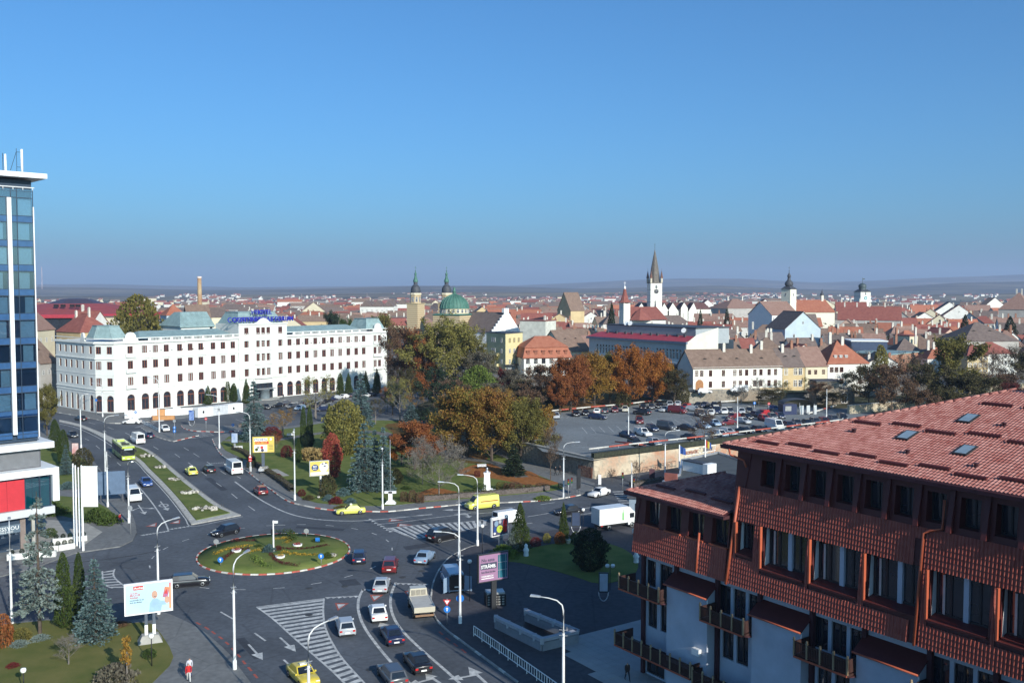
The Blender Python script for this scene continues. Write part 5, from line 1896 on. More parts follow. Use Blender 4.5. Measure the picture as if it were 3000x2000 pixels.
# ------ church towers and other landmarks
M_COPPER=mat('copper_green',(0.045,0.125,0.095),rough=0.6,col2=(0.08,0.19,0.145),scale=0.8,detail=6)
M_STRIPE=None
def striped(name,c1,c2,step):
 m=bpy.data.materials.new(name)
 m.use_nodes=True
 n,l=m.node_tree.nodes,m.node_tree.links
 b=n['Principled BSDF']
 b.inputs['Roughness'].default_value=.9
 geo=n.new('ShaderNodeNewGeometry')
 sx=n.new('ShaderNodeSeparateXYZ')
 l.new(geo.outputs['Position'],sx.inputs[0])
 a=n.new('ShaderNodeMath')
 a.operation='MULTIPLY'
 a.inputs[1].default_value=1/step
 l.new(sx.outputs[2],a.inputs[0])
 f=n.new('ShaderNodeMath')
 f.operation='FRACT'
 l.new(a.outputs[0],f.inputs[0])
 g=n.new('ShaderNodeMath')
 g.operation='GREATER_THAN'
 g.inputs[1].default_value=.68
 l.new(f.outputs[0],g.inputs[0])
 mx=n.new('ShaderNodeMix')
 mx.data_type='RGBA'
 mx.inputs[6].default_value=(*c1,1)
 mx.inputs[7].default_value=(*c2,1)
 l.new(g.outputs[0],mx.inputs[0])
 l.new(mx.outputs[2],b.inputs['Base Color'])
 return m
M_STRIPE=striped('striped_brick',(0.55,0.46,0.28),(0.24,0.13,0.08),0.95)
def sq(w,a=0.0):
 return[(w*math.cos(a+math.pi/4+k*math.pi/2)*math.sqrt(2),w*math.sin(a+math.pi/4+k*math.pi/2)*math.sqrt(2))for k in range(4)]
def cross(mb,x,y,z,s):
 mb.box(x-.06*s,x+.06*s,y-.06*s,y+.06*s,z,z+2.0*s)
 mb.box(x-.5*s,x+.5*s,y-.05*s,y+.05*s,z+1.2*s,z+1.32*s)
def ortho_cathedral():
 Y=450.0
 k=Y/FPX
 t=thing('orthodox_cathedral','twin-towered striped brick cathedral with green copper dome above the trees','cathedral',((1218-1500)*k,Y,ZT),0)
 rot=R(-28)
 S=1.0
 def V(v):
  return EYE-(v-850)*k*1.0-ZT
 def tower(x,y):
  g=MB()
  g.frustum([(x+a,y+b)for a,b in sq(3.0,rot)],0,[(x+a,y+b)for a,b in sq(3.0,rot)],V(890))
  g.frustum([(x+a,y+b)for a,b in sq(3.35,rot)],V(890),[(x+a,y+b)for a,b in sq(3.35,rot)],V(888))
  g.build('tower',M_STRIPE,t)
  b_=MB()
  b_.lathe([(2.45,V(888)),(2.45,V(864))],8,(x,y,0),False,rot+R(22.5))
  b_.build('belfry',M_STRIPE,t)
  b_=MB().lathe([(2.5,V(864)),(2.75,V(863)),(2.75,V(859)),(2.4,V(858))],8,(x,y,0),False,rot+R(22.5))
  b_.build('belfry_cornice',mat('cream_stone',(0.66,0.58,0.42),rough=.9),t)
  for j in range(8):
   a=rot+j*math.pi/4
   o=put('belfry_window',WIN['darkarch'][0],t,(x+2.3*math.cos(a),y+2.3*math.sin(a),V(884)),a+math.pi/2,(1.1,1,V(869)-V(884)))
   put('pane',WIN['darkarch'][1],o)
  d=MB().lathe([(2.3,V(858)),(2.35,V(852)),(2.2,V(845)),(1.8,V(839)),(1.15,V(834.5))],16,(x,y,0))
  d.build('tower_dome',M_SLATE,t)
  l_=MB().lathe([(.95,V(834)),(.95,V(826))],8,(x,y,0),False)
  l_.build('lantern',M_SLATE,t)
  l_=MB().lathe([(1.15,V(826)),(1.2,V(823)),(1.0,V(819)),(.62,V(813)),(.42,V(806)),(.62,V(804)),(.55,V(801)),(.3,V(799)),(.12,V(794)),(.3,V(793)),(.05,V(791))],12,(x,y,0))
  cross(l_,x,y,V(792),1.0)
  l_.build('tower_finial',M_COPPER,t)
 tower(0,0)
 tower((1306-1218)*k,6)
 cx,cy=(1337-1218)*k,-16
 kk=(Y-16)/FPX
 V2=lambda v:EYE-(v-850)*kk-ZT
 r=43*kk
 n=24
 dm=MB()
 prof=[(r*1.03,V2(903.5)),(r,V2(902)),(r*.97,V2(895)),(r*.88,V2(885)),(r*.72,V2(876)),(r*.5,V2(869)),(r*.27,V2(864.5)),(r*.1,V2(861))]
 dm.lathe(prof,48,(cx,cy,0))
 for j in range(n):
  a=2*math.pi*j/n
  dm.tube([(cx+q[0]*1.0*math.cos(a),cy+q[0]*1.0*math.sin(a),q[1])for q in prof[1:]],.2,5,False)
 dm.build('dome',M_COPPER,t)
 dm=MB().lathe([(.9,V2(862)),(.6,V2(856)),(.95,V2(854)),(.95,V2(852.5)),(.4,V2(851)),(.7,V2(846)),(.3,V2(842)),(.05,V2(840))],12,(cx,cy,0))
 dm.build('dome_lantern',M_COPPER,t)
 MB().lathe([(r*.99,V2(918)),(r*.99,V2(904))],32,(cx,cy,0),False).build('drum',mat('drum_cream',(0.62,0.54,0.36),rough=.9,var=.1),t)
 for j in range(20):
  a=2*math.pi*j/20
  o=put('drum_window',WIN['darkarch'][0],t,(cx+r*math.cos(a),cy+r*math.sin(a),V2(915.5)),a+math.pi/2,(1.25,1,V2(905)-V2(915.5)))
  put('pane',WIN['darkarch'][1],o)
 MB().frustum([(cx+a,cy+b)for a,b in sq(r*1.05,rot)],0,[(cx+a,cy+b)for a,b in sq(r*1.05,rot)],V2(922)).build('nave',M_STRIPE,t)
 MB().frustum([(cx+a,cy+b)for a,b in sq(r*1.12,rot)],V2(922),[(cx+a,cy+b)for a,b in sq(r*.95,rot)],V2(918)).build('nave_roof',M_COPPER,t)
 TAKEN.append((t.location.x+10,Y,26))
ortho_cathedral()
def lutheran():
 Y=650.0
 k=Y/FPX
 t=thing('church','white gothic church with clock tower and tall tiled spire','church',((1917-1500)*k,Y,ZT),0)
 V=lambda v:EYE-(v-850)*k-ZT
 M_CW_=mat('church_white',(0.76,0.74,0.66),rough=.9,var=.06)
 w=17.3*k
 rot=R(9)
 tp=sq(w,rot)
 MB().frustum(tp,0,tp,V(830)).build('tower',M_CW_,t)
 M_SP=mat('spire_tile',(0.07,0.065,0.065),rough=.7,col2=(0.2,0.17,0.13),scale=1.3,detail=9)
 MB().frustum(sq(w*1.06,rot),V(830),sq(w*1.06,rot),V(827)).build('parapet',M_SP,t)
 sp=MB().lathe([(w*.98,V(829)),(w*.86,V(815)),(w*.62,V(785)),(w*.3,V(755)),(.12,V(732))],8,(0,0,0),False,rot+R(22.5))
 sp.build('spire',M_SP,t)
 fi=MB().tube([(0,0,V(733)),(0,0,V(722))],.12,5)
 cross(fi,0,0,V(724),1.2)
 fi.build('finial',M_SLATE,t)
 for a,b in sq(w*.92,rot):
  q=MB().lathe([(.78,V(829)),(.78,V(815))],6,(a,b,0),False)
  q.build('turret',mat('turret_cream',(0.58,0.52,0.4),rough=.9),t)
  q=MB().lathe([(1.05,V(815)),(.6,V(805)),(.06,V(793))],6,(a,b,0),False)
  q.tube([(a,b,V(794)),(a,b,V(787))],.06,4)
  q.build('turret_roof',mat('turret_roof',(0.16,0.08,0.06),rough=.8),t)
 n=Vector((math.sin(rot),-math.cos(rot),0))*(w+.05)
 o=put('tower_window',WIN['darkarch'][0],t,(n.x,n.y,V(845)),rot,(1.7,1,V(834.5)-V(845)))
 put('pane',WIN['darkarch'][1],o)
 c=MB()
 c.lathe([(1.6,0),(1.6,.12)],24)
 c=c.build('clock_face',M_BLACK,t)
 c.location=(n.x,n.y,V(853.5))
 c.rotation_euler=(math.pi/2,0,rot)
 h=MB()
 for j in range(12):
  a=2*math.pi*j/12
  h.box(1.25*math.cos(a)-.09,1.25*math.cos(a)+.09,1.25*math.sin(a)-.09,1.25*math.sin(a)+.09,.13,.15)
 h.tube([(0,0,.16),(.5,.75,.16)],.07,4)
 h.tube([(0,0,.16),(-.9,.2,.16)],.06,4)
 h.build('clock_hands',M_WPAINT,c)
 for v in(849,866,885):
  MB().frustum(sq(w*1.015,rot),V(v),sq(w*1.015,rot),V(v)+.25).build('string_course',M_CONC,t)
 Lx=(2086-1860)*k
 nx=(1860-1917)*k
 nv=MB()
 nv.box(nx,nx+Lx,4,20,0,V(905))
 nv.build('nave',M_CW_,t)
 nr=MB()
 nr.add([(nx,3.6,V(906)),(nx+Lx,3.6,V(906)),(nx+Lx-3,12,V(887)),(nx+4,12,V(887)),(nx,20.4,V(906)),(nx+Lx,20.4,V(906))],[(0,1,2,3),(5,4,3,2),(4,0,3),(1,5,2)])
 nr.build('nave_roof',mat('nave_tile',(0.15,0.075,0.065),rough=.8,var=.3,scale=.8),t)
 for u0,u1,ut,vt in[(1868,1886,1878,888),(1900,1915,1908,888),(1932,1958,1944,888),(1954,1986,1969,887),(1994,2014,2003,886),(2016,2042,2031,887)]:
  a,b,c=(u0-1917)*k,(u1-1917)*k,(ut-1917)*k
  g=MB()
  y0=-2.5 if u0<1990 else-1.0
  vb=912 if u1-u0>20 else 902
  g.add([(a,y0,0),(b,y0,0),(b,y0,V(vb)),(c,y0,V(vt)),(a,y0,V(vb))],[(0,1,2,3,4)])
  g.add([(b,y0,0),(b,12,0),(b,12,V(vb)),(b,y0,V(vb))],[(0,1,2,3)])
  gg=g.build('gable',M_CW_,t)
  r_=MB().add([(a-.3,y0-.1,V(vb)-.3),(c,y0-.1,V(vt)+.2),(c,12,V(vt)+.2),(a-.3,12,V(vb)-.3),(b+.3,y0-.1,V(vb)-.3),(b+.3,12,V(vb)-.3)],[(3,2,1,0),(1,2,5,4)])
  r_.build('gable_roof',MATS['nave_tile'],gg)
 MB().lathe([(.7,V(905)),(.45,V(895)),(.05,V(878))],6,(0,-4.5,0),False).build('small_spire',M_SLATE,t)
 TAKEN.append((t.location.x+5,Y+4,32))
lutheran()
def ursuline():
 Y=520.0
 k=Y/FPX
 t=thing('church','small white church tower with slender red spire and broad red roof','church',((1830-1500)*k,Y,ZT),0)
 V=lambda v:EYE-(v-850)*k-ZT
 w=11.5*k
 rot=R(28)
 MB().frustum(sq(w,rot),0,sq(w,rot),V(885)).build('tower',mat('church_white2',(0.72,0.70,0.62),rough=.9,var=.06),t)
 MB().lathe([(w*1.75,V(886)),(w*1.0,V(878)),(w*.55,V(860)),(w*.3,V(846))],8,(0,0,0),False,rot).build('spire',ROOFS[1],t)
 q=MB().lathe([(w*.3,V(846)),(w*.28,V(840)),(.05,V(837))],8)
 cross(q,0,0,V(838),1.3)
 q.build('finial',M_WPAINT,t)
 for a in(rot,rot-math.pi/2):
  n=Vector((math.sin(a),-math.cos(a),0))*(w+.06)
  o=put('tower_window',WIN['darkarch'][0],t,(n.x,n.y,V(908)),a,(1.0,1,2.6))
 x0,x1=(1826-1830)*k,(1956-1830)*k
 m=MB().box(x0+1,x1-1,0,16,0,V(934))
 m.build('nave',WALLS[0],t)
 r=MB()
 r.add([(x0,-1,V(936)),(x1,-1,V(936)),(x1-5,8,V(899)),(x0+5,8,V(899)),(x0,17,V(936)),(x1,17,V(936))],[(0,1,2,3),(5,4,3,2),(4,0,3),(1,5,2)])
 r.build('nave_roof',ROOFS[1],t)
 r=MB().lathe([(7.0,V(937)),(3.2,V(915)),(.05,V(902))],7,((1878-1830)*k,1.5,0),False)
 r.build('apse_roof',ROOFS[1],t)
 TAKEN.append((t.location.x+12,Y+8,17))
ursuline()
def catholic():
 Y=620.0
 k=Y/FPX
 t=thing('church','white church tower with dark onion dome joined to a long red roof','church',((2310-1500)*k,Y,ZT),0)
 V=lambda v:EYE-(v-850)*k-ZT
 w=15.2*k
 rot=R(40)
 M_CH=mat('church_cream',(0.72,0.68,0.55),rough=.9,var=.06)
 MB().frustum(sq(w,rot),0,sq(w,rot),V(847)).build('tower',M_CH,t)
 MB().frustum(sq(w*1.14,rot),V(847),sq(w*.55,rot),V(838.5)).build('tower_roof',M_SLATE,t)
 q=MB().lathe([(1.9,V(839)),(2.55,V(836)),(2.75,V(831)),(2.3,V(826)),(1.1,V(820)),(.85,V(812)),(1.15,V(811)),(1.2,V(808)),(.8,V(804)),(.3,V(800)),(.12,V(795)),(.3,V(793)),(.05,V(791))],14)
 cross(q,0,0,V(791),1.1)
 q.build('onion_dome',M_SLATE,t)
 for a in(rot,rot-math.pi/2):
  n=Vector((math.sin(a),-math.cos(a),0))*(w+.06)
  o=put('tower_window',WIN['darkarch'][0],t,(n.x,n.y,V(867)),a,(1.1,1,1.9))
  put('pane',WIN['darkarch'][1],o)
 MB().frustum(sq(w*1.04,rot),V(884),sq(w*1.04,rot),V(882)).build('string_course',M_TRIM,t)
 x0,x1=(2322-2310)*k,(2450-2310)*k
 MB().box(x0,x1,3,20,0,V(913)).build('nave',M_CH,t)
 r=MB().add([(x0-.5,2.4,V(915)),(x1+.5,2.4,V(915)),(x1-3.6,11.5,V(878.5)),(x0-.5,11.5,V(878.5)),(x0-.5,20.6,V(915)),(x1+.5,20.6,V(915))],[(0,1,2,3),(5,4,3,2),(1,5,2)])
 r.build('nave_roof',ROOFS[0],t)
 xx=(2424-2310)*k
 q=MB().lathe([(1.15,V(884)),(1.15,V(865))],6,(xx,11.5,0),False)
 q.build('ridge_turret',M_CH,t)
 q=MB().lathe([(1.3,V(865)),(1.25,V(861)),(.5,V(857)),(.25,V(850)),(.04,V(845))],8,(xx,11.5,0))
 q.build('turret_dome',M_SLATE,t)
 TAKEN.append((t.location.x+12,Y+10,22))
catholic()
def council_tower():
 Y=700.0
 k=Y/FPX
 t=thing('council_tower','white square town tower with clock and dark bulbous cap','tower',((2525-1500)*k,Y,ZT),0)
 V=lambda v:EYE-(v-850)*k-ZT
 w=16.3*k
 rot=R(14)
 MB().frustum(sq(w*1.08,rot),0,sq(w,rot),V(855)).build('tower',mat('tower_white',(0.72,0.71,0.64),rough=.9,var=.06),t)
 MB().frustum(sq(w*1.1,rot),V(855),sq(w*.6,rot),V(848)).build('tower_roof',M_SLATE,t)
 q=MB().lathe([(2.7,V(848)),(2.55,V(843)),(2.9,V(839)),(2.6,V(834)),(1.4,V(830.5)),(.15,V(829)),(.12,V(814))],14)
 q.box(-.1,1.6,-.05,.05,V(819),V(816))
 q.build('bulb_cap',mat('cap_green',(0.06,0.085,0.09),rough=.5,var=.2),t)
 n=Vector((math.sin(rot),-math.cos(rot),0))*(w+.1)
 o=put('tower_window',WIN['darkarch'][0],t,(n.x,n.y,V(864)),rot,(1.2,1,2.1))
 put('pane',WIN['darkarch'][1],o)
 c=MB().lathe([(1.25,0),(1.25,.1)],20).build('clock_face',mat('clock_teal',(0.06,0.28,0.3),rough=.5),t)
 c.location=(n.x,n.y-.05,V(873))
 c.rotation_euler=(math.pi/2,0,rot)
 MB().lathe([(.55,.11),(.5,.13)],12).build('clock_centre',M_WPAINT,c)
 for v in(868,886,893):
  MB().frustum(sq(w*1.03,rot),V(v),sq(w*1.03,rot),V(v)+.2).build('string_course',M_CONC,t)
 TAKEN.append((t.location.x,Y,9))
council_tower()
def sports_hall():
 Y=440.0
 k=Y/FPX
 t=thing('sports_hall','big polygonal hall with stepped dark red roof left of the round tree','hall',((225-1500)*k,Y,0),0)
 V=lambda v:EYE-(v-850)*k
 ro=36
 M_HR=mat('hall_red',(0.29,0.06,0.055),rough=.6,var=.12,scale=.3)
 MB().lathe([(ro,0),(ro,V(925))],10,(0,0,0),False,.2).build('wall',M_GLASS,t)
 MB().lathe([(ro+1.5,V(925)),(ro+1.5,V(915.5)),(ro+.8,V(915))],10,(0,0,0),False,.2).build('fascia',mat('hall_fascia',(0.33,0.03,0.045),rough=.5),t)
 MB().lathe([(ro+.8,V(915)),(13,V(888))],10,(0,0,0),False,.2).build('roof',M_HR,t)
 MB().lathe([(12.5,V(888)),(6,V(875)),(.1,V(873))],10,(0,0,0),False,.2).build('roof_lantern',mat('hall_dark',(0.06,0.045,0.06),rough=.4,var=.3),t)
 b=MB().box(-.9,.9,-.4,.6,0,1.2).mesh('roof_eye')
 b.materials.append(M_BLACK)
 for x in(-12,-9.5,2,5,9,11.5):
  q=24
  put('roof_eye',b,t,(x,-q,V(897)),0)
 TAKEN.append((t.location.x,Y,42))
sports_hall()
s=thing('smokestack','tall tapering yellow brick smokestack behind the hotel','chimney',((586-1500)*400/FPX,400,0))
MB().lathe([(1.5,0),(1.28,16),(.95,30),(.82,EYE+36*400/FPX)],14,(0,0,0)).build('shaft',mat('stack_brick',(0.42,0.33,0.19),rough=.9,col2=(0.30,0.15,0.09),scale=.22,detail=8),s)
MB().lathe([(.95,EYE+35*400/FPX),(.95,EYE+40*400/FPX),(.6,EYE+40.2*400/FPX)],14,(0,0,0)).build('cap',mat('stack_cap',(0.6,0.5,0.45),rough=.9),s)
house_px(485,556,972,330,336,10,.5,'flat',z0=0,wall=0,roof=1,cols=2,xs=[8.0,9.4],zs=[18.6],ww=.8,wh=1.0,label='white stair tower block beside the smokestack')
house_px(512,560,944,336,340,8,3.0,'hip',z0=0,wall=0,roof=0,cols=0,label='small orange hipped roof over white wall left of the smokestack')
house_px(488,545,922,352,356,9,3.6,'hip',z0=0,wall=3,roof=0,cols=4,rows=9,ww=1.0,wh=.9,label='orange hipped roof with a blue window band left of the smokestack')
house_px(555,622,960,384,388,20,9.0,'gable',z0=0,wall=4,roof=2,cols=0,label='huge brown barn roof behind the smokestack')
house_px(590,670,928,392,398,14,3.5,'gable',z0=0,wall=1,roof=3,cols=0,label='pale gabled shed roof above the hotel rear wing')
house_px(110,160,965,318,330,12,5.5,'gable',z0=0,wall=1,roof=4,cols=3,rows=3,label='cream house with red gable roof right of the glass tower')
house_px(165,235,968,340,330,12,6.0,'hip',z0=0,wall=2,roof=1,cols=3,rows=3,chim=((.3,.4),(.7,.5)),label='house with red hipped roof and paired dormers left of the corner mansard')
house_px(200,262,955,352,350,12,5.5,'gable',z0=0,wall=0,roof=1,cols=3,rows=3,chim=((.2,.5),),label='house with steep red roof below the polygonal hall')
house_px(118,168,1062,292,300,14,7.0,'gable',z0=0,wall=4,roof=2,cols=3,rows=2,eyes=((.5,.5),),label='old house with mossy brown roof beside the hotel side street')
house_px(262,335,930,372,372,10,2.0,'flat',z0=0,wall=1,roof=3,cols=6,rows=5,label='low cream block with a yellow green wall below the hall')
house_px(1655,1728,1028,345,352,16,7.2,'gable',wall=1,roof=2,cols=0,eyes=((.3,.55),(.72,.55)),label='large mottled brown roof left of the theatre')
house_px(1672,1712,908,600,606,14,11.0,'gable',wall=2,roof=2,cols=0,label='tall steep brown roof left of the red spire')
house_px(2128,2235,903,690,700,26,6.5,'hip',wall=4,roof=4,cols=0,chim=((.3,.5),(.7,.5)),label='wide brown hipped roof right of the gothic church')
house_px(2262,2340,922,480,486,20,6.5,'gable',wall=0,roof=4,cols=9,rows=3,ww=.5,wh=2.4,label='tall white classical house with scrolled gable',wallm=MATS['gable_white'])
house_px(2300,2404,962,400,404,16,7.0,'gfront',wall=3,roof=3,cols=2,rows=2,label='pale blue gable wall with dark roof in the middle of the old town')
house_px(2455,2640,935,560,548,16,7.4,'gable',wall=4,roof=1,cols=0,chim=((.1,.5),(.3,.5),(.5,.5),(.75,.5)),label='very long dark red roof in front of the white tower')
house_px(2450,2540,910,660,655,14,6.0,'gable',wall=1,roof=1,cols=0,chim=((.2,.5),(.5,.5),(.8,.5)),label='dark red roof at the foot of the white tower')
house_px(2610,2690,1040,330,345,16,1.2,'flat',wall=4,roof=3,cols=0,label='flat-roofed brick hall with pale metal roof',wallm=M_BRICKW,roofm=M_ZINC)
house_px(2495,2600,1000,352,350,14,1.0,'flat',wall=3,roof=3,cols=0,label='dark blue flat-roofed hall with white edge',wallm=mat('hall_navy',(0.04,0.06,0.11),rough=.6),roofm=M_WPAINT)
house_px(2665,2702,985,372,374,9,.6,'flat',wall=1,roof=1,cols=0,label='blank cream tower wall among the red roofs')
house_px(2925,3020,905,560,550,30,9.5,'hip',wall=4,roof=4,cols=0,chim=((.42,.5),(.58,.5)),label='great hipped roof with two white chimneys at the skyline')
house_px(2825,2985,998,330,332,18,6.0,'hip',wall=4,roof=3,cols=0,eyes=((.3,.5),(.6,.5)),label='broad dark hipped roof above the bare trees')
house_px(2835,2895,1040,316,316,10,3.4,'hip',wall=2,roof=1,cols=4,rows=3,label='small ochre house with red roof between the bare trees',wallm=WALLS[2])
house_px(2880,2975,1035,322,325,10,3.4,'hip',wall=0,roof=1,cols=5,rows=3,label='white house showing through the bare trees')
# ------ the other roofs of the old town
rr=random.Random(21)
def free(x,y,r):
 return all((x-a)**2+(y-b)**2>(r*.8+c)**2 for a,b,c in TAKEN)
def fill_town():
 n=0
 for D,step in[(318,12),(336,12),(354,12.5),(373,13),(393,13),(414,13.5),(437,14),(462,14.5),(490,15),(521,16),(556,17),(596,18),(642,19),(695,21),(760,23),(835,26),(925,30),(1030,34)]:
  x=(1660-1500)/FPX*D if D<420 else(1400 if D<520 else 640-1500+1500-0)and((1420 if D<560 else 700)-1500)/FPX*D
  xe=1620/FPX*D
  while x<xe:
   W=rr.uniform(.7,1.25)*step
   dep=rr.uniform(8,12)
   yy=D+rr.uniform(-5,5)
   xc=x+W/2
   if n>=290:
    return n
   x+=W+rr.choice([0.3,0.5,1.0,2.5])
   if not free(xc,yy+dep/2,max(W,dep)*.5):
    continue
   u=1500+FPX*xc/yy
   if D<330 and(u<2500 or u>2990):
    continue
   if D<350 and u<2080:
    continue
   rot=rr.uniform(-.5,.35)
   kind=rr.choices(['gable','gfront','hip'],[.55,.2,.25])[0]
   w_i=rr.choices(range(6),[.42,.22,.08,.08,.12,.08])[0]
   r_i=rr.choices(range(5),[.13,.2,.27,.27,.13])[0]
   if u>2550 and D>420:
    r_i=rr.choices(range(5),[.3,.26,.12,.14,.18])[0]
   h=rr.uniform(4.2,7.4)if D<500 else rr.uniform(6,9.5)
   rh=rr.uniform(.38,.55)*(dep if kind!='gfront' else W)*(1.0 if kind!='gfront' else .8)
   p0=Vector((xc-math.cos(rot)*W/2,yy-math.sin(rot)*W/2,0))
   p1=Vector((xc+math.cos(rot)*W/2,yy+math.sin(rot)*W/2,0))
   near=D<480
   ch=[(rr.uniform(.08,.92),rr.choice([.42,.5,.58]),0 if rr.random()<.7 else 1)for _ in range(rr.choice([1,2,2,3])if D<800 else 1)]
   ey=[(rr.uniform(.15,.85),.5)for _ in range(rr.choice([0,1,2]))]if near and kind=='gable' and r_i>1 else[]
   t,_=house(p0,p1,dep,ZT,h,rh,kind,w_i,r_i,cols=(3 if D<560 else 0),rows=(2 if near else 1),zs=([h-2.3,h-5.3]if near else[h-2.4]),chim=ch,eyes=ey,style='woodcross' if rr.random()<.6 else 'white')
   t['look']='%s %s roof, %s walls'%(ROOFN[r_i],{'gable':'saddle','gfront':'gable-end','hip':'hipped'}[kind],WALLN[w_i])
   t['group']='old town houses'
   n+=1
 return n
N_FILL=fill_town()
# ------ the far town on the plain: too many and too small to tell apart
def far_town():
 rr=random.Random(9)
 mats=[WALLS[0],WALLS[1],WALLS[4],ROOFS[0],ROOFS[1],ROOFS[2],ROOFS[3]]
 mb=MB()
 def hs(x,y,z,W,d,h,rh,wi,ri,rot):
  ca,sa=math.cos(rot),math.sin(rot)
  T=lambda a,b,c:(x+a*ca-b*sa,y+a*sa+b*ca,z+c)
  w,e=W/2,d/2
  mb.use(wi)
  mb.add([T(-w,-e,0),T(w,-e,0),T(w,e,0),T(-w,e,0),T(-w,-e,h),T(w,-e,h),T(w,e,h),T(-w,e,h),T(-w,0,h+rh),T(w,0,h+rh)],[(0,1,5,4),(1,2,6,9,5),(2,3,7,6),(3,0,4,8,7)])
  mb.use(ri)
  mb.add([T(-w-.4,-e-.4,h-.2),T(w+.4,-e-.4,h-.2),T(w+.4,0,h+rh),T(-w-.4,0,h+rh),T(w+.4,e+.4,h-.2),T(-w-.4,e+.4,h-.2)],[(0,1,2,3),(2,4,5,3)])
 for i in range(2600):
  D=640+2600*rr.random()**1.25
  u=rr.uniform(-250,3300)if rr.random()<.4 else rr.uniform(560,2000)
  x=(u-1500)/FPX*D
  if 1900<u and D<1150:
   continue
  if not free(x,D,6):
   continue
  z=ZT if D<1450 and-400<x<900 else-2
  big=rr.random()<.05
  hs(x,D,z,rr.uniform(9,18)*(2.2 if big else 1),rr.uniform(8,12),rr.uniform(4,8)*(1.9 if big else 1),rr.uniform(2.5,5),rr.choice([0,0,0,1,1,2]),rr.choice([3,4,4,5,6,6]),rr.uniform(-.9,.9))
 o=mb.build('far_houses',mats)
 tag(o,'hazy sprawl of small houses on the plain before the hills','houses',kind='stuff')
 mb2=MB()
 mb=mb2
 for c in range(26):
  u0,D0=rr.uniform(600,2900),rr.uniform(3700,4700)
  for i in range(rr.randint(10,40)):
   u=u0+rr.gauss(0,60)
   D=D0+rr.gauss(0,120)
   x=(u-1500)/FPX*D
   s=math.sin(math.pi*max(0.02,min(1,(D-3800)/2200)))**1.25
   top=EYE-11*D/FPX
   z=-12+(top+12)*s*.92
   hs(x,D,max(-9,z),rr.uniform(10,20),10,rr.uniform(5,9),4,0,rr.choice([3,4,6]),rr.uniform(-.9,.9))
 o=mb2.build('hill_village',mats)
 tag(o,'scattered white village houses on the far hillsides','village',kind='stuff')
far_town()
B=MB().box(-.5,.5,-.5,.5,0,1).mesh('block_wall')
for i,(u,v,D,w,h,lab)in enumerate([(1180,896,900,28,16,'large white apartment block beside the cathedral tower'),(1110,908,820,30,15,'white gabled apartment block left of the cathedral'),(1420,884,1500,26,17,'white apartment block on the plain right of the dome'),(1520,883,1560,30,18,'long white apartment block on the far plain'),(1690,890,1300,10,26,'slim pale silo tower on the plain'),(690,895,1500,26,12,'white block on the plain above the hotel lettering'),(1155,918,640,34,10,'low flat white office block with ribbon windows')]):
 x=(u-1500)/FPX*D
 t=thing('apartment_block',lab,'building',(x,D,-3 if D>1000 else ZT-3),rr.uniform(-.25,.25))
 o=MB().box(-w/2,w/2,-6,6,0,h+3).build('wall',WALLS[0],t)
 if i==4:
  continue
 if i==6:
  MB().box(-w/2-.4,w/2+.4,-6.4,6.4,h+3,h+3.5).build('roof',M_SLATE,t)
  for z in(h-1.5,h-5):
   MB().box(-w/2+3,w/2-1,-6.05,-5.98,z,z+2.2).build('ribbon_window',M_GLASS,t)
  continue
 for k in range(3):
  c=-w/2+w*(k+.5)/3
  MB().add([(c-w/6,-6.5,h+2.6),(c+w/6,-6.5,h+2.6),(c,-6.5,h+8),(c-w/6,6.5,h+2.6),(c+w/6,6.5,h+2.6),(c,6.5,h+8)],[(0,1,2),(1,4,5,2),(0,2,5,3),(5,4,3)]).build('roof',ROOFS[3],t)
 for f in range(4):
  for k in range(7):
   win(t,'dark',-w/2+w*(k+.5)/7,-6.03,3.5+f*3.3,1.6,1.5,pane=False)
for u,D,h,lab in[(126,6500,150,'hazy lattice radio mast on the left hill'),(885,1900,34,'thin floodlight mast on the plain behind the hotel'),(1076,2100,36,'thin mast left of the cathedral towers')]:
 x=(u-1500)/FPX*D
 z=EYE+12*D/FPX-20 if D>5000 else-6
 t=thing('radio_mast',lab,'mast',(x,D,z))
 m=MB()
 w=3.2 if D>5000 else .45
 for a,b in((-w,-w),(w,-w),(0,w)):
  m.tube([(a,b,0),(a*.3,b*.3,h)],w*.22,4)
 for k in range(8):
  z0=h*k/8
  q=w*(1-.7*k/8)
  m.tube([(-q,-q,z0),(q*.95,-q*.95,z0+h/8)],w*.12,4)
 m.build('lattice',mat('mast_redwhite',(0.6,0.45,0.42),rough=.7,var=.3,scale=.05),t)
 # ------ vegetation: templates of real leaves and branches
def np_mesh(name,verts,faces,m):
 me=bpy.data.meshes.new(name)
 v=np.asarray(verts,dtype=np.float32)
 f=np.asarray(faces,dtype=np.int32)
 me.vertices.add(len(v))
 me.vertices.foreach_set('co',v.ravel())
 n=f.shape[1]
 me.loops.add(f.size)
 me.loops.foreach_set('vertex_index',f.ravel())
 me.polygons.add(len(f))
 me.polygons.foreach_set('loop_start',np.arange(0,f.size,n,dtype=np.int32))
 me.update()
 me.validate()
 me.materials.append(m)
 return me
def leaf_cards(c,size,rng,up=0.25,aspect=0.62,tangent=None):
 """small rhombic leaf clumps at the points c"""
 n=len(c)
 d=rng.normal(size=(n,3))
 d[:,2]=d[:,2]*.8+up
 if tangent is not None:
  d=d*.45+tangent
 d/=np.linalg.norm(d,axis=1,keepdims=True)
 r=rng.normal(size=(n,3))
 e=np.cross(d,r)
 e/=np.linalg.norm(e,axis=1,keepdims=True)+1e-9
 s=size*rng.uniform(.6,1.35,size=(n,1))
 a,b=d*s,e*s*aspect
 k=np.cross(d,e)*s*.18
 v=np.stack([c-a*.5,c+b*.5+k,c+a*.5,c-b*.5+k],axis=1).reshape(-1,3)
 f=np.arange(4*n).reshape(n,4)
 return v,f
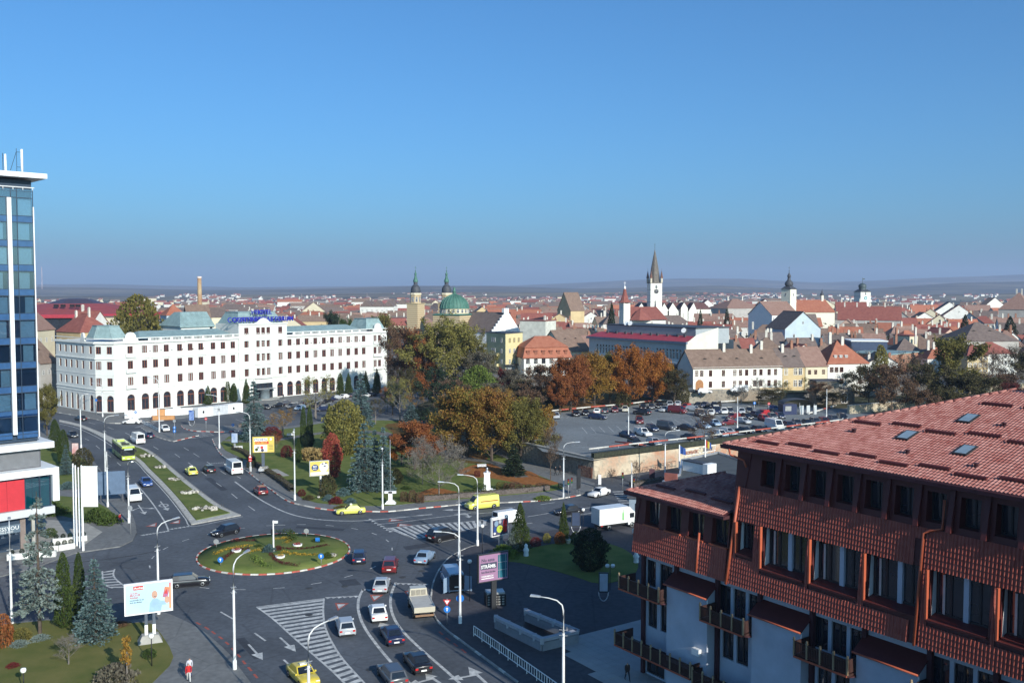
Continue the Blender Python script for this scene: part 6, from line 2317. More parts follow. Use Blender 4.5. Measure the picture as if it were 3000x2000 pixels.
def limbs(rng,H,trunk,spread,levels=3,n0=7,r0=.2,up=.55,droop=0.0,start=.25,kids=3):
 """branch skeleton: list of (points, radii); also tip positions"""
 segs,tips=[],[]
 lean=rng.normal(size=2)*.02*H
 top=np.array([lean[0],lean[1],H*.82])
 pts=[np.array([0,0,-.3]),np.array([lean[0]*.2,lean[1]*.2,H*.25]),np.array([lean[0]*.6,lean[1]*.6,H*.55]),top]
 segs.append((pts,[r0*1.25,r0,r0*.6,r0*.12]))
 def at(t):
  t=t*3
  i=min(2,int(t))
  return pts[i]+(pts[i+1]-pts[i])*(t-i)
 def grow(p,d,L,r,lev):
  q=p+d*L*.5+rng.normal(size=3)*L*.06
  e=q+(d+np.array([0,0,.25-droop]))*L*.5+rng.normal(size=3)*L*.08
  segs.append(([p,q,e],[r,r*.7,r*.28]))
  tips.append((e,L))
  tips.append((q,L))
  if lev>0:
   for k in range(kids):
    a=rng.normal(size=3)
    a[2]=abs(a[2])*.4
    nd=d*.75+a*.55
    nd/=np.linalg.norm(nd)
    grow(p+(e-p)*rng.uniform(.4,.95),nd,L*rng.uniform(.5,.72),r*.5,lev-1)
 for k in range(n0):
  t=start+(.95-start)*(k+rng.uniform(0,.8))/n0
  ang=k*2.4+rng.uniform(-.4,.4)
  tt=(t-start)/(1-start)
  prof=math.sin(math.pi*min(1,.25+.75*tt)**1.0)**.6
  el=up+tt*.5
  d=np.array([math.cos(ang)*math.cos(el),math.sin(ang)*math.cos(el),math.sin(el)])
  grow(at(t),d,spread*(.45+.6*prof),r0*.42*(1.1-.6*t),levels-1)
 return segs,tips
def wood_mesh(name,segs,m,nside=5):
 mb=MB()
 for pts,rs in segs:
  mb.tube([Vector(p)for p in pts],[max(.012,r)for r in rs],nside if rs[0]>.06 else 3,False)
 me=mb.mesh(name)
 me.materials.append(m)
 return me
M_BARK=mat('bark',(0.085,0.065,0.05),rough=0.95,var=0.3,scale=3)
M_BARKG=mat('bark_grey',(0.17,0.15,0.13),rough=0.95,var=0.3,scale=3)
M_TWIG=mat('twigs',(0.12,0.10,0.09),rough=0.95,var=0.25,scale=1.0)
LM={'orange':leaf_mat('leaf_orange',(0.20,0.065,0.015),(0.34,0.12,0.025),(0.42,0.20,0.04)),'rust':leaf_mat('leaf_rust',(0.15,0.05,0.02),(0.27,0.09,0.03),(0.34,0.15,0.045)),'gold':leaf_mat('leaf_gold',(0.16,0.085,0.02),(0.30,0.16,0.03),(0.38,0.26,0.05)),'olive':leaf_mat('leaf_olive',(0.075,0.075,0.02),(0.15,0.135,0.035),(0.24,0.20,0.055)),'mixed':leaf_mat('leaf_mixed',(0.20,0.07,0.02),(0.26,0.15,0.035),(0.22,0.22,0.045),scale=.16),'yellowgreen':leaf_mat('leaf_yellowgreen',(0.12,0.11,0.03),(0.22,0.20,0.05),(0.32,0.28,0.08)),'lime':leaf_mat('leaf_lime',(0.07,0.11,0.02),(0.15,0.21,0.04),(0.22,0.27,0.07)),'green':leaf_mat('leaf_green',(0.03,0.055,0.012),(0.06,0.095,0.022),(0.10,0.14,0.035)),'dark':leaf_mat('leaf_dark',(0.014,0.026,0.016),(0.026,0.045,0.025),(0.045,0.07,0.035)),'thuja':leaf_mat('leaf_thuja',(0.028,0.05,0.012),(0.055,0.085,0.018),(0.095,0.125,0.03)),'blue':leaf_mat('leaf_bluespruce',(0.045,0.085,0.085),(0.10,0.165,0.165),(0.20,0.28,0.28)),'silver':leaf_mat('leaf_silver',(0.09,0.12,0.11),(0.17,0.22,0.20),(0.28,0.33,0.30)),'red':leaf_mat('leaf_red',(0.20,0.03,0.03),(0.36,0.065,0.05),(0.45,0.16,0.09)),'darkred':leaf_mat('leaf_darkred',(0.07,0.014,0.016),(0.14,0.025,0.025),(0.20,0.05,0.035)),'brown':leaf_mat('leaf_brown',(0.085,0.05,0.035),(0.15,0.085,0.05),(0.20,0.13,0.07)),'greybrown':leaf_mat('leaf_greybrown',(0.085,0.075,0.06),(0.15,0.135,0.10),(0.20,0.19,0.13)),'straw':leaf_mat('leaf_straw',(0.22,0.14,0.05),(0.35,0.25,0.10),(0.45,0.36,0.18)),'darkolive':leaf_mat('leaf_darkolive',(0.04,0.038,0.018),(0.075,0.068,0.028),(0.12,0.10,0.04)),}
TPL={}
def tpl_broad(key,seed,H=10.,spread=3.6,n=5200,leaf=.34,levels=3,n0=9,cl=.85,start=.26,flat=.8,bark=M_BARK):
 rng=np.random.default_rng(seed)
 segs,tips=limbs(rng,H,1,spread,levels,n0,H*.022,start=start)
 wood=wood_mesh('trunk_'+key,segs,bark)
 tp=np.array([t[0]for t in tips])
 w=np.array([t[1]for t in tips])
 tp,w=tp[tp[:,2]>H*.15],w[tp[:,2]>H*.15]
 idx=rng.integers(0,len(tp),n)
 off=rng.normal(size=(n,3))*np.array([1,1,flat])
 off/=np.linalg.norm(off,axis=1,keepdims=True)
 c=tp[idx]+off*(rng.uniform(0.25,1,size=(n,1))**.6)*cl*(.55+.5*rng.random((n,1)))
 v,f=leaf_cards(c,leaf,rng)
 top=v[:,2].max()
 ext=np.percentile(np.hypot(v[:,0],v[:,1]),96)
 TPL[key]=(wood,np_mesh('crown_'+key,v,f,LM['olive']),float(top),float(ext)*2)
def tpl_bare(key,seed,H=10.,spread=3.4,levels=4,n0=8,n=700,leaf=.22,bark=M_BARK,r=.018,kids=3,up=.7):
 rng=np.random.default_rng(seed)
 segs,tips=limbs(rng,H,1,spread,levels,n0,H*r,up=up,start=.24,kids=kids)
 for e,L in list(tips):
  for k in range(3):
   d=rng.normal(size=3)
   d[2]=abs(d[2])
   d/=np.linalg.norm(d)
   segs.append(([e,e+d*L*rng.uniform(.3,.6)],[.02,.008]))
 wood=wood_mesh('trunk_'+key,segs,bark,4)
 tp=np.array([t[0]for t in tips])
 c=tp[rng.integers(0,len(tp),n)]+rng.normal(size=(n,3))*.35
 v,f=leaf_cards(c,leaf,rng)
 top=max(p[2]for s in segs for p in s[0])
 ext=np.percentile([math.hypot(p[0],p[1])for s in segs for p in s[0]],96)
 TPL[key]=(wood,np_mesh('crown_'+key,v,f,LM['brown']),float(top),float(ext)*2)
def tpl_spruce(key,seed,H=10.,Rb=2.7,n=6500,leaf=.3,gap=0.0,base=.06,tiers=17):
 rng=np.random.default_rng(seed)
 segs=[([np.array([0,0,-.3]),np.array([0,0,H*.5]),np.array([0,0,H*.98])],[H*.02,H*.012,.02])]
 C,T=[],[]
 for t in range(tiers):
  z=H*(base+(1-base)*(t+rng.uniform(-.2,.2))/tiers)
  rr_=Rb*(1-(z/H-base)/(1-base))**.85+.12
  nb=max(5,int(11*rr_/Rb)+3)
  for b in range(nb):
   if rng.random()<gap:
    continue
   a=2*math.pi*(b+rng.uniform(-.3,.3))/nb+t*1.3
   L=rr_*rng.uniform(.78,1.12)
   d=np.array([math.cos(a),math.sin(a),0])
   p0=np.array([0,0,z])
   p1=p0+d*L+np.array([0,0,-L*.22+.1*L*rng.uniform(-1,1)])
   segs.append(([p0,p1],[.035,.01]))
   m=max(8,int(n/(tiers*9)*(L/Rb+.35)))
   s=rng.uniform(.12,1.02,m)**.75
   w=(1-s*.75)*L*.34
   side=np.array([-d[1],d[0],0])
   q=p0+np.outer(s,p1-p0)+np.outer(rng.uniform(-1,1,m)*w,side)
   q[:,2]+=rng.normal(size=m)*.07-np.abs(rng.normal(size=m))*.05
   C.append(q)
   T.append(np.tile(d*.9+np.array([0,0,.12]),(m,1)))
 C,T=np.vstack(C),np.vstack(T)
 v,f=leaf_cards(C,leaf,rng,up=.1,aspect=.5,tangent=T)
 TPL[key]=(wood_mesh('trunk_'+key,segs,M_BARK,5),np_mesh('crown_'+key,v,f,LM['blue']),float(v[:,2].max()),float(np.percentile(np.hypot(v[:,0],v[:,1]),97))*2)
def tpl_column(key,seed,H=10.,Rb=1.5,n=6000,leaf=.24,prof=None,lump=.12,trunk=.5):
 """dense column, ball or ovoid: leaves close under an uneven skin"""
 rng=np.random.default_rng(seed)
 prof=prof or(lambda t:min(1,(t/.12)**.5)*(1-t**2.6)**.6)
 t=rng.random(n*2)
 keep=rng.random(n*2)<np.array([prof(x)for x in t])
 t=t[keep][:n]
 n=len(t)
 a=rng.random(n)*2*math.pi
 lumpv=1+lump*np.sin(a*3+t*14)+lump*.8*np.sin(a*5-t*23+1.7)+lump*.6*np.sin(a*9+t*41)
 r=np.array([prof(x)for x in t])*Rb*lumpv*(1-.4*rng.random(n)**2.2)
 c=np.stack([r*np.cos(a),r*np.sin(a),t*H],axis=1)
 tan=np.stack([np.cos(a)*.5,np.sin(a)*.5,np.full(n,.8)],axis=1)
 v,f=leaf_cards(c,leaf,rng,tangent=tan)
 segs=[([np.array([0,0,-.3]),np.array([0,0,H*trunk])],[H*.02+.03,.03])]
 TPL[key]=(wood_mesh('trunk_'+key,segs,M_BARK,6),np_mesh('crown_'+key,v,f,LM['thuja']),float(v[:,2].max()),Rb*2)
for i in range(4):
 tpl_broad('broad%d'%i,11+i,n=13000,leaf=.32,start=.16,n0=11)
tpl_broad('full0',31,n=22000,leaf=.29,n0=17,cl=.95,start=.1,spread=4.0)
tpl_broad('full1',32,n=22000,leaf=.29,n0=17,cl=.95,start=.1,spread=3.7)
tpl_broad('loose0',41,n=2300,leaf=.27,n0=9,cl=.75,bark=M_BARKG)
tpl_broad('loose1',42,n=2300,leaf=.27,n0=9,cl=.75,bark=M_BARKG)
tpl_broad('giant',51,H=10,spread=3.9,n=26000,leaf=.22,start=.14,n0=17,levels=3,cl=.62,bark=M_BARKG)
tpl_broad('young',61,H=10,spread=1.2,n=520,leaf=.62,n0=9,levels=2,cl=.8,start=.35,bark=M_BARKG)
tpl_bare('bare0',71)
tpl_bare('bare1',72,n=1100)
tpl_bare('bare2',73,n=300,bark=M_BARKG,levels=4,n0=9)
tpl_bare('dusky',74,n=5200,leaf=.34)
tpl_bare('spread',75,H=7,spread=4.6,n=1500,leaf=.24,bark=M_BARKG,n0=12,up=.35,r=.02)
tpl_spruce('spruce0',81)
tpl_spruce('spruce1',82,Rb=2.2)
tpl_spruce('thinspruce',83,Rb=2.1,n=4200,gap=.33,base=.22,tiers=13)
tpl_spruce('darkfir',84,Rb=2.4,n=6000,leaf=.4,gap=.1)
tpl_broad('pine',91,H=10,spread=3.4,n=5200,leaf=.3,n0=9,cl=.55,flat=.45,start=.2)
tpl_column('column',101)
tpl_column('column1',102,lump=.08)
tpl_column('cone',103,prof=lambda t:min(1,(t/.1)**.6)*(1-t)**.75,Rb=2.0,lump=.16)
tpl_column('ovoid',104,prof=lambda t:math.sin(math.pi*min(1,t*.92+.08))**.55,Rb=3.2,n=8000,lump=.16,leaf=.34)
tpl_column('spindle',105,prof=lambda t:math.sin(math.pi*min(1,t*.88+.1))**.6,Rb=2.1,n=6500,lump=.14,leaf=.3)
tpl_column('ball',106,H=2.0,Rb=1.05,n=1500,leaf=.16,prof=lambda t:math.sin(math.pi*min(1,t*.8+.18))**.5,lump=.07,trunk=.3)
tpl_column('barrel',107,H=2.0,Rb=.8,n=1500,leaf=.13,prof=lambda t:min(1,(t/.05)**.3)*(1-t**8)**.5,lump=.05,trunk=.3)
tpl_column('mound',108,H=1.2,Rb=1.6,n=1500,leaf=.24,prof=lambda t:(1-t**1.5)**.6,lump=.2,trunk=.3)
tpl_column('grassclump',109,H=2.0,Rb=1.3,n=1300,leaf=.5,prof=lambda t:.55+.45*t if t<.8 else 1-(t-.8)*3,lump=.25,trunk=.2)
TREES=[]
def grow(key,u,v,vtop,wpx,col,label,name='tree',z0=None,y=None,cat=None,group=None,rz=None,rise=0.15):
 """a tree whose foot is at pixel (u, v) on level z0 (or at distance y), its top at row vtop, wpx pixels wide"""
 wood,crown,th,tw=TPL[key]
 if y is None:
  z=rise if z0 is None else z0
  p=P(u,v,z)
 else:
  z=z0 if z0 is not None else 0
  p=Vector(((u-1500)/FPX*y,y,z))
 top=AT(u,vtop,p.y).z
 h=top-p.z
 w=wpx*p.y/FPX*(1.22 if key[:4]in('broa','full','gian','dusk')else 1.0)
 t=thing(name,label,cat or name.split('_')[-1],p,random.uniform(0,6.28)if rz is None else rz,group)
 t.scale=(w/tw,w/tw,h/th)
 a=put('trunk',wood,t)
 b=put('crown',crown,t)
 b.material_slots[0].link='OBJECT'
 b.material_slots[0].material=LM[col]
 TREES.append(t)
 return t
grow('thinspruce',117,1854,1452,122,'silver','tall thin silvery spruce with bare lower trunk','spruce_tree',rz=.4)
grow('column',188,1838,1614,50,'thuja','taller of two green columnar thujas behind the blue spruce','thuja')
grow('column1',234,1822,1615,38,'thuja','slimmer of two green columnar thujas behind the blue spruce','thuja')
grow('spruce0',280,1872,1634,122,'blue','blue spruce standing left of the photo billboard','spruce_tree',rz=1.0)
grow('bare2',201,1945,1856,80,'greybrown','small leaning bare birch on the near lawn','tree')
grow('young',373,1999,1858,34,'gold','slender young tree with golden leaves on the near lawn','tree')
grow('mound',338,1994,1938,112,'greybrown','dry grey bush at the lower edge of the near lawn','bush')
grow('ball',8,1893,1795,60,'rust','tall rust-coloured bush at the left edge of the lawn','bush')
grow('ball',62,1876,1838,58,'olive','olive bush tinged orange beside the thin spruce','bush')
grow('mound',56,1890,1872,48,'silver','low silver juniper below the olive bush','juniper')
grow('mound',118,1872,1856,50,'silver','low silver juniper at the foot of the thin spruce','juniper')
grow('ball',438,1926,1898,40,'green','small green bush in front of the billboard base','bush')
grow('mound',38,1952,1938,34,'darkred','flat dark red plant on the near lawn','plant')
grow('mound',345,1831,1822,60,'brown','low brown scrub behind the blue spruce','bush')
grow('broad1',138,1275,1118,66,'olive','olive autumn tree squeezed beside the glass tower','tree')
grow('column',162,1322,1226,32,'thuja','farther columnar thuja by the curving road','thuja')
grow('column1',187,1360,1256,33,'thuja','nearer columnar thuja by the curving road','thuja')
grow('spruce1',194,1389,1302,38,'blue','small blue spruce behind the white banner','spruce_tree')
grow('ball',243,1371,1310,58,'darkolive','round dark bush in front of the street poster','bush')
grow('mound',200,1430,1408,46,'blue','blue-green juniper on the lawn by the tower','juniper')
grow('mound',285,1524,1482,70,'green','juniper mass spilling over the terrace, left half','juniper')
grow('mound',318,1532,1496,62,'green','juniper mass spilling over the terrace, right half','juniper')
grow('mound',150,1505,1468,90,'green','dark juniper carpet behind the thin spruce','juniper')
grow('ball',148,1572,1545,36,'green','clipped round box bush on the terrace','bush')
for u,v,vt,w,k,lab in[(610,1185,1128,26,'cone','conical thuja at the left end of the hotel hedge'),(666,1177,1111,22,'column','columnar thuja behind the white containers'),(686,1177,1121,20,'column1','shorter columnar thuja behind the white containers'),(722,1182,1108,27,'cone','conical thuja left of the hotel entrance'),(997,1160,1092,21,'column','leftmost evergreen of four before the hotel right wing'),(1021,1160,1091,26,'cone','second evergreen of four before the hotel right wing'),(1072,1156,1085,27,'cone','third evergreen of four before the hotel right wing'),(1104,1153,1078,29,'cone','rightmost evergreen of four before the hotel right wing')]:
 grow(k,u,v,vt,w,'thuja',lab,'thuja')
grow('spruce0',745,1290,1114,80,'blue','tall blue spruce in front of the hotel entrance','spruce_tree',rz=2)
grow('loose0',924,1224,1096,120,'yellowgreen','spreading tree with thin yellow leaves before the hotel','tree')
grow('loose1',829,1280,1194,86,'gold','small russet tree with pale trunk by the park path','tree')
grow('column',889,1304,1188,19,'green','left of two tall green columnar cypresses in the park','cypress_tree')
grow('column1',908,1304,1186,20,'green','right of two tall green columnar cypresses in the park','cypress_tree')
grow('column',875,1354,1283,18,'thuja','slim columnar thuja behind the lamp post','thuja')
grow('ovoid',903,1313,1260,34,'dark','dense dark evergreen below the two cypresses','evergreen')
grow('ovoid',1010,1330,1168,116,'yellowgreen','broad yellow-green ovoid tree behind the red columnar tree','tree')
grow('cone',965,1238,1181,26,'thuja','green cone tree left of the yellow-green ovoid tree','thuja')
grow('spruce1',1058,1248,1094,76,'blue','tall blue spruce behind the yellow-green ovoid tree','spruce_tree',rz=3)
grow('spindle',973,1398,1266,55,'red','bright red columnar tree behind the yellow billboard','tree')
grow('ball',960,1452,1388,52,'darkolive','dark round yew bush in front of the small billboard','bush')
grow('spruce0',1068,1436,1236,104,'blue','largest blue spruce in the park centre','spruce_tree',rz=4)
grow('spruce1',1124,1438,1250,66,'blue','blue spruce right of the largest one','spruce_tree',rz=5)
grow('spruce1',1098,1430,1258,60,'blue','blue spruce squeezed between two larger blue spruces','spruce_tree',rz=1.5)
grow('ball',797,1290,1248,56,'darkred','dark red bush behind the yellow poster billboard','bush')
grow('ball',840,1338,1303,36,'darkred','small dark red maple between the billboards','bush')
grow('loose1',811,1312,1268,26,'orange','little orange tree right of the poster billboard','tree')
grow('grassclump',905,1348,1308,42,'straw','clump of golden pampas grass, left half','grass_clump',cat='plant')
grow('grassclump',933,1350,1312,40,'straw','clump of golden pampas grass, right half','grass_clump',cat='plant')
grow('mound',985,1473,1452,36,'darkred','low dark red barberry near the curve of the kerb','bush')
grow('ball',816,1402,1386,17,'darkred','little dark red ball bush by the paved seat','bush')
grow('ball',884,1452,1432,24,'darkred','dark red bush behind the boulder','bush')
grow('mound',1006,1450,1426,40,'blue','blue juniper in the middle of the park lawn','juniper')
grow('mound',1027,1472,1456,32,'blue','small blue juniper near the kerb','juniper')
grow('mound',962,1465,1446,30,'blue','small blue juniper beside the dark yew','juniper')
grow('mound',905,1462,1448,30,'darkolive','low olive shrub left of the boulder','bush')
grow('barrel',1184,1468,1438,24,'brown','left of three brown clipped bushes by the kerb','bush')
grow('barrel',1208,1470,1434,24,'brown','middle of three brown clipped bushes by the kerb','bush')
grow('barrel',1230,1472,1440,26,'brown','right of three brown clipped bushes by the kerb','bush')
grow('mound',1190,1432,1420,26,'green','bright green low shrub behind the clipped bushes','bush')
grow('broad2',1215,1375,1226,130,'rust','rust-orange tree right of the blue spruces','tree')
grow('broad0',1176,1362,1262,70,'orange','smaller orange tree next to the blue spruces','tree')
grow('spread',1286,1450,1268,180,'greybrown','wide spreading grey leafless tree near the kerb','tree')
grow('spread',1238,1418,1315,110,'darkolive','dusky twiggy shrub left of the grey spreading tree','bush')
grow('ball',1150,1415,1368,60,'darkolive','dark scrub right of the blue spruces','bush')
grow('full0',1368,1338,1122,168,'mixed','big orange and green tree left in the central group','tree')
grow('full1',1440,1350,1126,150,'mixed','big orange and green tree in the middle of the group','tree')
grow('full0',1528,1346,1158,140,'olive','large olive-gold tree next to the car park wall','tree')
grow('broad1',1575,1330,1180,90,'gold','gold-brown tree overhanging the car park corner','tree')
grow('darkfir',1504,1391,1298,70,'dark','small dark fir on the orange leaf litter','fir_tree')
grow('bare1',1613,1407,1240,78,'brown','tall bare tree beside the fortress wall path','tree')
grow('pine',1270,1228,1070,132,'dark','dark spreading pine at the back of the park','pine_tree')
grow('pine',1330,1250,1120,96,'dark','dark pine left of the lime-green tree','pine_tree')
grow('ovoid',1402,1185,1068,100,'lime','bright lime-green rounded tree at the back of the park','tree')
grow('loose0',1172,1235,1098,78,'yellowgreen','thin yellowing birch behind the rust tree','birch_tree')
grow('loose1',1222,1225,1110,70,'gold','thin golden birch near the dark pine','birch_tree')
grow('spruce1',1205,1242,1178,58,'blue','small blue spruce below the golden birch','spruce_tree')
grow('loose0',1135,1205,1130,46,'orange','small flame-orange tree right of the hotel evergreens','tree')
grow('pine',1150,1215,1118,70,'dark','dark pine at the right end of the hotel','pine_tree')
grow('dusky',1165,1175,952,78,'brown','tall purple-brown leafless tree at the hotel corner','tree')
grow('dusky',1205,1172,960,74,'rust','tall rust-tinged leafless tree right of the hotel','tree')
grow('broad3',1240,1182,978,66,'rust','tall dark rust tree left of the giant plane tree','tree')
grow('giant',1300,1178,905,200,'yellowgreen','giant yellow-green plane tree below the cathedral','tree')
grow('giant',1372,1172,942,120,'olive','tall olive tree joined to the giant plane tree','tree')
grow('dusky',1408,1180,1030,86,'greybrown','grey leafless tree in front of the yellow flats','tree')
grow('darkfir',1322,1170,1055,44,'dark','dark evergreen under the giant plane tree','fir_tree')
grow('broad0',1478,1168,1072,54,'darkred','dark red tree before the yellow flats','tree')
grow('dusky',1500,1172,1080,60,'greybrown','grey twiggy tree beside the yellow flats','tree')
grow('dusky',1585,1205,1068,84,'brown','purple-brown bare tree left of the orange row','tree',z0=ZL)
grow('darkfir',1622,1202,1108,52,'dark','dark blue-green fir at the car park corner','fir_tree',z0=ZL)
grow('ball',1490,1208,1160,56,'dark','dark evergreen bush in front of the flats','bush')
grow('dusky',1545,1262,1140,80,'brown','brown half-bare tree behind the olive-gold tree','tree',z0=1.5)
grow('loose0',1480,1255,1130,70,'gold','thin gold tree behind the central group','tree',z0=.5)
for u,v,vt,w,k,c,lab in[(1672,1205,1032,112,'full0','rust','leftmost rust tree of the row behind the car park'),(1742,1196,1022,96,'full1','gold','gold tree second in the row behind the car park'),(1786,1180,1026,84,'broad2','olive','olive tree deep in the row behind the car park'),(1844,1190,1002,96,'full0','orange','tallest rust-orange tree before the theatre'),(1913,1184,1018,92,'full1','orange','rightmost orange tree before the theatre'),(1876,1170,1040,72,'broad3','gold','gold-brown tree between the two orange trees')]:
 grow(k,u,v,vt,w,c,lab,'tree',z0=ZL)
grow('dusky',1975,1186,1082,86,'darkolive','grey-green thinning tree before the theatre porch','tree',z0=ZL)
grow('ball',1826,1192,1136,46,'darkolive','dark bush under the orange trees','bush',z0=ZL)
grow('ball',2000,1184,1118,40,'darkolive','green-brown bush at the corner of the white house','bush',z0=ZL)
TR=[(2500,1160,1010,112,'bare0','brown','big black bare tree before the orange hipped roof'),(2578,1170,1008,46,'spindle','yellowgreen','yellow-green poplar among the bare trees'),(2545,1205,1070,96,'dusky','darkolive','dusky olive tree left of the poplar'),(2612,1240,1068,112,'dusky','brown','dark twiggy tree in front of the poplar'),(2655,1205,1028,132,'bare1','brown','large dark bare tree right of the poplar'),(2716,1222,1062,118,'dusky','darkolive','dusky bushy tree above the old wall'),(2785,1200,970,140,'broad0','olive','tallest golden-brown tree on the right'),(2830,1228,1088,160,'broad2','darkolive','broad dark tree in front of the golden-brown one'),(2905,1182,1012,110,'bare0','brown','dark bare tree by the ochre house'),(2965,1180,1002,120,'bare1','darkolive','large bare tree near the right edge'),(3015,1180,1030,110,'dusky','darkolive','dusky tree cut by the right edge'),(2870,1190,1060,84,'bare1','brown','thin dark tree between the bare ones'),(2935,1195,1095,90,'dusky','brown','brown scrubby tree above the roof ridge'),(2690,1242,1140,90,'dusky','brown','low brown tree at the old wall'),(2760,1238,1130,70,'broad1','darkolive','dark green-brown tree at the gap in the wall'),(2470,1178,1090,60,'dusky','dark','dark evergreen by the gatehouse'),(2960,1205,1120,60,'dusky','darkred','dark reddish shrub over the tiled roof')]
for u,v,vt,w,k,c,lab in TR:
 grow(k,u,v,vt,w,c,lab,'tree',z0=2.0)
grow('loose0',2348,1166,1098,60,'yellowgreen','small yellow-green tree before the ochre house','tree',z0=ZL)
grow('loose1',2292,1172,1110,62,'olive','small olive tree before the white house','tree',z0=ZL)
grow('bare2',2222,1182,1104,62,'greybrown','small bare tree above the rubble wall','tree',z0=ZL)
grow('bare2',2172,1180,1128,44,'greybrown','little bare tree beside the white van','tree',z0=ZL)
grow('dusky',2395,1184,1118,60,'brown','brown small tree by the cream house','tree',z0=ZL)
grow('dusky',2262,1190,1140,80,'darkolive','dark hedge-like shrub left of the blue kiosk','bush',z0=ZL)
grow('dusky',2440,1192,1148,80,'darkolive','dark shrub right of the kiosk','bush',z0=ZL)
grow('bare1',2063,1345,1190,80,'brown','thin bare tree rising through the terrace sign','tree')
grow('bare0',1793,1410,1370,30,'rust','reddish bare shrub against the fortress wall','shrub')
grow('bare0',1864,1414,1344,38,'rust','small reddish tree against the fortress wall','tree')
grow('ovoid',405,976,858,152,'olive','huge rounded green-gold tree behind the hotel','tree',y=312,z0=0)
grow('cone',1792,1000,884,44,'dark','tall dark fir behind the theatre roof','fir_tree',y=385,z0=ZT)
grow('cone',2828,1000,920,62,'dark','dark fir among the roofs on the right','fir_tree',y=385,z0=ZT)
grow('broad1',1118,1000,910,88,'olive','round olive tree behind the hotel right end','tree',y=400,z0=2)
grow('broad2',970,1000,905,62,'dark','dark tree behind the hotel right wing','tree',y=430,z0=2)
grow('broad3',1010,1000,925,50,'green','green tree behind the hotel right wing','tree',y=415,z0=2)
for u,y,vt,w,c in[(2052,470,905,30,'dark'),(2130,480,900,34,'dark'),(2960,430,925,70,'dark'),(2870,440,945,40,'darkolive')]:
 grow('cone' if c=='dark' else 'broad1',u,0,vt,w,c,'dark tree among the old town roofs at column %d'%u,'tree',y=y,z0=ZT)
lab=['dark fir right of the gothic church','second dark fir right of the gothic church','dark fir below the great hipped roof','dusky tree below the great hipped roof']
for t,s in zip(TREES[-4:],lab):
 t['label']=s
grow('cone',1524,1614,1469,66,'thuja','tall green thuja beside the food billboard','thuja')
grow('cone',1505,1616,1536,52,'silver','grey-green juniper cone in front of the tall thuja','juniper')
grow('cone',1651,1588,1469,36,'thuja','slender cone tree by the dark street poster','thuja')
grow('mound',1475,1630,1592,76,'lime','spreading bright green shrub under the food billboard','bush')
grow('ball',1569,1598,1572,34,'darkred','dark reddish round bush on the plaza lawn','bush')
grow('ball',1602,1588,1560,24,'yellowgreen','small yellow bush on the plaza lawn','bush')
grow('ball',1640,1592,1556,34,'rust','reddish bush under the slender cone tree','bush')
grow('ball',1688,1590,1556,36,'green','round green bush near the slender cone tree','bush')
grow('ovoid',1729,1668,1544,98,'dark','large dark mountain pine in the shade of the plaza','pine_tree')
def far_trees():
 rng=np.random.default_rng(5)
 C=[]
 for i in range(1500):
  D=330+3400*rng.random()**1.6
  u=rng.uniform(-300,3300)
  x=(u-1500)/FPX*D
  if D<520 and u<1650:
   continue
  z=ZT if D<1450 and-400<x<900 else-3
  r=rng.uniform(1.8,4.2)
  n=34 if D<900 else 18
  o=rng.normal(size=(n,3))*r*.5
  o[:,2]=np.abs(o[:,2])*1.3+r*.5
  C.append(np.array([x,D,z])+o)
 C=np.vstack(C)
 v,f=leaf_cards(C,2.1,rng)
 o=put('far_trees',np_mesh('far_trees',v,f,LM['darkolive']))
 tag(o,'dark trees scattered between the roofs and over the plain','trees',kind='stuff')
far_trees()
def hedge(pts,w,h,col,label,z=.15,leaf=.16,dens=90):
 line_=resmooth(G(pts),4)
 rng=np.random.default_rng(len(label))
 L=arclen(line_)
 n=int(L[-1]*dens)
 C,T=[],[]
 o=line_[0].copy()
 for i in range(n):
  s=L[-1]*rng.random()
  a,b=along(line_,s,L),along(line_,min(L[-1],s+.3),L)
  if(b-a).length<1e-4:
   continue
  d=(b-a).normalized()
  nn_=Vector((-d.y,d.x,0))
  f=rng.random()
  if f<.5:
   q,t=a+nn_*rng.uniform(-w/2,w/2)+Vector((0,0,h+rng.normal()*.05)),(0,0,1)
  else:
   sd=1 if f<.75 else-1
   q,t=a+nn_*(sd*w/2+rng.normal()*.05)+Vector((0,0,rng.random()*h)),(nn_.x*sd,nn_.y*sd,.3)
  C.append((q.x-o.x,q.y-o.y,q.z))
  T.append(t)
 v,f=leaf_cards(np.array(C),leaf,rng,tangent=np.array(T))
 t=thing('hedge',label,'hedge',(o.x,o.y,z))
 put('foliage',np_mesh('hedge_foliage',v,f,LM[col]),t)
 mb=MB()
 rel=[p-o for p in line_]
 a,b=offset_line(rel,w/2-.06),offset_line(rel,-w/2+.06)
 m=len(rel)
 mb.add([(p.x,p.y,0)for p in a]+[(p.x,p.y,0)for p in b]+[(p.x,p.y,h-.06)for p in a]+[(p.x,p.y,h-.06)for p in b],[(i,i+1,2*m+i+1,2*m+i)for i in range(m-1)]+[(m+i+1,m+i,3*m+i,3*m+i+1)for i in range(m-1)]+[(2*m+i,2*m+i+1,3*m+i+1,3*m+i)for i in range(m-1)])
 mb.build('twigs',M_TWIG,t)
hedge([(752,1366),(790,1392),(828,1418),(858,1442)],1.0,.8,'darkolive','dark clipped hedge along the pavement by the billboards')
hedge([(684,1318),(716,1330),(742,1352)],1.0,.7,'darkolive','brownish hedge near the yellow poster billboard')
hedge([(1238,1469),(1300,1465),(1345,1461)],.9,.9,'darkolive','low hedge in front of the grey spreading tree')
hedge([(1345,1460),(1400,1457),(1449,1453)],.9,.9,'darkolive','low hedge behind the yellow van')
hedge([(1449,1452),(1530,1445),(1608,1437)],.9,.9,'darkolive','low hedge below the white monument')
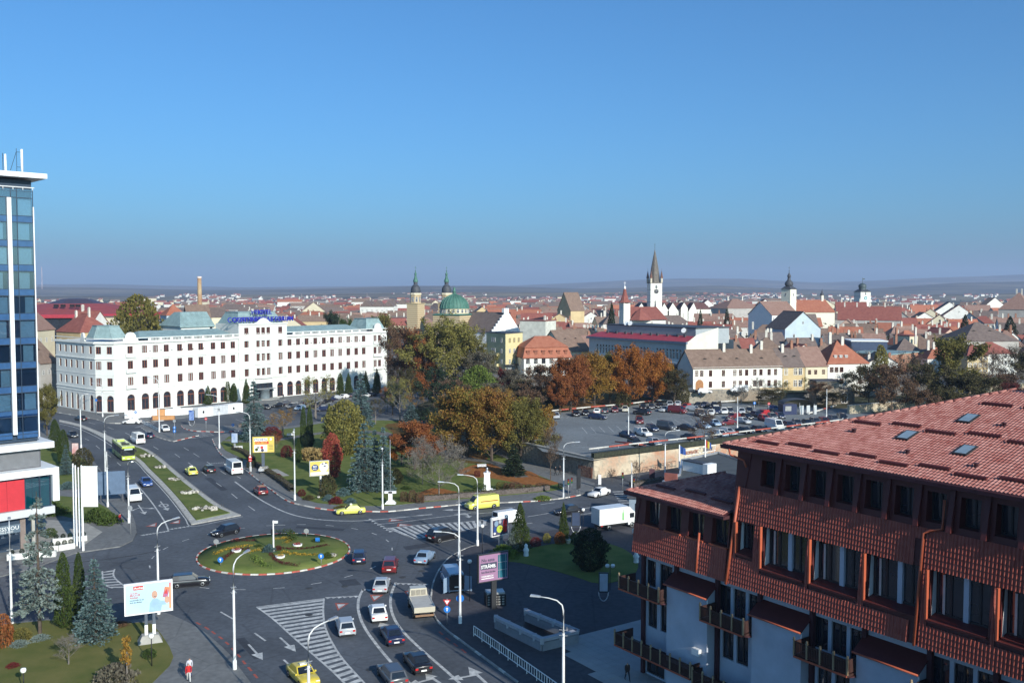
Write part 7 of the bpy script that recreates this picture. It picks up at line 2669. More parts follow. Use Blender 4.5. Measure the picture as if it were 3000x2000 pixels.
hedge([(1850,1428),(1900,1420),(1945,1412)],1.4,.8,'darkolive','hedge at the foot of the flat-roofed restaurant')
hedge([(700,1252),(760,1250),(780,1240)],1.2,.8,'olive','olive hedge beside the hotel car park')
for u,v,w,h,c,lab in[(1470,1432,34,22,'olive','small clipped olive bush by the monument'),(1492,1436,34,24,'brown','brown clipped bush right of the monument'),(1510,1440,44,28,'brown','larger brown bush on the leaf litter'),(1549,1436,24,20,'brown','left small clipped bush behind the low hedge'),(1585,1434,34,20,'brown','middle small clipped bush behind the low hedge'),(1642,1428,16,14,'dark','dark clipped ball near the path'),(1405,1448,40,34,'green','green bush left of the white monument'),(1590,1462,46,12,'lime','low green plant beside the kerb'),(1398,1395,18,18,'darkred','dark red bush on the lawn behind the monument'),(700,1355,24,16,'darkolive','small dark bush by the white van'),(735,1368,26,20,'darkolive','dark bush at the base of the yellow billboard'),(1000,1488,40,8,'olive','thin weeds along the kerb')]:
 grow('barrel' if h>13 else 'mound',u,v,v-h,w,c,lab,'bush')
def round_planting():
 flowers={'yellow':leaf_mat('flower_yellow',(0.35,0.22,0.02),(0.5,0.32,0.04),(0.25,0.2,0.04)),'maroon':leaf_mat('flower_maroon',(0.06,0.012,0.015),(0.11,0.025,0.025),(0.1,0.05,0.03))}
 rng=np.random.default_rng(77)
 def bed(pts,col,label,w=.5,h=.25,leaf=.16):
  line_=resmooth([P(u,v,.3)for u,v in pts],5)
  L=arclen(line_)
  n=int(L[-1]*60)
  C=[]
  for i in range(n):
   a=along(line_,L[-1]*rng.random(),L)
   rr_=math.hypot(a.x-C0.x,a.y-C0.y)
   z=.60-.42*min(1,rr_/RC)
   C.append((a.x+rng.normal()*w*.4,a.y+rng.normal()*w*.4,z+rng.random()*h))
  v,f=leaf_cards(np.array(C),leaf,rng,up=.6)
  o=put('flower_bed',np_mesh('flower_bed',v,f,flowers.get(col)or LM[col]))
  tag(o,label,'flower bed','flower beds on the roundabout')
 z7=lambda pts:[(500+x/2.852,1450+y/2.852)for x,y in pts]
 bed(z7([(370,497),(440,465),(560,440),(690,432)]),'yellow','yellow flower arc on the left of the roundabout')
 bed(z7([(500,385),(580,378),(720,385)]),'maroon','maroon flower arc at the upper left of the roundabout')
 bed(z7([(425,550),(490,500),(580,470),(660,460)]),'maroon','maroon flower arc at the lower left of the roundabout')
 bed(z7([(875,375),(960,365),(1000,380),(960,415)]),'yellow','short yellow flower arc behind the white lamp')
 bed(z7([(930,490),(1000,500),(1100,506),(1220,500)]),'yellow','yellow flower arc on the right of the roundabout')
 bed(z7([(920,462),(1060,464),(1180,448),(1310,418)]),'maroon','thin maroon flower arc on the right of the roundabout',.3)
 bed(z7([(835,500),(870,545),(960,575),(1065,585)]),'maroon','maroon flower arc at the front of the roundabout')
 bed(z7([(640,490),(700,480),(790,470)]),'yellow','yellow flower patch by the centre of the roundabout',.8)
 bed(z7([(900,318),(960,315),(1010,335),(1025,370),(985,405)]),'thuja','clipped green hedge arc at the back of the roundabout',.8,.7,.2)
 bed(z7([(690,525),(720,560),(770,585),(830,602)]),'lime','clipped green hedge arc at the front of the roundabout',.8,.6,.2)
 grow('mound',500+825/2.852,1450+470/2.852,1450+402/2.852,34,'blue','blue dwarf spruce in the middle of the roundabout','spruce_bush',rise=.55)
 grow('ball',500+900/2.852,1450+458/2.852,1450+418/2.852,20,'darkred','dark red ball bush in the middle of the roundabout','bush',rise=.55)
 grow('mound',500+1230/2.852,1450+385/2.852,1450+360/2.852,36,'green','spreading green shrub at the back right of the roundabout','bush',rise=.3)
 grow('mound',500+1310/2.852,1450+520/2.852,1450+470/2.852,26,'thuja','green shrub beside the stones on the roundabout','bush',rise=.3)
 grow('mound',500+735/2.852,1450+430/2.852,1450+408/2.852,26,'green','green shrub left of the lamp on the roundabout','bush',rise=.45)
 def urn(x,y,m,lab):
  p=P(500+x/2.852,1450+y/2.852,.3)
  t=thing('planter',lab,'planter',p)
  MB().lathe([(.35,0),(.6,.15),(.65,.4),(.52,.42),(.5,.3)],12).build('bowl',M_WPAINT,t)
  v,f=leaf_cards(np.random.default_rng(3).normal(size=(120,3))*np.array([.25,.25,.08])+np.array([0,0,.45]),.15,rng,up=.6)
  put('flowers',np_mesh('planter_flowers',v,f,m),t)
 urn(550,478,LM['red'],'white bowl planter with pink flowers left of the roundabout centre')
 urn(1060,432,LM['red'],'white bowl planter with pink flowers right of the roundabout centre')
 urn(915,528,flowers['yellow'],'bowl planter with yellow and red flowers in front on the roundabout')
 rk=random.Random(4)
 rock=rubble_mat('boulder',(0.5,0.47,0.42),(0.6,0.57,0.5),(0.38,0.35,0.3),3)
 def stones(u,v,n,spread,lab,z):
  p=P(u,v,z)
  t=thing('rockery',lab,'rockery',p)
  for i in range(n):
   a=rk.uniform(0,6.28)
   r=spread*math.sqrt(rk.random())
   s=rk.uniform(.18,.45)
   mb=MB()
   bm=bmesh.new()
   bmesh.ops.create_icosphere(bm,subdivisions=1,radius=1)
   vs_=[(q.co.x*s*rk.uniform(.8,1.25),q.co.y*s*rk.uniform(.7,1.1),(q.co.z*.7+.4)*s*rk.uniform(.8,1.2))for q in bm.verts]
   mb.add(vs_,[tuple(x.index for x in f.verts)for f in bm.faces])
   bm.free()
   o=mb.build('stone',rock,t)
   o.location=(math.cos(a)*r*1.5,math.sin(a)*r*.8,0)
  v,f=leaf_cards(np.random.default_rng(n).normal(size=(140,3))*np.array([spread*.9,spread*.5,.1])+np.array([0,0,.25]),.2,rng,up=.6)
  put('plants',np_mesh('rockery_plants',v,f,LM['greybrown']),t)
 z6=lambda x,y:(350+x/3.484,1150+y/3.484)
 for(x,y),n,s,lab in[((280,650),12,1.1,'rockery nearest the bus on the green median'),((425,762),10,.9,'second rockery down the green median'),((575,890),9,.9,'third rockery down the green median'),((710,1020),14,1.2,'fourth rockery down the green median'),((885,1190),18,1.4,'largest rockery at the point of the green median')]:
  stones(*z6(x,y),n,s,lab,.26)
 stones(500+1340/2.852,1450+512/2.852,5,.5,'flat grey stones on the right of the roundabout',.3)
 stones(933,1457,1,.05,'pale boulder on the park lawn by the kerb',.3)
round_planting()
for u,v,vt,w,k,c,lab in[(1335,1300,1205,90,'dusky','darkolive','dusky tree behind the left big orange tree'),(1460,1285,1170,110,'dusky','darkolive','dusky tree behind the middle big orange tree'),(1395,1225,1150,80,'ball','dark','dark bush mass under the lime-green tree'),(1250,1275,1190,80,'pine','dark','small dark pine behind the rust-orange tree'),(1320,1210,1110,90,'dusky','brown','brown thicket under the giant plane tree'),(1100,1240,1165,60,'loose0','darkolive','thin dusky tree right of the tall blue spruce'),(1440,1200,1120,70,'dusky','greybrown','grey thicket right of the lime-green tree'),(1540,1215,1110,80,'dusky','darkolive','dusky tree between flats and car park'),(1200,1195,1070,70,'pine','darkolive','olive pine behind the golden birch'),(1640,1215,1090,70,'broad1','rust','small rust tree at the car park corner'),(1712,1180,1040,80,'broad0','rust','rust tree behind the gold one'),(1950,1178,1052,60,'broad2','gold','gold-brown tree right of the orange row')]:
 grow(k,u,v,vt,w,c,lab,'tree' if k!='ball' else 'bush',z0=(ZL if u>1600 else .3))
 # ------ vehicles
def paint(n,c,r=.28):
 return mat('paint_'+n,c,rough=r,var=.04,spec=.5,coat=.6)
PAINT={n:paint(n,c)for n,c in{'black':(.012,.012,.015),'navy':(.015,.022,.055),'grey':(.07,.075,.085),'silver':(.38,.40,.42),'white':(.72,.72,.7),'red':(.35,.02,.02),'maroon':(.13,.018,.02),'blue':(.03,.075,.25),'paleblue':(.22,.31,.42),'yellow':(.60,.46,.05),'lime':(.62,.62,.12),'beige':(.50,.46,.36),'green':(.45,.55,.08)}.items()}
M_TYRE=mat('tyre',(.012,.012,.012),rough=.85,var=.1)
M_RIM=mat('rim',(.45,.46,.47),rough=.35,metal=.7,var=.1)
M_CGL=mat('car_glass',(.012,.016,.022),rough=.05,spec=.9,var=.2,scale=.5)
M_HEAD=mat('headlight',(.7,.72,.75),rough=.15,spec=.8,var=.05)
M_TAIL=mat('tail_light',(.45,.015,.015),rough=.2,spec=.7,var=.1)
M_PLATE=mat('number_plate',(.75,.75,.72),rough=.5,var=.05)
tyre=MB().lathe([(.2,-.1),(.31,-.1),(.33,-.07),(.33,.07),(.31,.1),(.2,.1)],16).mesh('tyre')
tyre.materials.append(M_TYRE)
rim=MB().lathe([(.02,.085),(.2,.105),(.23,.09)],10)
for k in range(5):
 a=k*1.2566
 rim.box(-.03,.03,.05,.2,.09,.115)
rim=rim.mesh('rim')
rim.materials.append(M_RIM)
def quad_in(mb,q,k,off):
 """inset quad, pushed outward"""
 q=[Vector(p)for p in q]
 c=sum(q,Vector())/4
 n=(q[1]-q[0]).cross(q[3]-q[0]).normalized()
 mb.add([c+(p-c)*k+n*off for p in q],[(0,1,2,3)])
def wheels(t,xs,y,r=.33):
 for x in xs:
  for s in(1,-1):
   w=put('wheel',tyre,t,(x,s*y,r),None,r/.33)
   w.rotation_euler=(-math.pi/2*s,0,0)
   put('rim',rim,w)
def make_car(kind,L,W,H,f0,f1,r1,r0,belt,hood,trunk,sides=((0,1),),axle=.31,r=.32):
 t=thing(kind,kind,'car')
 w,zb=W/2,.2
 st=[(-L/2,.9,trunk-.14,.36),(-L/2+.07,.96,trunk-.02,.26),(r0,1,max(trunk,belt-.02)if trunk>belt-.15 else trunk,zb),(r0+.25,1,belt,zb),(0,1,belt,zb),(f0-.1,1,belt-.02,zb),(f0+.05,1,hood+.03,zb),(L/2-.5,.985,hood-.06,zb),(L/2-.12,.93,hood-.16,.24),(L/2,.84,hood-.3,.34)]
 mb=MB()
 mb.sm=True
 sec=[]
 for x,ws,zt,z0 in st:
  h=[(w*ws*.88,z0),(w*ws*.985,z0+.14),(w*ws,z0+(zt-z0)*.5),(w*ws*.97,zt-.1),(w*ws*.9,zt-.015),(0,zt+.02)]
  sec.append([(x,-a,z)for a,z in h]+[(x,a,z)for a,z in h[::-1][1:]])
 n=len(sec[0])
 for s in sec:
  mb.v+=s
 for i in range(len(sec)-1):
  for k in range(n-1):
   mb.f.append((i*n+k,(i+1)*n+k,(i+1)*n+k+1,i*n+k+1))
 mb.f+=[tuple(range(n)),tuple(range((len(sec)-1)*n+n-1,(len(sec)-1)*n-1,-1))]
 mb.m=[0]*len(mb.f)
 mb.fs=[True]*(len(mb.f)-2)+[False]*2
 wb,wt=w*.9,w*.74 if H<2 else w*.86
 B=[(f0,-wb,belt-.02),(f0,wb,belt-.02),(r0,wb,belt-.02),(r0,-wb,belt-.02)]
 T=[(f1,-wt,H-.04),(f1,wt,H-.04),(r1,wt,H-.04),(r1,-wt,H-.04)]
 mb.sm=False
 mb.add(B+T,[(1,0,4,5),(2,1,5,6),(3,2,6,7),(0,3,7,4)])
 mb.add([T[0],T[1],T[2],T[3],(f1-.12,-wt*.86,H),(f1-.12,wt*.86,H),(r1+.1,wt*.86,H),(r1+.1,-wt*.86,H)],[(0,1,5,4),(1,2,6,5),(2,3,7,6),(3,0,4,7),(4,5,6,7)])
 for s in(1,-1):
  mb.box(f0-.25,f0-.1,s*w*.92 if s>0 else-w*1.1,s*w*1.1 if s>0 else-w*.92,belt-.02,belt+.12)
 mb.use(1)
 mb.box(-L/2+.1,L/2-.12,-w*.86,w*.86,.14,.26)
 for x in(L*axle,-L*axle):
  for s in(1,-1):
   mb.lathe([(r+.05,0),(r+.05,.012)],14)if 0 else mb.add([(x+(r+.05)*math.cos(a),s*(w+.004),r+(r+.05)*math.sin(a))for a in[math.pi*2*k/14 for k in range(14)]],[tuple(range(14))if s<0 else tuple(range(13,-1,-1))])
 mb.build('body',[PAINT['grey'],M_BLACK],t)
 g=MB()
 quad_in(g,[B[0],B[1],T[1],T[0]],.86,.02)
 g.build('windscreen',M_CGL,t)
 g=MB()
 quad_in(g,[B[2],B[3],T[3],T[2]],.8,.02)
 g.build('rear_window',M_CGL,t)
 for s in(0,1):
  for a,b in sides:
   lo,hi=(B[1],B[2]),(T[1],T[2])
   y=1 if s==0 else-1
   lp=lambda p,q,k:(p[0]+(q[0]-p[0])*k,y*abs(p[1]),p[2])
   q=[lp(*lo,a),lp(*lo,b),lp(*hi,b),lp(*hi,a)]
   g=MB()
   quad_in(g,q if s else q[::-1],.88,.015)
   if s==0:
    g=MB()
    quad_in(g,[q[1],q[0],q[3],q[2]],.88,-.015)if 0 else quad_in(g,[q[1],q[0],q[3],q[2]],.88,-.015 if Vector(q[0])is None else .015)
   g.build('side_window',M_CGL,t)
 wheels(t,(L*axle,-L*axle),w-.08,r)
 for s in(1,-1):
  MB().box(L/2-.2,L/2-.02,s*w*.62-.17,s*w*.62+.17,hood-.34,hood-.2).build('headlight',M_HEAD,t)
  MB().box(-L/2-.015,-L/2+.2,s*w*.75-.13,s*w*.75+.13,trunk-.36,trunk-.18).build('tail_light',M_TAIL,t)
 MB().box(-L/2-.025,-L/2+.05,-.26,.26,trunk-.52,trunk-.38).build('number_plate',M_PLATE,t)
 MB().box(L/2-.1,L/2+.02,-.26,.26,.42,.54).build('number_plate',M_PLATE,t)
 return t
CARS={'hatchback':make_car('hatchback',4.0,1.74,1.48,.95,.3,-1.5,-1.9,.92,.92,.96),'sedan':make_car('sedan',4.55,1.78,1.43,.85,.15,-1.05,-1.6,.92,.9,.95),'estate':make_car('estate_car',4.6,1.78,1.47,.95,.3,-1.8,-2.2,.93,.9,.98),'suv':make_car('suv',4.5,1.84,1.68,1.0,.4,-1.75,-2.15,1.05,1.04,1.1,r=.36),'van':make_car('van',5.6,2.0,2.4,2.15,1.45,-2.72,-2.77,1.25,1.15,1.3,((.02,.22),),.32,.34),'minibus':make_car('minibus',5.5,2.0,2.45,2.1,1.45,-2.66,-2.72,1.3,1.15,1.3,((.02,.22),(.26,.6),(.64,.97)),.32,.34),'smallvan':make_car('small_van',4.9,1.92,1.98,1.75,1.05,-2.38,-2.42,1.15,1.08,1.2,((.02,.3),(.36,.68)),.31,.33)}
p=make_car('pickup',5.1,1.8,1.75,.95,.35,-.45,-.6,1.0,1.0,1.0,r=.35)
MB().box(-2.4,-.75,-.8,.8,1.0,1.6).build('canopy',PAINT['white'],p)
CARS['pickup']=p
COLN={'navy':'dark blue','grey':'dark grey','paleblue':'pale blue','lime':'bright yellow','yellow':'yellow'}
KN={'estate':'estate car','smallvan':'small van','suv':'SUV','pickup':'pickup truck'}
VEH=[]
def car(kind,col,u,v,u2,v2,label=None,z=0.0,group=None,s=1.0):
 """a car standing at pixel (u, v), nose towards pixel (u2, v2)"""
 p=P(u,v,z)
 q=P(u2,v2,z)
 t=clone(CARS[kind],label or kind,p,math.atan2(q.y-p.y,q.x-p.x),s,group)
 t['category']='van' if 'van' in kind else 'minibus' if kind=='minibus' else 'pickup' if kind=='pickup' else 'car'
 for c in t.children:
  if c.name.startswith(('body','canopy')):
   c.material_slots[0].link='OBJECT'
   c.material_slots[0].material=PAINT[col]
 t['look']='%s %s'%(COLN.get(col,col),KN.get(kind,kind))
 VEH.append(t)
 return t
def roof_sign(t,z=1.45,txt=None):
 MB().box(-.25,.1,-.3,.3,z,z+.16).build('roof_sign',mat('taxi_sign',(.8,.78,.6),rough=.4),t)
ZK=0.02
car('sedan','black',236,1231,196,1222,'blurred dark sedan heading away past the hotel corner')
car('sedan','black',213,1280,240,1294,'black sedan coming down the left carriageway behind the bus')
car('estate','white',387,1241,340,1241,'white estate car waiting side-on before the hotel corner')
car('hatchback','white',484,1262,500,1273,'white hatchback by the white railing at the hotel exit')
car('minibus','white',403,1297,372,1283,'white minibus heading away beside the median tip')
car('sedan','navy',434,1281,405,1269,'dark blue car just ahead of the white minibus')
car('sedan','blue',428,1421,456,1452,'blue sedan next to the median facing the roundabout')
car('smallvan','white',392,1463,418,1500,'white passenger van waiting by the left kerb',s=1.08)
t=car('sedan','lime',560,1388,538,1370,'yellow-green taxi beside the green median')
roof_sign(t)
car('hatchback','black',612,1382,588,1366,'black hatchback between taxi and white panel van')
car('van','white',684,1384,650,1362,'white panel van heading away beside the park pavement',s=1.08)
car('hatchback','maroon',763,1446,735,1426,'dark red hatchback curving out towards the hotel')
car('hatchback','black',660,1566,615,1577,'black hatchback on the far side of the roundabout')
car('estate','black',556,1714,610,1709,'dark estate car left of the roundabout heading right')
car('hatchback','navy',1052,1642,1054,1612,'dark blue hatchback at the right edge of the roundabout')
car('suv','maroon',1143,1668,1150,1640,'dark maroon SUV entering the roundabout')
car('sedan','silver',1118,1724,1128,1692,'silver sedan at the give way line')
car('sedan','paleblue',1245,1642,1270,1618,'light silver coupe leaving the junction to the right')
car('hatchback','silver',1012,1848,1002,1818,'silver hatchback right of the hatched wedge')
car('sedan','white',1107,1806,1098,1775,'white sedan queueing in the middle lane')
car('sedan','navy',1148,1872,1128,1840,'dark blue sedan behind the white sedan')
car('sedan','black',1222,1952,1196,1918,'black sedan in the queue near the bottom edge')
car('estate','grey',1148,1990,1118,1952,'blurred grey car cut by the bottom edge')
t=car('sedan','yellow',888,1992,918,2022,'yellow taxi coming towards us at the bottom edge')
roof_sign(t)
car('suv','black',1298,1580,1350,1567,'black SUV turning right past the hatched wedge',s=1.1)
t=car('van','paleblue',1325,1718,1300,1678,'blue-grey van parked in the shade with open rear doors',s=1.0)
for s in(1,-1):
 o=MB().box(-.9,0,-.03,.03,.4,2.1).build('rear_door',PAINT['paleblue'],t)
 o.location=(-2.8,s*.95,0)
 o.rotation_euler.z=s*-.9
MB().box(-2.82,-2.79,-.85,.85,.5,2.15).build('hold_dark_plate',M_BLACK,t)  # thin black plate stands in for the dark inside of the van
t=car('smallvan','lime',1412,1488,1360,1494,'bright yellow van driving left past the park',s=1.1)
MB().box(-2.2,.6,-.99,.99,1.16,1.24).build('red_stripe',PAINT['red'],t)
t=car('sedan','lime',1027,1504,975,1507,'yellow taxi driving left along the park kerb')
roof_sign(t)
t=car('smallvan','white',1490,1530,1540,1522,'white van passing behind the food billboard')
car('sedan','black',1665,1505,1610,1512,'dark sedan on the main road behind the cone tree')
car('sedan','white',1755,1452,1725,1460,'white and blue car crossing by the zebra')
def flatbed():
 p,q=P(1232,1793),P(1214,1755)
 t=thing('flatbed_lorry','cream flatbed lorry queueing in the right lane','lorry',p,math.atan2(q.y-p.y,q.x-p.x))
 M_CR=PAINT['beige']
 MB().frustum([(1.3,-1.05),(2.9,-1.0),(2.9,1.0),(1.3,1.05)],.6,[(1.35,-1.0),(2.8,-.95),(2.8,.95),(1.35,1.0)],1.45).frustum([(1.35,-1.0),(2.8,-.95),(2.8,.95),(1.35,1.0)],1.45,[(1.4,-.9),(2.45,-.85),(2.45,.85),(1.4,.9)],2.25).build('cab',M_CR,t)
 for y in(-.55,0,.55):
  MB().box(1.28,1.36,y-.22,y+.22,1.55,2.1).build('rear_window',mat('dusty_glass',(.25,.23,.19),rough=.3),t)
 b=MB().box(-2.9,1.15,-1.1,1.1,.95,1.1)
 for x0,x1,y0,y1 in((-2.9,1.15,-1.12,-1.05),(-2.9,1.15,1.05,1.12),(-2.95,-2.88,-1.12,1.12),(1.1,1.17,-1.12,1.12)):
  b.box(x0,x1,y0,y1,1.0,1.55)
 b.build('load_bed',M_CR,t)
 MB().box(-2.88,1.1,-1.05,1.05,1.45,1.5).build('tarpaulin',mat('tarpaulin',(.42,.41,.38),rough=.8,var=.1),t)
 MB().box(-2.8,2.6,-.45,.45,.5,.95).build('chassis',M_BLACK,t)
 MB().box(-2.98,-2.88,-1.0,1.0,.55,.75).build('rear_bar',mat('rust',(.25,.15,.09),rough=.8),t)
 wheels(t,(2.0,-1.7),.95,.45)
def box_lorry():
 p,q=P(1800,1546),P(1860,1538)
 t=thing('box_lorry','white box lorry with green bottle picture parked by the tiled building','lorry',p,math.atan2(q.y-p.y,q.x-p.x))
 MB().box(-3.3,1.6,-1.15,1.15,.95,3.3).build('cargo_box',PAINT['white'],t)
 MB().frustum([(1.7,-1.1),(3.35,-1.05),(3.35,1.05),(1.7,1.1)],.55,[(1.7,-1.08),(3.3,-1.03),(3.3,1.03),(1.7,1.08)],1.5).frustum([(1.7,-1.08),(3.3,-1.03),(3.3,1.03),(1.7,1.08)],1.5,[(1.7,-1.0),(2.85,-.95),(2.85,.95),(1.7,1.0)],2.5).frustum([(1.62,-1.1),(2.7,-1.0),(2.7,1.0),(1.62,1.1)],2.5,[(1.62,-1.1),(2.0,-1.0),(2.0,1.0),(1.62,1.1)],3.2).build('cab',PAINT['white'],t)
 for s in(1,-1):
  MB().box(2.0,2.75,s*1.07-.02,s*1.07+.02,1.55,2.25).build('side_window',M_CGL,t)
 MB().add([(3.28,-.9,1.55),(3.28,.9,1.55),(2.92,.85,2.4),(2.92,-.85,2.4)],[(0,1,2,3)]).build('windscreen',M_CGL,t)
 m=MB()
 o=[(-.13,0),(.13,0),(.13,.95),(.05,1.25),(.05,1.6),(-.05,1.6),(-.05,1.25),(-.13,.95)]
 m.add([(.75+x,-1.165,1.35+z)for x,z in o],[tuple(range(8))])
 m.build('bottle_picture',mat('bottle_green',(.15,.45,.12),rough=.4),t)
 MB().box(-3.2,3.0,-.4,.4,.45,.95).build('chassis',M_BLACK,t)
 for s in(1,-1):
  MB().box(-2.9,-2.6,s*.8-.12,s*.8+.12,.7,.85).build('tail_light',M_TAIL,t)
 wheels(t,(2.4,-1.6),.98,.45)
def bus():
 q,p=P(377,1350),P(318,1302)
 a=math.atan2(q.y-p.y,q.x-p.x)
 d=Vector((math.cos(a),math.sin(a),0))
 t=thing('city_bus','yellow-green city bus coming down the left carriageway','bus',q-d*6,a)
 Y=PAINT['green']
 MB().box(-6,5.85,-1.25,1.25,.3,1.2).frustum([(-6,-1.25),(5.85,-1.25),(5.85,1.25),(-6,1.25)],2.6,[(-5.95,-1.15),(5.75,-1.15),(5.75,1.15),(-5.95,1.15)],3.0).box(5.85,6.0,-1.22,1.22,.3,1.05).box(5.7,5.95,-1.2,1.2,2.62,2.98).build('body',Y,t)
 MB().box(-5.9,5.8,-1.22,1.22,1.2,2.6).build('window_band',M_CGL,t)
 MB().box(5.8,5.98,-1.18,1.18,1.05,2.6).build('windscreen',M_CGL,t)
 for k in range(6):
  for s in(1,-1):
   MB().box(-5.6+k*2.0,-5.5+k*2.0,s*1.235-.02,s*1.235+.02,1.2,2.6).build('window_pillar',M_BLACK,t)
 for x0,x1 in((-4.6,-2.6),(2.2,3.4)):
  MB().box(x0,x1,-.7,.7,3.0,3.2).build('roof_unit',Y if x0<0 else M_BLACK,t)
 MB().box(-.5,.6,-.45,.45,3.0,3.08).build('roof_hatch',M_BLACK,t)
 MB().box(5.98,6.01,-.8,.8,2.3,2.55).build('destination_sign',mat('sign_pale',(.5,.6,.55),rough=.4),t)
 for s in(1,-1):
  MB().box(5.98,6.03,s*.95-.18,s*.95+.18,.6,.8).build('headlight',M_HEAD,t)
  MB().box(5.9,6.2,s*1.4-.12,s*1.4+.12,1.8,2.3).build('mirror',M_BLACK,t)
 MB().box(6.0,6.03,-.3,.3,.4,.52).build('number_plate',M_PLATE,t)
 wheels(t,(3.9,-2.9),1.12,.48)
flatbed();box_lorry();bus()
def parked(rows,ox,oy,sc,z,where,group):
 made=[]
 for r in rows.strip().split('\n'):
  x,y,k,c,dx,dy=r.split()
  u,v=ox+float(x)/sc,oy+float(y)/sc
  made.append(car(k,c,u,v,u+float(dx),v+float(dy),z=z+.02,group=group))
 number(made,where)
ORD=['first','second','third','fourth','fifth','sixth','seventh','eighth','ninth','tenth','eleventh','twelfth','thirteenth','fourteenth','fifteenth','sixteenth','seventeenth','eighteenth','nineteenth','twentieth']
def number(objs,where):
 """labels from look and place; look-alikes are counted from the left of the photograph"""
 by={}
 for o in objs:
  by.setdefault(o['look'],[]).append(o)
 for look,os_ in by.items():
  os_.sort(key=lambda o:px(o.location)[0])
  for i,o in enumerate(os_):
   o['label']=('the only %s %s'%(look,where))if len(os_)==1 else '%s %s, %s from the left'%(look,where,ORD[i]if i<20 else 'number %d'%(i+1))
parked('''115 685 hatchback silver 2 8
340 657 sedan black 6 8
452 648 hatchback black 4 8
583 632 hatchback white 2 -8
680 622 hatchback grey 3 -8
788 614 hatchback maroon 3 8
905 606 hatchback beige 1 8
590 695 estate navy 12 1
1100 645 suv black -10 -1
1070 742 suv maroon 4 8
1110 583 hatchback black 4 6
1205 575 sedan grey 5 6
1300 562 sedan black -5 6
1420 547 hatchback silver 3 6
1512 542 hatchback silver 1 -6
1370 607 estate silver -10 2
1508 627 smallvan maroon 10 1
1605 578 hatchback red -8 2
1700 604 estate silver 10 1
1745 560 sedan black -6 2
1820 556 sedan navy -6 2
1765 658 suv grey 8 4
1895 648 sedan white -5 5
1955 630 smallvan navy 4 7
1945 575 smallvan black -8 3
2045 630 hatchback white 3 7
2112 626 hatchback grey 4 7
2245 632 hatchback silver 4 7
2330 618 hatchback black 4 7
1385 815 smallvan grey 12 2
1612 822 sedan black 12 1
1805 797 sedan paleblue 12 3
1215 830 hatchback navy 10 3
1112 884 pickup white 12 3
935 905 sedan navy 12 3
1022 992 estate black 10 4
1238 990 hatchback silver 10 3
1662 935 sedan black 12 2
1935 770 hatchback paleblue 10 3
1880 733 hatchback navy 10 2
2300 690 sedan black 12 3
2150 690 hatchback maroon -8 1
2085 762 sedan maroon -12 1
2262 745 hatchback silver 12 2
2082 878 suv silver 12 2
2000 895 hatchback white 10 2
2285 856 sedan black 12 2''',1600,1050,3.92,ZL,'in the walled car park','cars in the walled car park')
parked('''935 712 hatchback red 10 3
1032 692 hatchback grey 10 4
1118 684 hatchback navy 10 4
922 655 hatchback red -8 1
1045 640 sedan black 8 2
850 668 hatchback navy 8 2
870 842 sedan black 12 3
1055 812 van white 12 3
1222 792 hatchback navy 12 4
1312 768 hatchback grey 10 5
1432 765 sedan black 12 4
1522 748 hatchback grey 12 4
1622 742 hatchback maroon 12 4
1735 722 estate grey 12 4
1832 708 suv black 12 5
1055 604 hatchback blue 10 2''',2000,1050,3.92,ZL,'at the far right of the car park','cars at the far right of the car park')
parked('''700 1362 hatchback black 8 2
830 1340 sedan black -10 1
905 1312 sedan grey -10 1
1000 1352 hatchback grey -10 2
1092 1372 hatchback paleblue -10 2
1115 1310 sedan grey -10 1
1210 1312 hatchback black 10 -1
1395 1292 sedan black -10 1
1455 1272 hatchback navy 10 -1
1520 1252 sedan silver 10 -1
1610 1240 hatchback white 10 -2
1700 1226 sedan grey 10 -2
1345 1385 hatchback navy -10 1
1430 1345 sedan grey -10 1
1850 1230 hatchback white 10 -2
1920 1216 sedan black 10 -2
1240 1352 suv black -10 1''',600,850,3.92,0,'in front of the hotel','cars in front of the hotel')
parked('''1650 390 hatchback black 10 0
1820 400 hatchback white 10 0
2215 385 smallvan white -12 0''',1600,1050,3.92,ZT,'on the street under the white house','cars by the white house')
parked('''1600 1430 hatchback black 4 1
1690 1420 sedan silver 5 -1
1790 1430 smallvan white 5 1
1530 1400 hatchback grey 4 0''',1100,750,3.92,1.5,'by the yellow flats','cars by the yellow flats')
for k in CARS:
 drop(CARS[k])
 # ------ street lamps
M_POLE=mat('pole_white',(.62,.63,.62),rough=.55,var=.12,scale=.8)
M_PBASE=mat('pole_base',(.7,.7,.68),rough=.6,var=.1)
def lamp_tpl(arm,name='street_lamp'):
 t=thing(name,name,'street lamp')
 MB().lathe([(.15,0),(.125,3.4),(.105,7.2)],10).build('pole',M_POLE,t)
 MB().lathe([(.19,0),(.19,.9),(.15,.95)],10).build('pole_base',M_PBASE,t)
 b=MB()
 for z in(7.0,7.45):
  b.tube([(-.35,0,z),(.35,0,z)],.035,5).tube([(0,-.3,z),(0,.3,z)],.035,5)
 b.build('bracket',M_METAL,t)
 if arm:
  MB().tube([(0,0,7.2),(0,0,9.0),(.12,0,9.45),(.55,0,9.8),(1.2,0,9.95),(2.0,0,10.02)],[.09,.07,.06,.055,.05,.05],7).build('arm',M_POLE,t)
  MB().add([(1.9,-.12,9.98),(2.75,-.16,10.02),(2.75,.16,10.02),(1.9,.12,9.98),(1.9,-.1,10.1),(2.7,-.13,10.16),(2.7,.13,10.16),(1.9,.1,10.1)],[(3,2,1,0),(4,5,6,7),(0,1,5,4),(1,2,6,5),(2,3,7,6),(3,0,4,7)]).build('lamp_head',M_METAL,t)
 else:
  MB().tube([(0,0,7.2),(0,0,10)],[.1,.06],7).build('arm',M_POLE,t)
 return t
LT=(lamp_tpl(0),lamp_tpl(1))
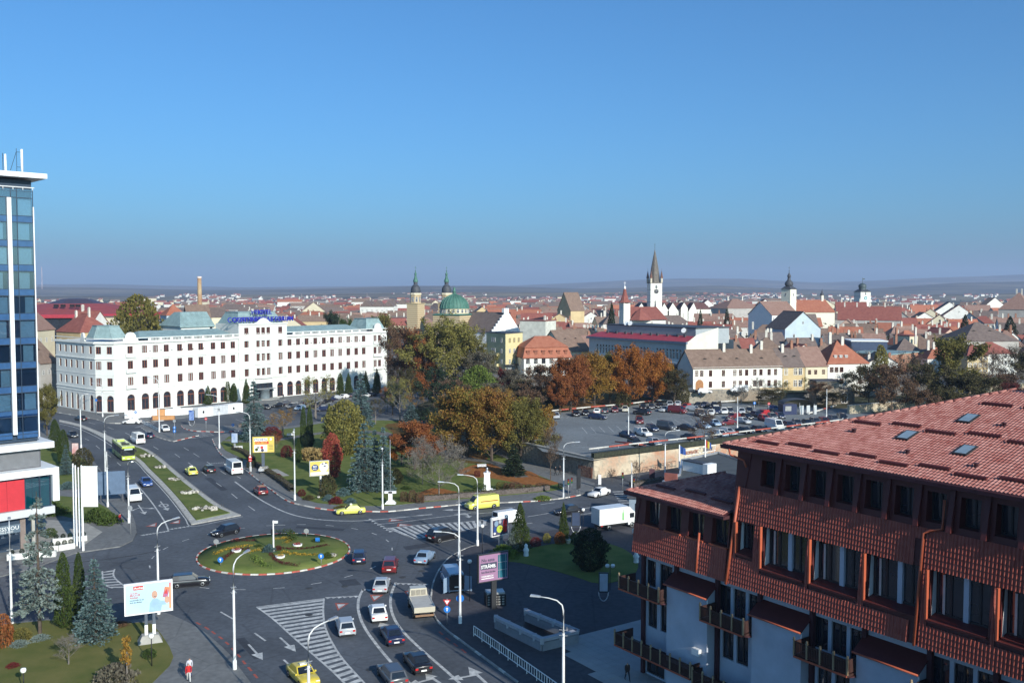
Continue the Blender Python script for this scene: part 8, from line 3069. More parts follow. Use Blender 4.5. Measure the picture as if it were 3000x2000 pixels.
def lamp(u,v,vt,du,label,dv=0.0,z=0.0,arm=1):
 """du, dv: where the arm points, in pixels"""
 p=P(u,v,z)
 h=AT(u,vt,p.y).z-z
 q=P(u+du,v+dv,z)-p
 return clone(LT[arm],label,p,math.atan2(q.y,q.x),(1,1,h/10.05),'street lamps')
for a in[(688,1963,1634,20,'street lamp on the pavement edge left of the hatched wedge',-14),(1348,1828,1556,-30,'street lamp with round blue sign by the blue van'),(1345,1636,1411,-30,'street lamp behind the purple billboard, arm over the road'),(1399,1600,1390,-24,'street lamp with dark band left of the food billboard'),(1651,1458,1294,12,'street lamp at the park corner near the monument'),(1948,1402,1260,18,'street lamp against the fortress wall'),(734,1382,1206,-20,'street lamp with warning sign beside the white panel van'),(864,1467,1264,0,'street lamp between the two park billboards',-10),(1121,1493,1306,0,'street lamp before the blue spruces',10),(643,1314,1156,-14,'street lamp at the hotel car park entrance'),(467,1267,1105,-20,'street lamp beside the white hatchback'),(301,1222,1122,-8,'street lamp at the hotel corner'),(238,1318,1153,20,'street lamp left of the bus'),(309,1398,1216,26,'tall street lamp in front of the bus'),(378,1533,1345,10,'street lamp at the tip of the left pavement',8),(465,1801,1529,20,'street lamp behind the photo billboard',-6),(35,1829,1532,0,'street lamp at the left edge by the thin spruce',-12),(1650,2112,1750,-22,'street lamp at the bottom beside the white railing',-2),(907,2232,1835,26,'street lamp rising over the yellow taxi',-12)]:
 u,v,vt,du,lab=a[:5]
 lamp(u,v,vt,du,lab,a[5]if len(a)>5 else 0)
for u,v,vt,lab in[(1841,1284,1192,'left white mast in the car park'),(2160,1256,1162,'middle white mast in the car park'),(2421,1224,1138,'right white mast with a lamp in the car park')]:
 lamp(u,v,vt,0,lab,10,ZL,0)
lamp(1850,1483,1354,0,'white mast with a camera at the zebra crossing',9,0,0)
lamp(316,1486,1321,0,'white mast holding the blue road sign',9,0,0)
drop(LT[0]);drop(LT[1])
def post(mb,x,y,z0,z1,r=.05):
 mb.tube([(x,y,z0),(x,y,z1)],r,6)
 # ------ billboards and posters
M_FRAME=mat('board_frame',(.03,.032,.035),rough=.5)
M_SKYP=mat('poster_sky',(.42,.62,.72),rough=.5,var=.12,scale=.3)
M_YEL=mat('poster_yellow',(.62,.47,.10),rough=.5,var=.05)
M_INK=mat('poster_ink',(.06,.06,.1),rough=.6)
M_MAUVE=mat('poster_mauve',(.30,.17,.27),rough=.5,var=.06)
M_TEALP=mat('poster_teal',(.02,.12,.16),rough=.4,var=.1)
M_REDP=mat('poster_red',(.5,.05,.04),rough=.5)
M_SKIN=mat('skin',(.48,.29,.21),rough=.6,var=.08)
def board(u,v,us,vs_,w,h,face,frame,label,legs,z=0.15,name='billboard',thick=.3):
 """foot at pixel (u, v); left and right lower corners of the panel at pixel columns us, rows vs_"""
 p=P(u,v,z)
 zb=AT(u,(vs_[0]+vs_[1])/2,p.y).z-z
 a,b=(P(us[0],v,z),P(us[1],v,z))
 W=w
 e=((vs_[0]-vs_[1])*p.y/FPX)/max(.3,(EYE-zb-z))*p.y/W
 ang=math.asin(max(-.8,min(.8,e)))
 t=thing(name,label,'billboard',p,ang)
 MB().box(-w/2,w/2,-thick/2,thick/2,zb,zb+h).build('frame',frame,t)
 f=MB().box(-w/2+.12,w/2-.12,-thick/2-.03,-thick/2+.02,zb+.12,zb+h-.12).build('poster',face,t)
 for x,lw,m in legs:
  MB().box(x-lw,x+lw,-.14,.14,0,zb).build('leg',m,t)
 return t,f,zb
def ins(f,x0,x1,z0,z1,y,m,name='print'):
 MB().add([(x0,y,z0),(x1,y,z0),(x1,y,z1),(x0,y,z1)],[(0,1,2,3)]).build(name,m,f)
def txt(f,s,size,m,x,z,y,sx=1.0,align='LEFT',rot=0.0):
 lettering(s,size,m,f,(x,y,z),(math.pi/2,rot,0),.006,sx=sx,align=align,bold=size*.02)
def blob(f,cx,cz,rx,rz_,y,m,n=18,name='print'):
 MB().add([(cx+rx*math.cos(2*math.pi*k/n),y,cz+rz_*math.sin(2*math.pi*k/n))for k in range(n)],[tuple(range(n))]).build(name,m,f)
M_LEG=mat('leg_slate',(.08,.1,.13),rough=.5)
t,f,z=board(438,1878,(374,500),(1804,1785),4.5,3.15,M_SKYP,M_WPAINT,'large pale blue billboard with a bald man holding a card',[(-.28,.14,M_LEG),(.45,.14,M_LEG)],name='billboard')
for x in(-.28,.45):
 MB().box(x-.15,x+.15,-.15,.15,.75,1.75).build('leg_sleeve',M_WPAINT,t)
MB().frustum([(-1.1,-.8),(1.2,-.8),(1.2,.8),(-1.1,.8)],0,[(-.7,-.45),(.85,-.45),(.85,.45),(-.7,.45)],.75).build('concrete_foot',M_CONC,t)
y=-.2
ins(f,-1.4,-.5,z+2.5,z+2.9,y,M_REDP)
txt(f,'Auchan',.3,M_WPAINT,-1.33,z+2.6,y-.01)
txt(f,'Card tău',.2,M_REDP,-1.75,z+2.15,y)
txt(f,'MyCLUB',.26,M_REDP,-1.75,z+1.92,y)
txt(f,'Auchan',.26,M_REDP,-1.75,z+1.68,y)
txt(f,'transformă-l în cel',.19,M_INK,-1.75,z+1.44,y,.9)
txt(f,'de-ți dai zâmbet',.19,M_INK,-1.75,z+1.22,y,.9)
M_SHIRT=mat('poster_shirt',(.28,.42,.62),rough=.6,var=.12)
MB().add([(.0,y,z+.14),(1.1,y,z+.14),(1.25,y,z+.75),(1.15,y,z+1.15),(.75,y,z+1.45),(.35,y,z+1.42),(.1,y,z+1.05)],[tuple(range(7))]).build('print',M_SHIRT,f)
MB().add([(1.0,y-.004,z+.75),(1.2,y-.004,z+1.15),(1.62,y-.004,z+1.05),(1.6,y-.004,z+.7)],[(3,2,1,0)]).build('print',M_SHIRT,f)
blob(f,.55,z+1.85,.28,.4,y-.003,M_SKIN)
ins(f,.47,.68,z+1.62,z+1.68,y-.006,M_INK)
blob(f,1.72,z+1.2,.26,.34,y-.006,M_SKIN)
MB().add([(1.28,y-.004,z+1.5),(1.75,y-.004,z+1.4),(1.98,y-.004,z+2.4),(1.52,y-.004,z+2.55)],[(0,1,2,3)]).build('print',mat('card_orange',(.6,.25,.06),rough=.5,col2=(.3,.08,.3),scale=.9),f)
MB().add([(1.42,y-.007,z+1.85),(1.75,y-.007,z+1.78),(1.7,y-.007,z+2.3)],[(0,1,2)]).build('print',M_REDP,f)
ins(f,1.9,2.1,z+.3,z+2.9,y-.002,mat('strip_mixed',(.5,.1,.25),rough=.5,col2=(.6,.35,.1),scale=.7))
t,f,z=board(773,1379,(742,804),(1327,1325),4.3,3.3,M_YEL,M_FRAME,'yellow poster billboard on a dark post in the park',[(-.1,.28,M_LEG)])
MB().frustum([(-1.2,-.7),(1.2,-.7),(1.2,.7),(-1.2,.7)],0,[(-.7,-.4),(.7,-.4),(.7,.4),(-.7,.4)],.9).build('concrete_foot',M_CONC,t)
ins(f,-1.75,.75,z+2.3,z+2.9,y,M_WPAINT)
txt(f,'ETICHETA',.55,M_INK,-1.7,z+2.42,y-.01,.95)
ins(f,-1.5,1.0,z+1.75,z+2.28,y,M_REDP)
txt(f,'GALBENĂ',.5,M_YEL,-1.4,z+1.85,y-.01,.95)
ins(f,-1.7,.7,z+.25,z+1.6,y,M_WPAINT)
for cx,cz,m in((-1.3,.7,LM['green']),(-.3,1.1,M_REDP),(-.2,.55,M_INK),(-1.0,1.1,M_CONC)):
 blob(f,cx,z+cz,.3,.3,y-.006,m)
for k in range(4):
 ins(f,.95,1.8,z+.7+k*.28,z+.76+k*.28,y,M_INK)
blob(f,1.4,z+2.65,.2,.25,y,M_WPAINT)
t,f,z=board(936,1440,(903,958),(1395,1391),3.4,2.65,M_YEL,M_METAL,'small yellow and white billboard behind the dark yew',[(.2,.14,M_WPAINT)])
ins(f,-1.5,1.5,z+.2,z+.7,y,M_WPAINT)
blob(f,.75,z+1.5,.75,.85,y,M_WPAINT)
blob(f,-.75,z+1.5,.6,.55,y,mat('poster_navy',(.03,.06,.16),rough=.5))
txt(f,'BIO',.4,M_WPAINT,-1.1,z+1.55,y-.01)
txt(f,'shop',.32,M_WPAINT,-1.12,z+1.2,y-.01)
for cx,cz in((.55,2.1),(.9,1.7),(1.1,2.15)):
 blob(f,cx,z+cz,.22,.12,y-.006,M_INK)
 ins(f,cx-.02,cx+.02,z+.8,z+cz,y-.006,M_INK)
t,f,z=board(1463,1602,(1426,1484),(1573,1562),2.95,2.6,M_INK,M_WPAINT,'white framed billboard with colourful food picture',[(.2,.3,M_METAL)])
for cx,cz,rx,rz_,c in((-.7,1.75,.35,.4,'paleblue'),(-.05,1.95,.25,.28,'silver'),(-.1,.95,.55,.5,'green'),(.85,1.6,.35,.6,'red'),(.8,.8,.35,.45,'red'),(-.95,.9,.25,.5,'blue'),(.1,1.05,.25,.2,'yellow'),(-1.0,.45,.2,.15,'white')):
 blob(f,cx,z+cz,rx,rz_,y-.004*(1+abs(cx)),PAINT[c])
ins(f,-1.3,1.3,z+2.25,z+2.45,y-.002,M_WPAINT)
txt(t,'EP',.35,M_INK,0,1.0,-.16)
t,f,z=board(1444,1782,(1390,1486),(1708,1693),3.75,3.15,M_MAUVE,M_FRAME,'purple and teal billboard with dark frame in the shade of the plaza',[(.1,.3,M_FRAME)])
ins(f,.55,1.65,z+.3,z+2.85,y,M_TEALP)
for zz in(1.15,2.0):
 ins(f,.55,1.65,z+zz,z+zz+.05,y-.004,M_METAL)
for xx in(.72,1.45):
 ins(f,xx,xx+.04,z+.3,z+2.85,y-.004,M_METAL)
txt(f,'Nu este',.5,M_INK,-1.5,z+2.3,y)
ins(f,-1.6,.4,z+1.45,z+2.15,y,M_INK)
txt(f,'STRÂMB.',.52,M_WPAINT,-1.55,z+1.58,y-.01,.92)
txt(f,'Este făcut de tine',.3,M_INK,-1.5,z+1.05,y,.8)
txt(f,'HORNBACH',.26,M_WPAINT,-1.5,z+.6,y)
ins(f,-1.5,.0,z+.4,z+.48,y,M_WPAINT)
kb=thing('crate_stall','dark crate stall with rows of goods at the foot of the purple billboard','stall',P(1450,1768,.13),.2)
MB().box(-1.1,1.1,-.8,.8,0,1.3).build('crate',M_BLACK,kb)
MB().box(-1.0,1.0,-.7,.7,1.3,1.5).build('lid',M_METAL,kb)
for i in range(5):
 for j in range(4):
  MB().box(-.95+i*.4,-.7+i*.4,-.84,-.8,.15+j*.28,.3+j*.28).build('goods',M_CONC,kb)
def poster_stand(u,v,vt,w,label,face,z=.13,rz=0.0,ring=True):
 p=P(u,v,z)
 h=AT(u,vt,p.y).z-z
 t=thing('poster_stand',label,'poster stand',p,rz)
 MB().box(-w/2,w/2,-.12,.12,h*.32,h).build('case',M_FRAME,t)
 MB().box(-w/2+.1,w/2-.1,-.14,-.1,h*.36,h-.1).build('poster',face,t)
 q=MB()
 if ring:
  q.tube([(w*.5*math.cos(a),0,h*.33+h*.33*math.sin(a))for a in np.linspace(math.pi,2*math.pi,9)],.06,6)
 else:
  q.box(-.2,.2,-.08,.08,0,h*.34)
 q.build('stand',M_METAL,t)
poster_stand(562,1247,1201,1.5,'blue lit street poster beside the white containers',mat('poster_blue',(.04,.1,.35),rough=.4,col2=(.3,.4,.6),scale=1.2))
poster_stand(688,1312,1267,1.5,'pale street poster before the blue spruce',mat('poster_pale',(.5,.55,.6),rough=.4,col2=(.2,.3,.5),scale=.9),ring=False)
poster_stand(222,1352,1296,1.5,'white and red street poster beside the left road',mat('poster_wr',(.65,.62,.6),rough=.4,col2=(.5,.1,.1),scale=.7),ring=False)
poster_stand(1687,1560,1499,1.3,'dark street poster near the slender cone tree',mat('poster_dark',(.05,.07,.12),rough=.3))
poster_stand(1768,1760,1676,1.1,'lit pale poster stand in the shade of the plaza',mat('poster_grey',(.5,.53,.58),rough=.4))
poster_stand(2027,1325,1288,.8,'small grey panel on the railing above the sign',M_METAL,1.5,0,False)
def dark_panel(u,v,vt,w,label,m,legs=2,z=.13,rz=0.0):
 p=P(u,v,z)
 h=AT(u,vt,p.y).z-z
 t=thing('information_board',label,'sign board',p,rz)
 MB().box(-w/2,w/2,-.06,.06,h*.25,h).build('panel',m,t)
 for s in(-1,1):
  MB().tube([(s*w*.4,.05,0),(s*w*.4,.05,h*.95)],.06,6).build('leg',M_METAL,t)
dark_panel(1695,1450,1373,1.5,'dark information board at the path corner',M_FRAME,rz=1.1)
dark_panel(1910,1408,1373,1.0,'dark red board on the grass by the fortress wall',mat('board_maroon',(.07,.03,.04),rough=.6))
dark_panel(328,1470,1380,4.2,'large dark blue road sign seen from behind',mat('sign_back',(.09,.14,.22),rough=.6),rz=.3)
dark_panel(1757,1428,1390,.5,'white pull-up sign at the foot of the fortress wall',M_WPAINT)
# ------ traffic signs and signals
M_SBLUE=mat('sign_blue',(.02,.16,.5),rough=.4)
M_SRED=mat('sign_red',(.5,.03,.03),rough=.4)
def disc(t,z,r,m,name,y=-.06,rim=None):
 o=MB().lathe([(r,0),(r,.02)],20).build(name,m,t)
 o.location=(0,y,z)
 o.rotation_euler=(math.pi/2,0,0)
 return o
def tri(t,z,r,up,name='warning_sign'):
 s=1 if up else-1
 o=None
 for k,(q,m)in enumerate(((r,M_SRED),(r*.6,M_WPAINT))):
  c=MB().add([(-q,-.07-k*.01,z-s*q*.55),(q,-.07-k*.01,z-s*q*.55),(0,-.07-k*.01,z+s*q*1.1)],[(0,1,2)if up else(2,1,0)])
  o=c.build(name if k==0 else 'sign_face',m,t if k==0 else o)
def sign(u,v,vt,kinds,label,z=.13,arrow=True):
 p=P(u,v,z)
 h=AT(u,vt,p.y).z-z
 t=thing('traffic_sign',label,'traffic sign',p)
 MB().tube([(0,0,0),(0,0,h-.1)],.045,6).build('post',M_METAL,t)
 for k,zz in kinds:
  if k=='b':
   o=disc(t,h-.35-zz,.36,M_SBLUE,'blue_disc')
   a=MB().add([(-.05,-.18,.03),(.05,-.18,.03),(.05,.05,.03),(.16,.05,.03),(0,.22,.03),(-.16,.05,.03),(-.05,.05,.03)],[tuple(range(7))])
   a.build('arrow',M_WPAINT,o)
  elif k=='d':
   tri(t,h-.4-zz,.42,False,'give_way_sign')
  elif k=='t':
   tri(t,h-.5-zz,.42,True)
  elif k=='g':
   disc(t,h-.35-zz,.36,M_METAL,'sign_back')
  elif k=='n':
   o=disc(t,h-.35-zz,.34,M_SRED,'no_entry_disc')
   MB().box(-.2,.2,-.05,.05,.025,.035).build('bar',M_WPAINT,o)
  elif k=='s':
   MB().box(-.3,.3,-.08,-.04,h-.75-zz,h-.1-zz).build('panel',M_SBLUE,t)
 return t
z7=lambda x,y:(500+x/2.852,1450+y/2.852)
sign(*z7(418,585),1450+515/2.852,[('b',0)],'round blue arrow sign at the lower left of the roundabout',.3)
sign(*z7(1258,575),1450+485/2.852,[('b',0)],'round blue arrow sign at the lower right of the roundabout',.3)
sign(*z7(382,432),1450+365/2.852,[('g',0)],'grey back of a round sign at the upper left of the roundabout',.3)
sign(*z7(1135,342),1450+278/2.852,[('g',0)],'small dark sign post at the back of the roundabout',.3)
sign(*z7(1228,392),1450+347/2.852,[('s',0)],'white board sign at the back right of the roundabout',.3)
sign(1310,1829,1750,[('d',0),('b',.85)],'give way sign above a blue disc by the lorry')
sign(734,1384,1330,[('t',0),('n',.75)],'warning triangle over a red ring by the panel van')
sign(512,1288,1228,[('g',0),('b',1.6),('b',2.4)],'blue arrow signs on the traffic island at the hotel exit')
sign(604,1262,1222,[('n',0)],'no entry sign at the hotel car park')
sign(398,1238,1200,[('b',.3)],'blue sign by the construction fence')
sign(683,1263,1240,[('b',0)],'small blue sign under the blue spruce')
sign(383,1566,1480,[('g',0)],'slim sign post at the tip of the left pavement')
sign(283,1215,1165,[('s',.2)],'blue bus stop sign at the hotel corner')
sign(2048,1180,1148,[('s',0)],'small blue parking sign by the rubble wall',ZL)
sign(2252,1215,1178,[('n',0)],'round red sign at the car park kiosk',ZL)
sign(2210,1212,1176,[('b',0)],'round blue sign at the car park kiosk',ZL)
t=[o for o in COL.objects if o.get('label','').startswith('street lamp with round blue')][0]
o=disc(t,2.75,.42,M_SBLUE,'cycle_sign',-.24)
def signal(u,v,vt,label):
 p=P(u,v,.13)
 h=AT(u,vt,p.y).z
 t=thing('traffic_light',label,'traffic light',p)
 MB().tube([(0,0,0),(0,0,h)],.06,6).build('post',M_METAL,t)
 hd=MB().box(-.17,.17,-.2,.12,h-1.0,h).build('signal_head',M_BLACK,t)
 for k,c in enumerate(((.3,.02,.02),(.3,.18,.02),(.02,.2,.06))):
  MB().box(-.1,.1,-.23,-.2,h-.3-k*.32,h-.1-k*.32).build('lens',mat('lens_%d'%k,c,rough=.3),hd)
signal(1824,1432,1385,'traffic light at the zebra before the fortress wall')
signal(1665,1460,1404,'traffic light beside the dark information board')
signal(1675,1426,1400,'dark signal box on the path near the park corner')
signal(1857,1425,1402,'small signal at the kerb by the restaurant')
signal(1803,1305,1264,'dark signal post at the car park corner')
p=P(*z7(860,468),.55)
t=thing('roundabout_lamp','white lamp post with projector in the centre of the roundabout','lamp',p)
h=AT(z7(860,0)[0],1450+210/2.852,p.y).z-p.z
MB().lathe([(.11,0),(.08,h)],10).build('pole',M_WPAINT,t)
MB().box(-.05,.6,-.15,.15,h-.35,h-.05).build('projector',M_WPAINT,t)
MB().tube([(0,0,h-.6),(1.6,0,h-.6)],.025,5).build('side_bar',M_METAL,t)
MB().box(-.3,-.05,-.12,.12,h*.55,h*.72).build('control_box',M_BLACK,t)
M_GLOBE=mat('globe_white',(.8,.8,.76),rough=.3)
def globe(u,v,vt,label,n=1,z=.15):
 p=P(u,v,z)
 h=AT(u,vt,p.y).z-z
 t=thing('globe_lamp',label,'lamp',p)
 MB().tube([(0,0,0),(0,0,h-.3)],.045,6).build('post',M_BLACK,t)
 for k in range(n):
  x=0 if n==1 else(-.32+.64*k)
  MB().lathe([(.05,h-.45),(.2,h-.38),(.26,h-.2),(.2,h-.04),(.05,h)],12,(x,0,0)).build('globe',M_GLOBE,t)
for a in[(445,1950,1855,'globe lamp before the photo billboard'),(70,2030,1955,'globe lamp at the bottom left corner'),(1413,1655,1535,'globe lamp left of the food billboard'),(1708,1562,1488,'globe lamp behind the dark street poster'),(1787,1728,1651,'twin globe lamp in the shade of the plaza',2),(1525,1820,1690,'globe lamp behind the blue van door'),(861,1315,1262,'globe lamp in the middle of the park')]:
 u,v,vt,lab=a[:4]
 globe(u,v,vt,lab,a[4]if len(a)>4 else 1)
t=[o for o in COL.objects if o.get('label')=='globe lamp behind the blue van door'][0]
t.location=P(1376,1760,.13)
# ------ monuments, banners, railings, walls
t=thing('monument','white stone monument with a bust in the park','monument',P(1427,1440,.17))
MB().box(-1.5,1.5,-1.0,1.0,0,.25).box(-.95,.95,-.75,.75,.25,.5).build('step',M_WPAINT,t)
MB().frustum([(-.6,-.55),(.6,-.55),(.6,.55),(-.6,.55)],.5,[(-.48,-.45),(.48,-.45),(.48,.45),(-.48,.45)],3.2).box(-.58,.58,-.52,.52,3.2,3.4).build('pedestal',M_WPAINT,t)
MB().lathe([(.3,3.4),(.34,3.6),(.16,3.75),(.12,3.82),(.19,3.95),(.2,4.1),(.1,4.25)],12).build('bust',M_METAL,t)
t=thing('monument','white stone cross stele near the blue spruces','monument',P(1144,1474,.17))
MB().frustum([(-.9,-.6),(.9,-.6),(.9,.6),(-.9,.6)],0,[(-.5,-.35),(.5,-.35),(.5,.35),(-.5,.35)],.5).box(-.32,.32,-.25,.25,.5,2.0).box(-.95,.95,-.25,.25,1.7,2.05).build('stele',M_WPAINT,t)
MB().tube([(0,0,2.05),(0,0,10.5)],.05,6).build('flagstaff',M_METAL,t)
def flagpole(u,v,vt,label,col=None,z=.13,banner=None):
 p=P(u,v,z)
 h=AT(u,vt,p.y).z-z
 t=thing('flagpole',label,'flagpole',p)
 MB().lathe([(.14 if banner is None else .17,0),(.09,h)],9).build('pole',M_WPAINT,t)
 if banner:
  MB().box(.12,.12+banner,-.02,.02,h-5.6,h-.2).build('banner',mat('banner_white',(.75,.75,.73),rough=.7,var=.05),t)
  MB().tube([(0,0,h-.15),(banner+.2,0,h-.15)],.04,5).build('banner_arm',M_WPAINT,t)
 if col:
  m=MB()
  for k,c in enumerate(col):
   for i in range(4):
    x0,x1=.05+(k+i/4)*.35,.05+(k+(i+1)/4)*.35
    m.use(k)
    m.add([(x0,.1*math.sin(x0*7),h-1.5-x0*.3),(x1,.1*math.sin(x1*7),h-1.5-x1*.3),(x1,.1*math.sin(x1*7),h-.1-x1*.6),(x0,.1*math.sin(x0*7),h-.1-x0*.6)],[(0,1,2,3)])
  m.build('flag',[PAINT[c]for c in col],t)
flagpole(244,1612,1362,'white flagpole carrying the long white banner',banner=2.0)
flagpole(235,1604,1368,'bare white flagpole next to the banner pole')
flagpole(226,1598,1362,'second bare white flagpole left of the banner')
flagpole(219,1592,1357,'leftmost white flagpole by the terrace')
flagpole(1990,1372,1302,'flagpole with the drooping blue flag on the restaurant',('blue','blue','blue'),4.5)
flagpole(2066,1338,1286,'flagpole with red yellow and blue flag on the restaurant',('red','yellow','blue'),4.5)
def rail_line(name,label,pts,h,m,step=.62,z=.13,cat='railing',bars=True):
 line_=[P(u,v,z)for u,v in pts]
 o=line_[0].copy()
 t=thing(name,label,cat,o)
 L=arclen(line_)
 n=int(L[-1]/2.4)
 for zz in(h,h*.25):
  MB().tube([p-o+Vector((0,0,zz))for p in piece(line_,0,L[-1],2)],.045,5).build('rail',m,t)
 me=MB().box(-.04,.04,-.04,.04,0,h).mesh('rail_post')
 me.materials.append(m)
 mb_=MB().box(-.025,.025,-.025,.025,h*.25,h).mesh('rail_bar')
 mb_.materials.append(m)
 k=0
 s=0.0
 while s<L[-1]:
  p=along(line_,s,L)-o
  put('post' if k%4==0 else 'bar',me if k%4==0 else mb_,t,p)
  s+=step if bars else step*3
  k+=1 if bars else 4
rail_line('railing','white railing along the lower edge of the plaza',[(1388,1862),(1450,1905),(1530,1962),(1600,2012),(1680,2070)],1.05,M_WPAINT,.45)
rail_line('railing','white pedestrian railing at the hotel exit',[(416,1240),(440,1252),(466,1266)],.9,M_WPAINT,.8,0)
rail_line('railing','thin railing at the foot of the hotel parking',[(360,1205),(410,1200),(460,1195)],1.0,M_METAL,.8,.13)
def wall_run(t,pts,z0,z1,w,m,name):
 for a,b in zip(pts,pts[1:]):
  d=(b-a)
  o=MB().box(0,d.length,-w/2,w/2,z0,z1).build(name,m,t)
  o.location=(a.x,a.y,0)
  o.rotation_euler.z=math.atan2(d.y,d.x)
u0=P(1453,1838,.13)
t=thing('underpass_parapet','grey concrete parapets around the underpass stairs on the plaza','parapet',u0)
M_PAR=mat('parapet_grey',(.25,.26,.28),rough=.85,var=.15,scale=.7)
A,B,C,D=[P(u,v,.13)-u0 for u,v in((1453,1838),(1588,1905),(1692,1880),(1540,1818))]
for run in([A,B,C],[D,C]):
 wall_run(t,run,0,.85,.35,M_PAR,'parapet')
 wall_run(t,run,.95,1.25,.55,mat('beam_pale',(.36,.37,.40),rough=.8),'beam')
 for a,b in zip(run,run[1:]):
  L_=(b-a).length
  for k in range(int(L_/2.2)+1):
   q=a.lerp(b,min(1,k*2.2/L_))
   MB().box(q.x-.2,q.x+.2,q.y-.3,q.y+.3,.7,1.3).build('beam_block',MATS['beam_pale'],t)
MB().sheet([A,B,C,D],.02).build('stairwell_dark',M_BLACK,t)  # flat black sheet stands in for the dark of the open stairs
for x,y,lab in[(545,505,'white stone figure at the near edge of the plaza lawn'),(1465,560,'white stone figure at the right edge of the plaza lawn')]:
 t=thing('garden_figure',lab,'figure',P(1350+x/2.852,1450+y/2.852,.18),.6)
 MB().lathe([(.35,0),(.3,.5),(.42,.8),(.2,1.15),(.24,1.4),(.1,1.6)],9).build('stone',M_WPAINT,t)
for u,v in[(1515,1612),(1665,1591)]:
 t=thing('planter','cream flower pot by the %s'%('tall green thuja' if u<1600 else 'slender cone tree'),'planter',P(u,v,.18))
 MB().lathe([(.25,0),(.4,.5),(.45,.6),(.3,.55)],10).build('pot',PAINT['beige'],t)
M_PLW=mat('planter_wall',(.62,.62,.58),rough=.8,var=.06)
for i,(pts,lab)in enumerate([([(155,1592),(200,1588),(255,1582)],'upper white planter wall on the terrace'),([(120,1618),(170,1612),(218,1604)],'middle white planter wall on the terrace'),([(20,1640),(90,1632),(165,1628)],'lower white planter wall on the terrace')]):
 g=[P(u,v,.13)for u,v in pts]
 t=thing('planter_wall',lab,'planter',g[0])
 wall_run(t,[p-g[0]for p in g],0,.75,.7,M_PLW,'wall')
 me=TPL['ball'][1]
 for k in range(5):
  q=along(g,arclen(g)[-1]*(k+.5)/5)-g[0]
  o=put('box_ball',me,t,(q.x,q.y,.7),k,.3)
  o.material_slots[0].link='OBJECT'
  o.material_slots[0].material=LM['dark']
slab('terrace_paving',[(100,1520),(255,1535),(300,1560),(245,1600),(60,1630),(20,1600)],.16,M_CONC)
p,q=P(580,1225,.0),P(712,1208,.0)
t=thing('site_container','row of white site containers before the hotel','container',p,math.atan2(q.y-p.y,q.x-p.x))
L_=(q-p).length
for k in range(3):
 a,b=L_*k/3+.03,L_*(k+1)/3-.03
 MB().box(a,b,0,2.4,.15,2.75).build('container',[M_WPAINT,M_WPAINT,mat('container_grey',(.5,.52,.54),rough=.6)][(k*2)%3],t)
 MB().box(a+1.5,a+2.1,-.03,0,1.2,1.9).build('window',M_BLACK,t)
p,q=P(365,1226,.13),P(575,1212,.13)
t=thing('site_hoarding','white construction hoarding along the hotel front','fence',p,math.atan2(q.y-p.y,q.x-p.x))
for k in range(9):
 L_=(q-p).length
 MB().box(L_*k/9+.03,L_*(k+1)/9-.03,-.04,.04,0,1.9 if k%3 else 2.2).build('panel',M_WPAINT if k!=4 else mat('hoarding_orange',(.5,.25,.1),rough=.7),t)
t=thing('pallet_stack','orange timber stack before the hoarding','stack',P(478,1229,.13),.1)
MB().box(-3,3,-.5,.5,0,1.1).build('timber',MATS['hoarding_orange'],t)
t=thing('kiosk','dark blue ticket kiosk with curved roof in the car park','kiosk',P(2332,1212,ZL),.15)
MB().box(-4.2,-.5,-1.5,1.5,0,2.7).build('booth',mat('kiosk_navy',(.02,.03,.08),rough=.4),t)
MB().box(-3.6,-2.0,-1.55,-1.5,1.0,2.2).build('window',M_CURT,t)
m=MB()
for k in range(10):
 a0,a1=math.pi*k/10,math.pi*(k+1)/10
 m.add([(-4.2*math.cos(a0),-1.9,2.8+1.1*math.sin(a0)),(-4.2*math.cos(a1),-1.9,2.8+1.1*math.sin(a1)),(-4.2*math.cos(a1),1.9,2.8+1.1*math.sin(a1)),(-4.2*math.cos(a0),1.9,2.8+1.1*math.sin(a0))],[(0,1,2,3)])
m.build('roof',M_SLATE,t)
for x in(.5,2.2,4.0):
 MB().box(x,x+.9,-1.4,-1.3,0,2.3).build('panel',M_METAL,t)
for x in(.2,4.1):
 MB().tube([(x,-1.6,0),(x,-1.6,3.0)],.06,6).build('column',M_METAL,t)
t=thing('gatehouse','small dark stone gatehouse with two arches under the bare tree','building',P(2425,1168,5),.1)
MB().box(-3.2,3.2,0,5,-1.5,4.8).build('wall',M_FORT2,t)
MB().box(-3.5,3.5,-.3,5.3,4.8,5.1).build('roof',M_SLATE,t)
MB().box(3.2,8,.5,3,-1.5,2.6).build('annex',M_FORT2,t)
win(t,'darkarch',5.0,.45,-1.3,1.8,3.0)
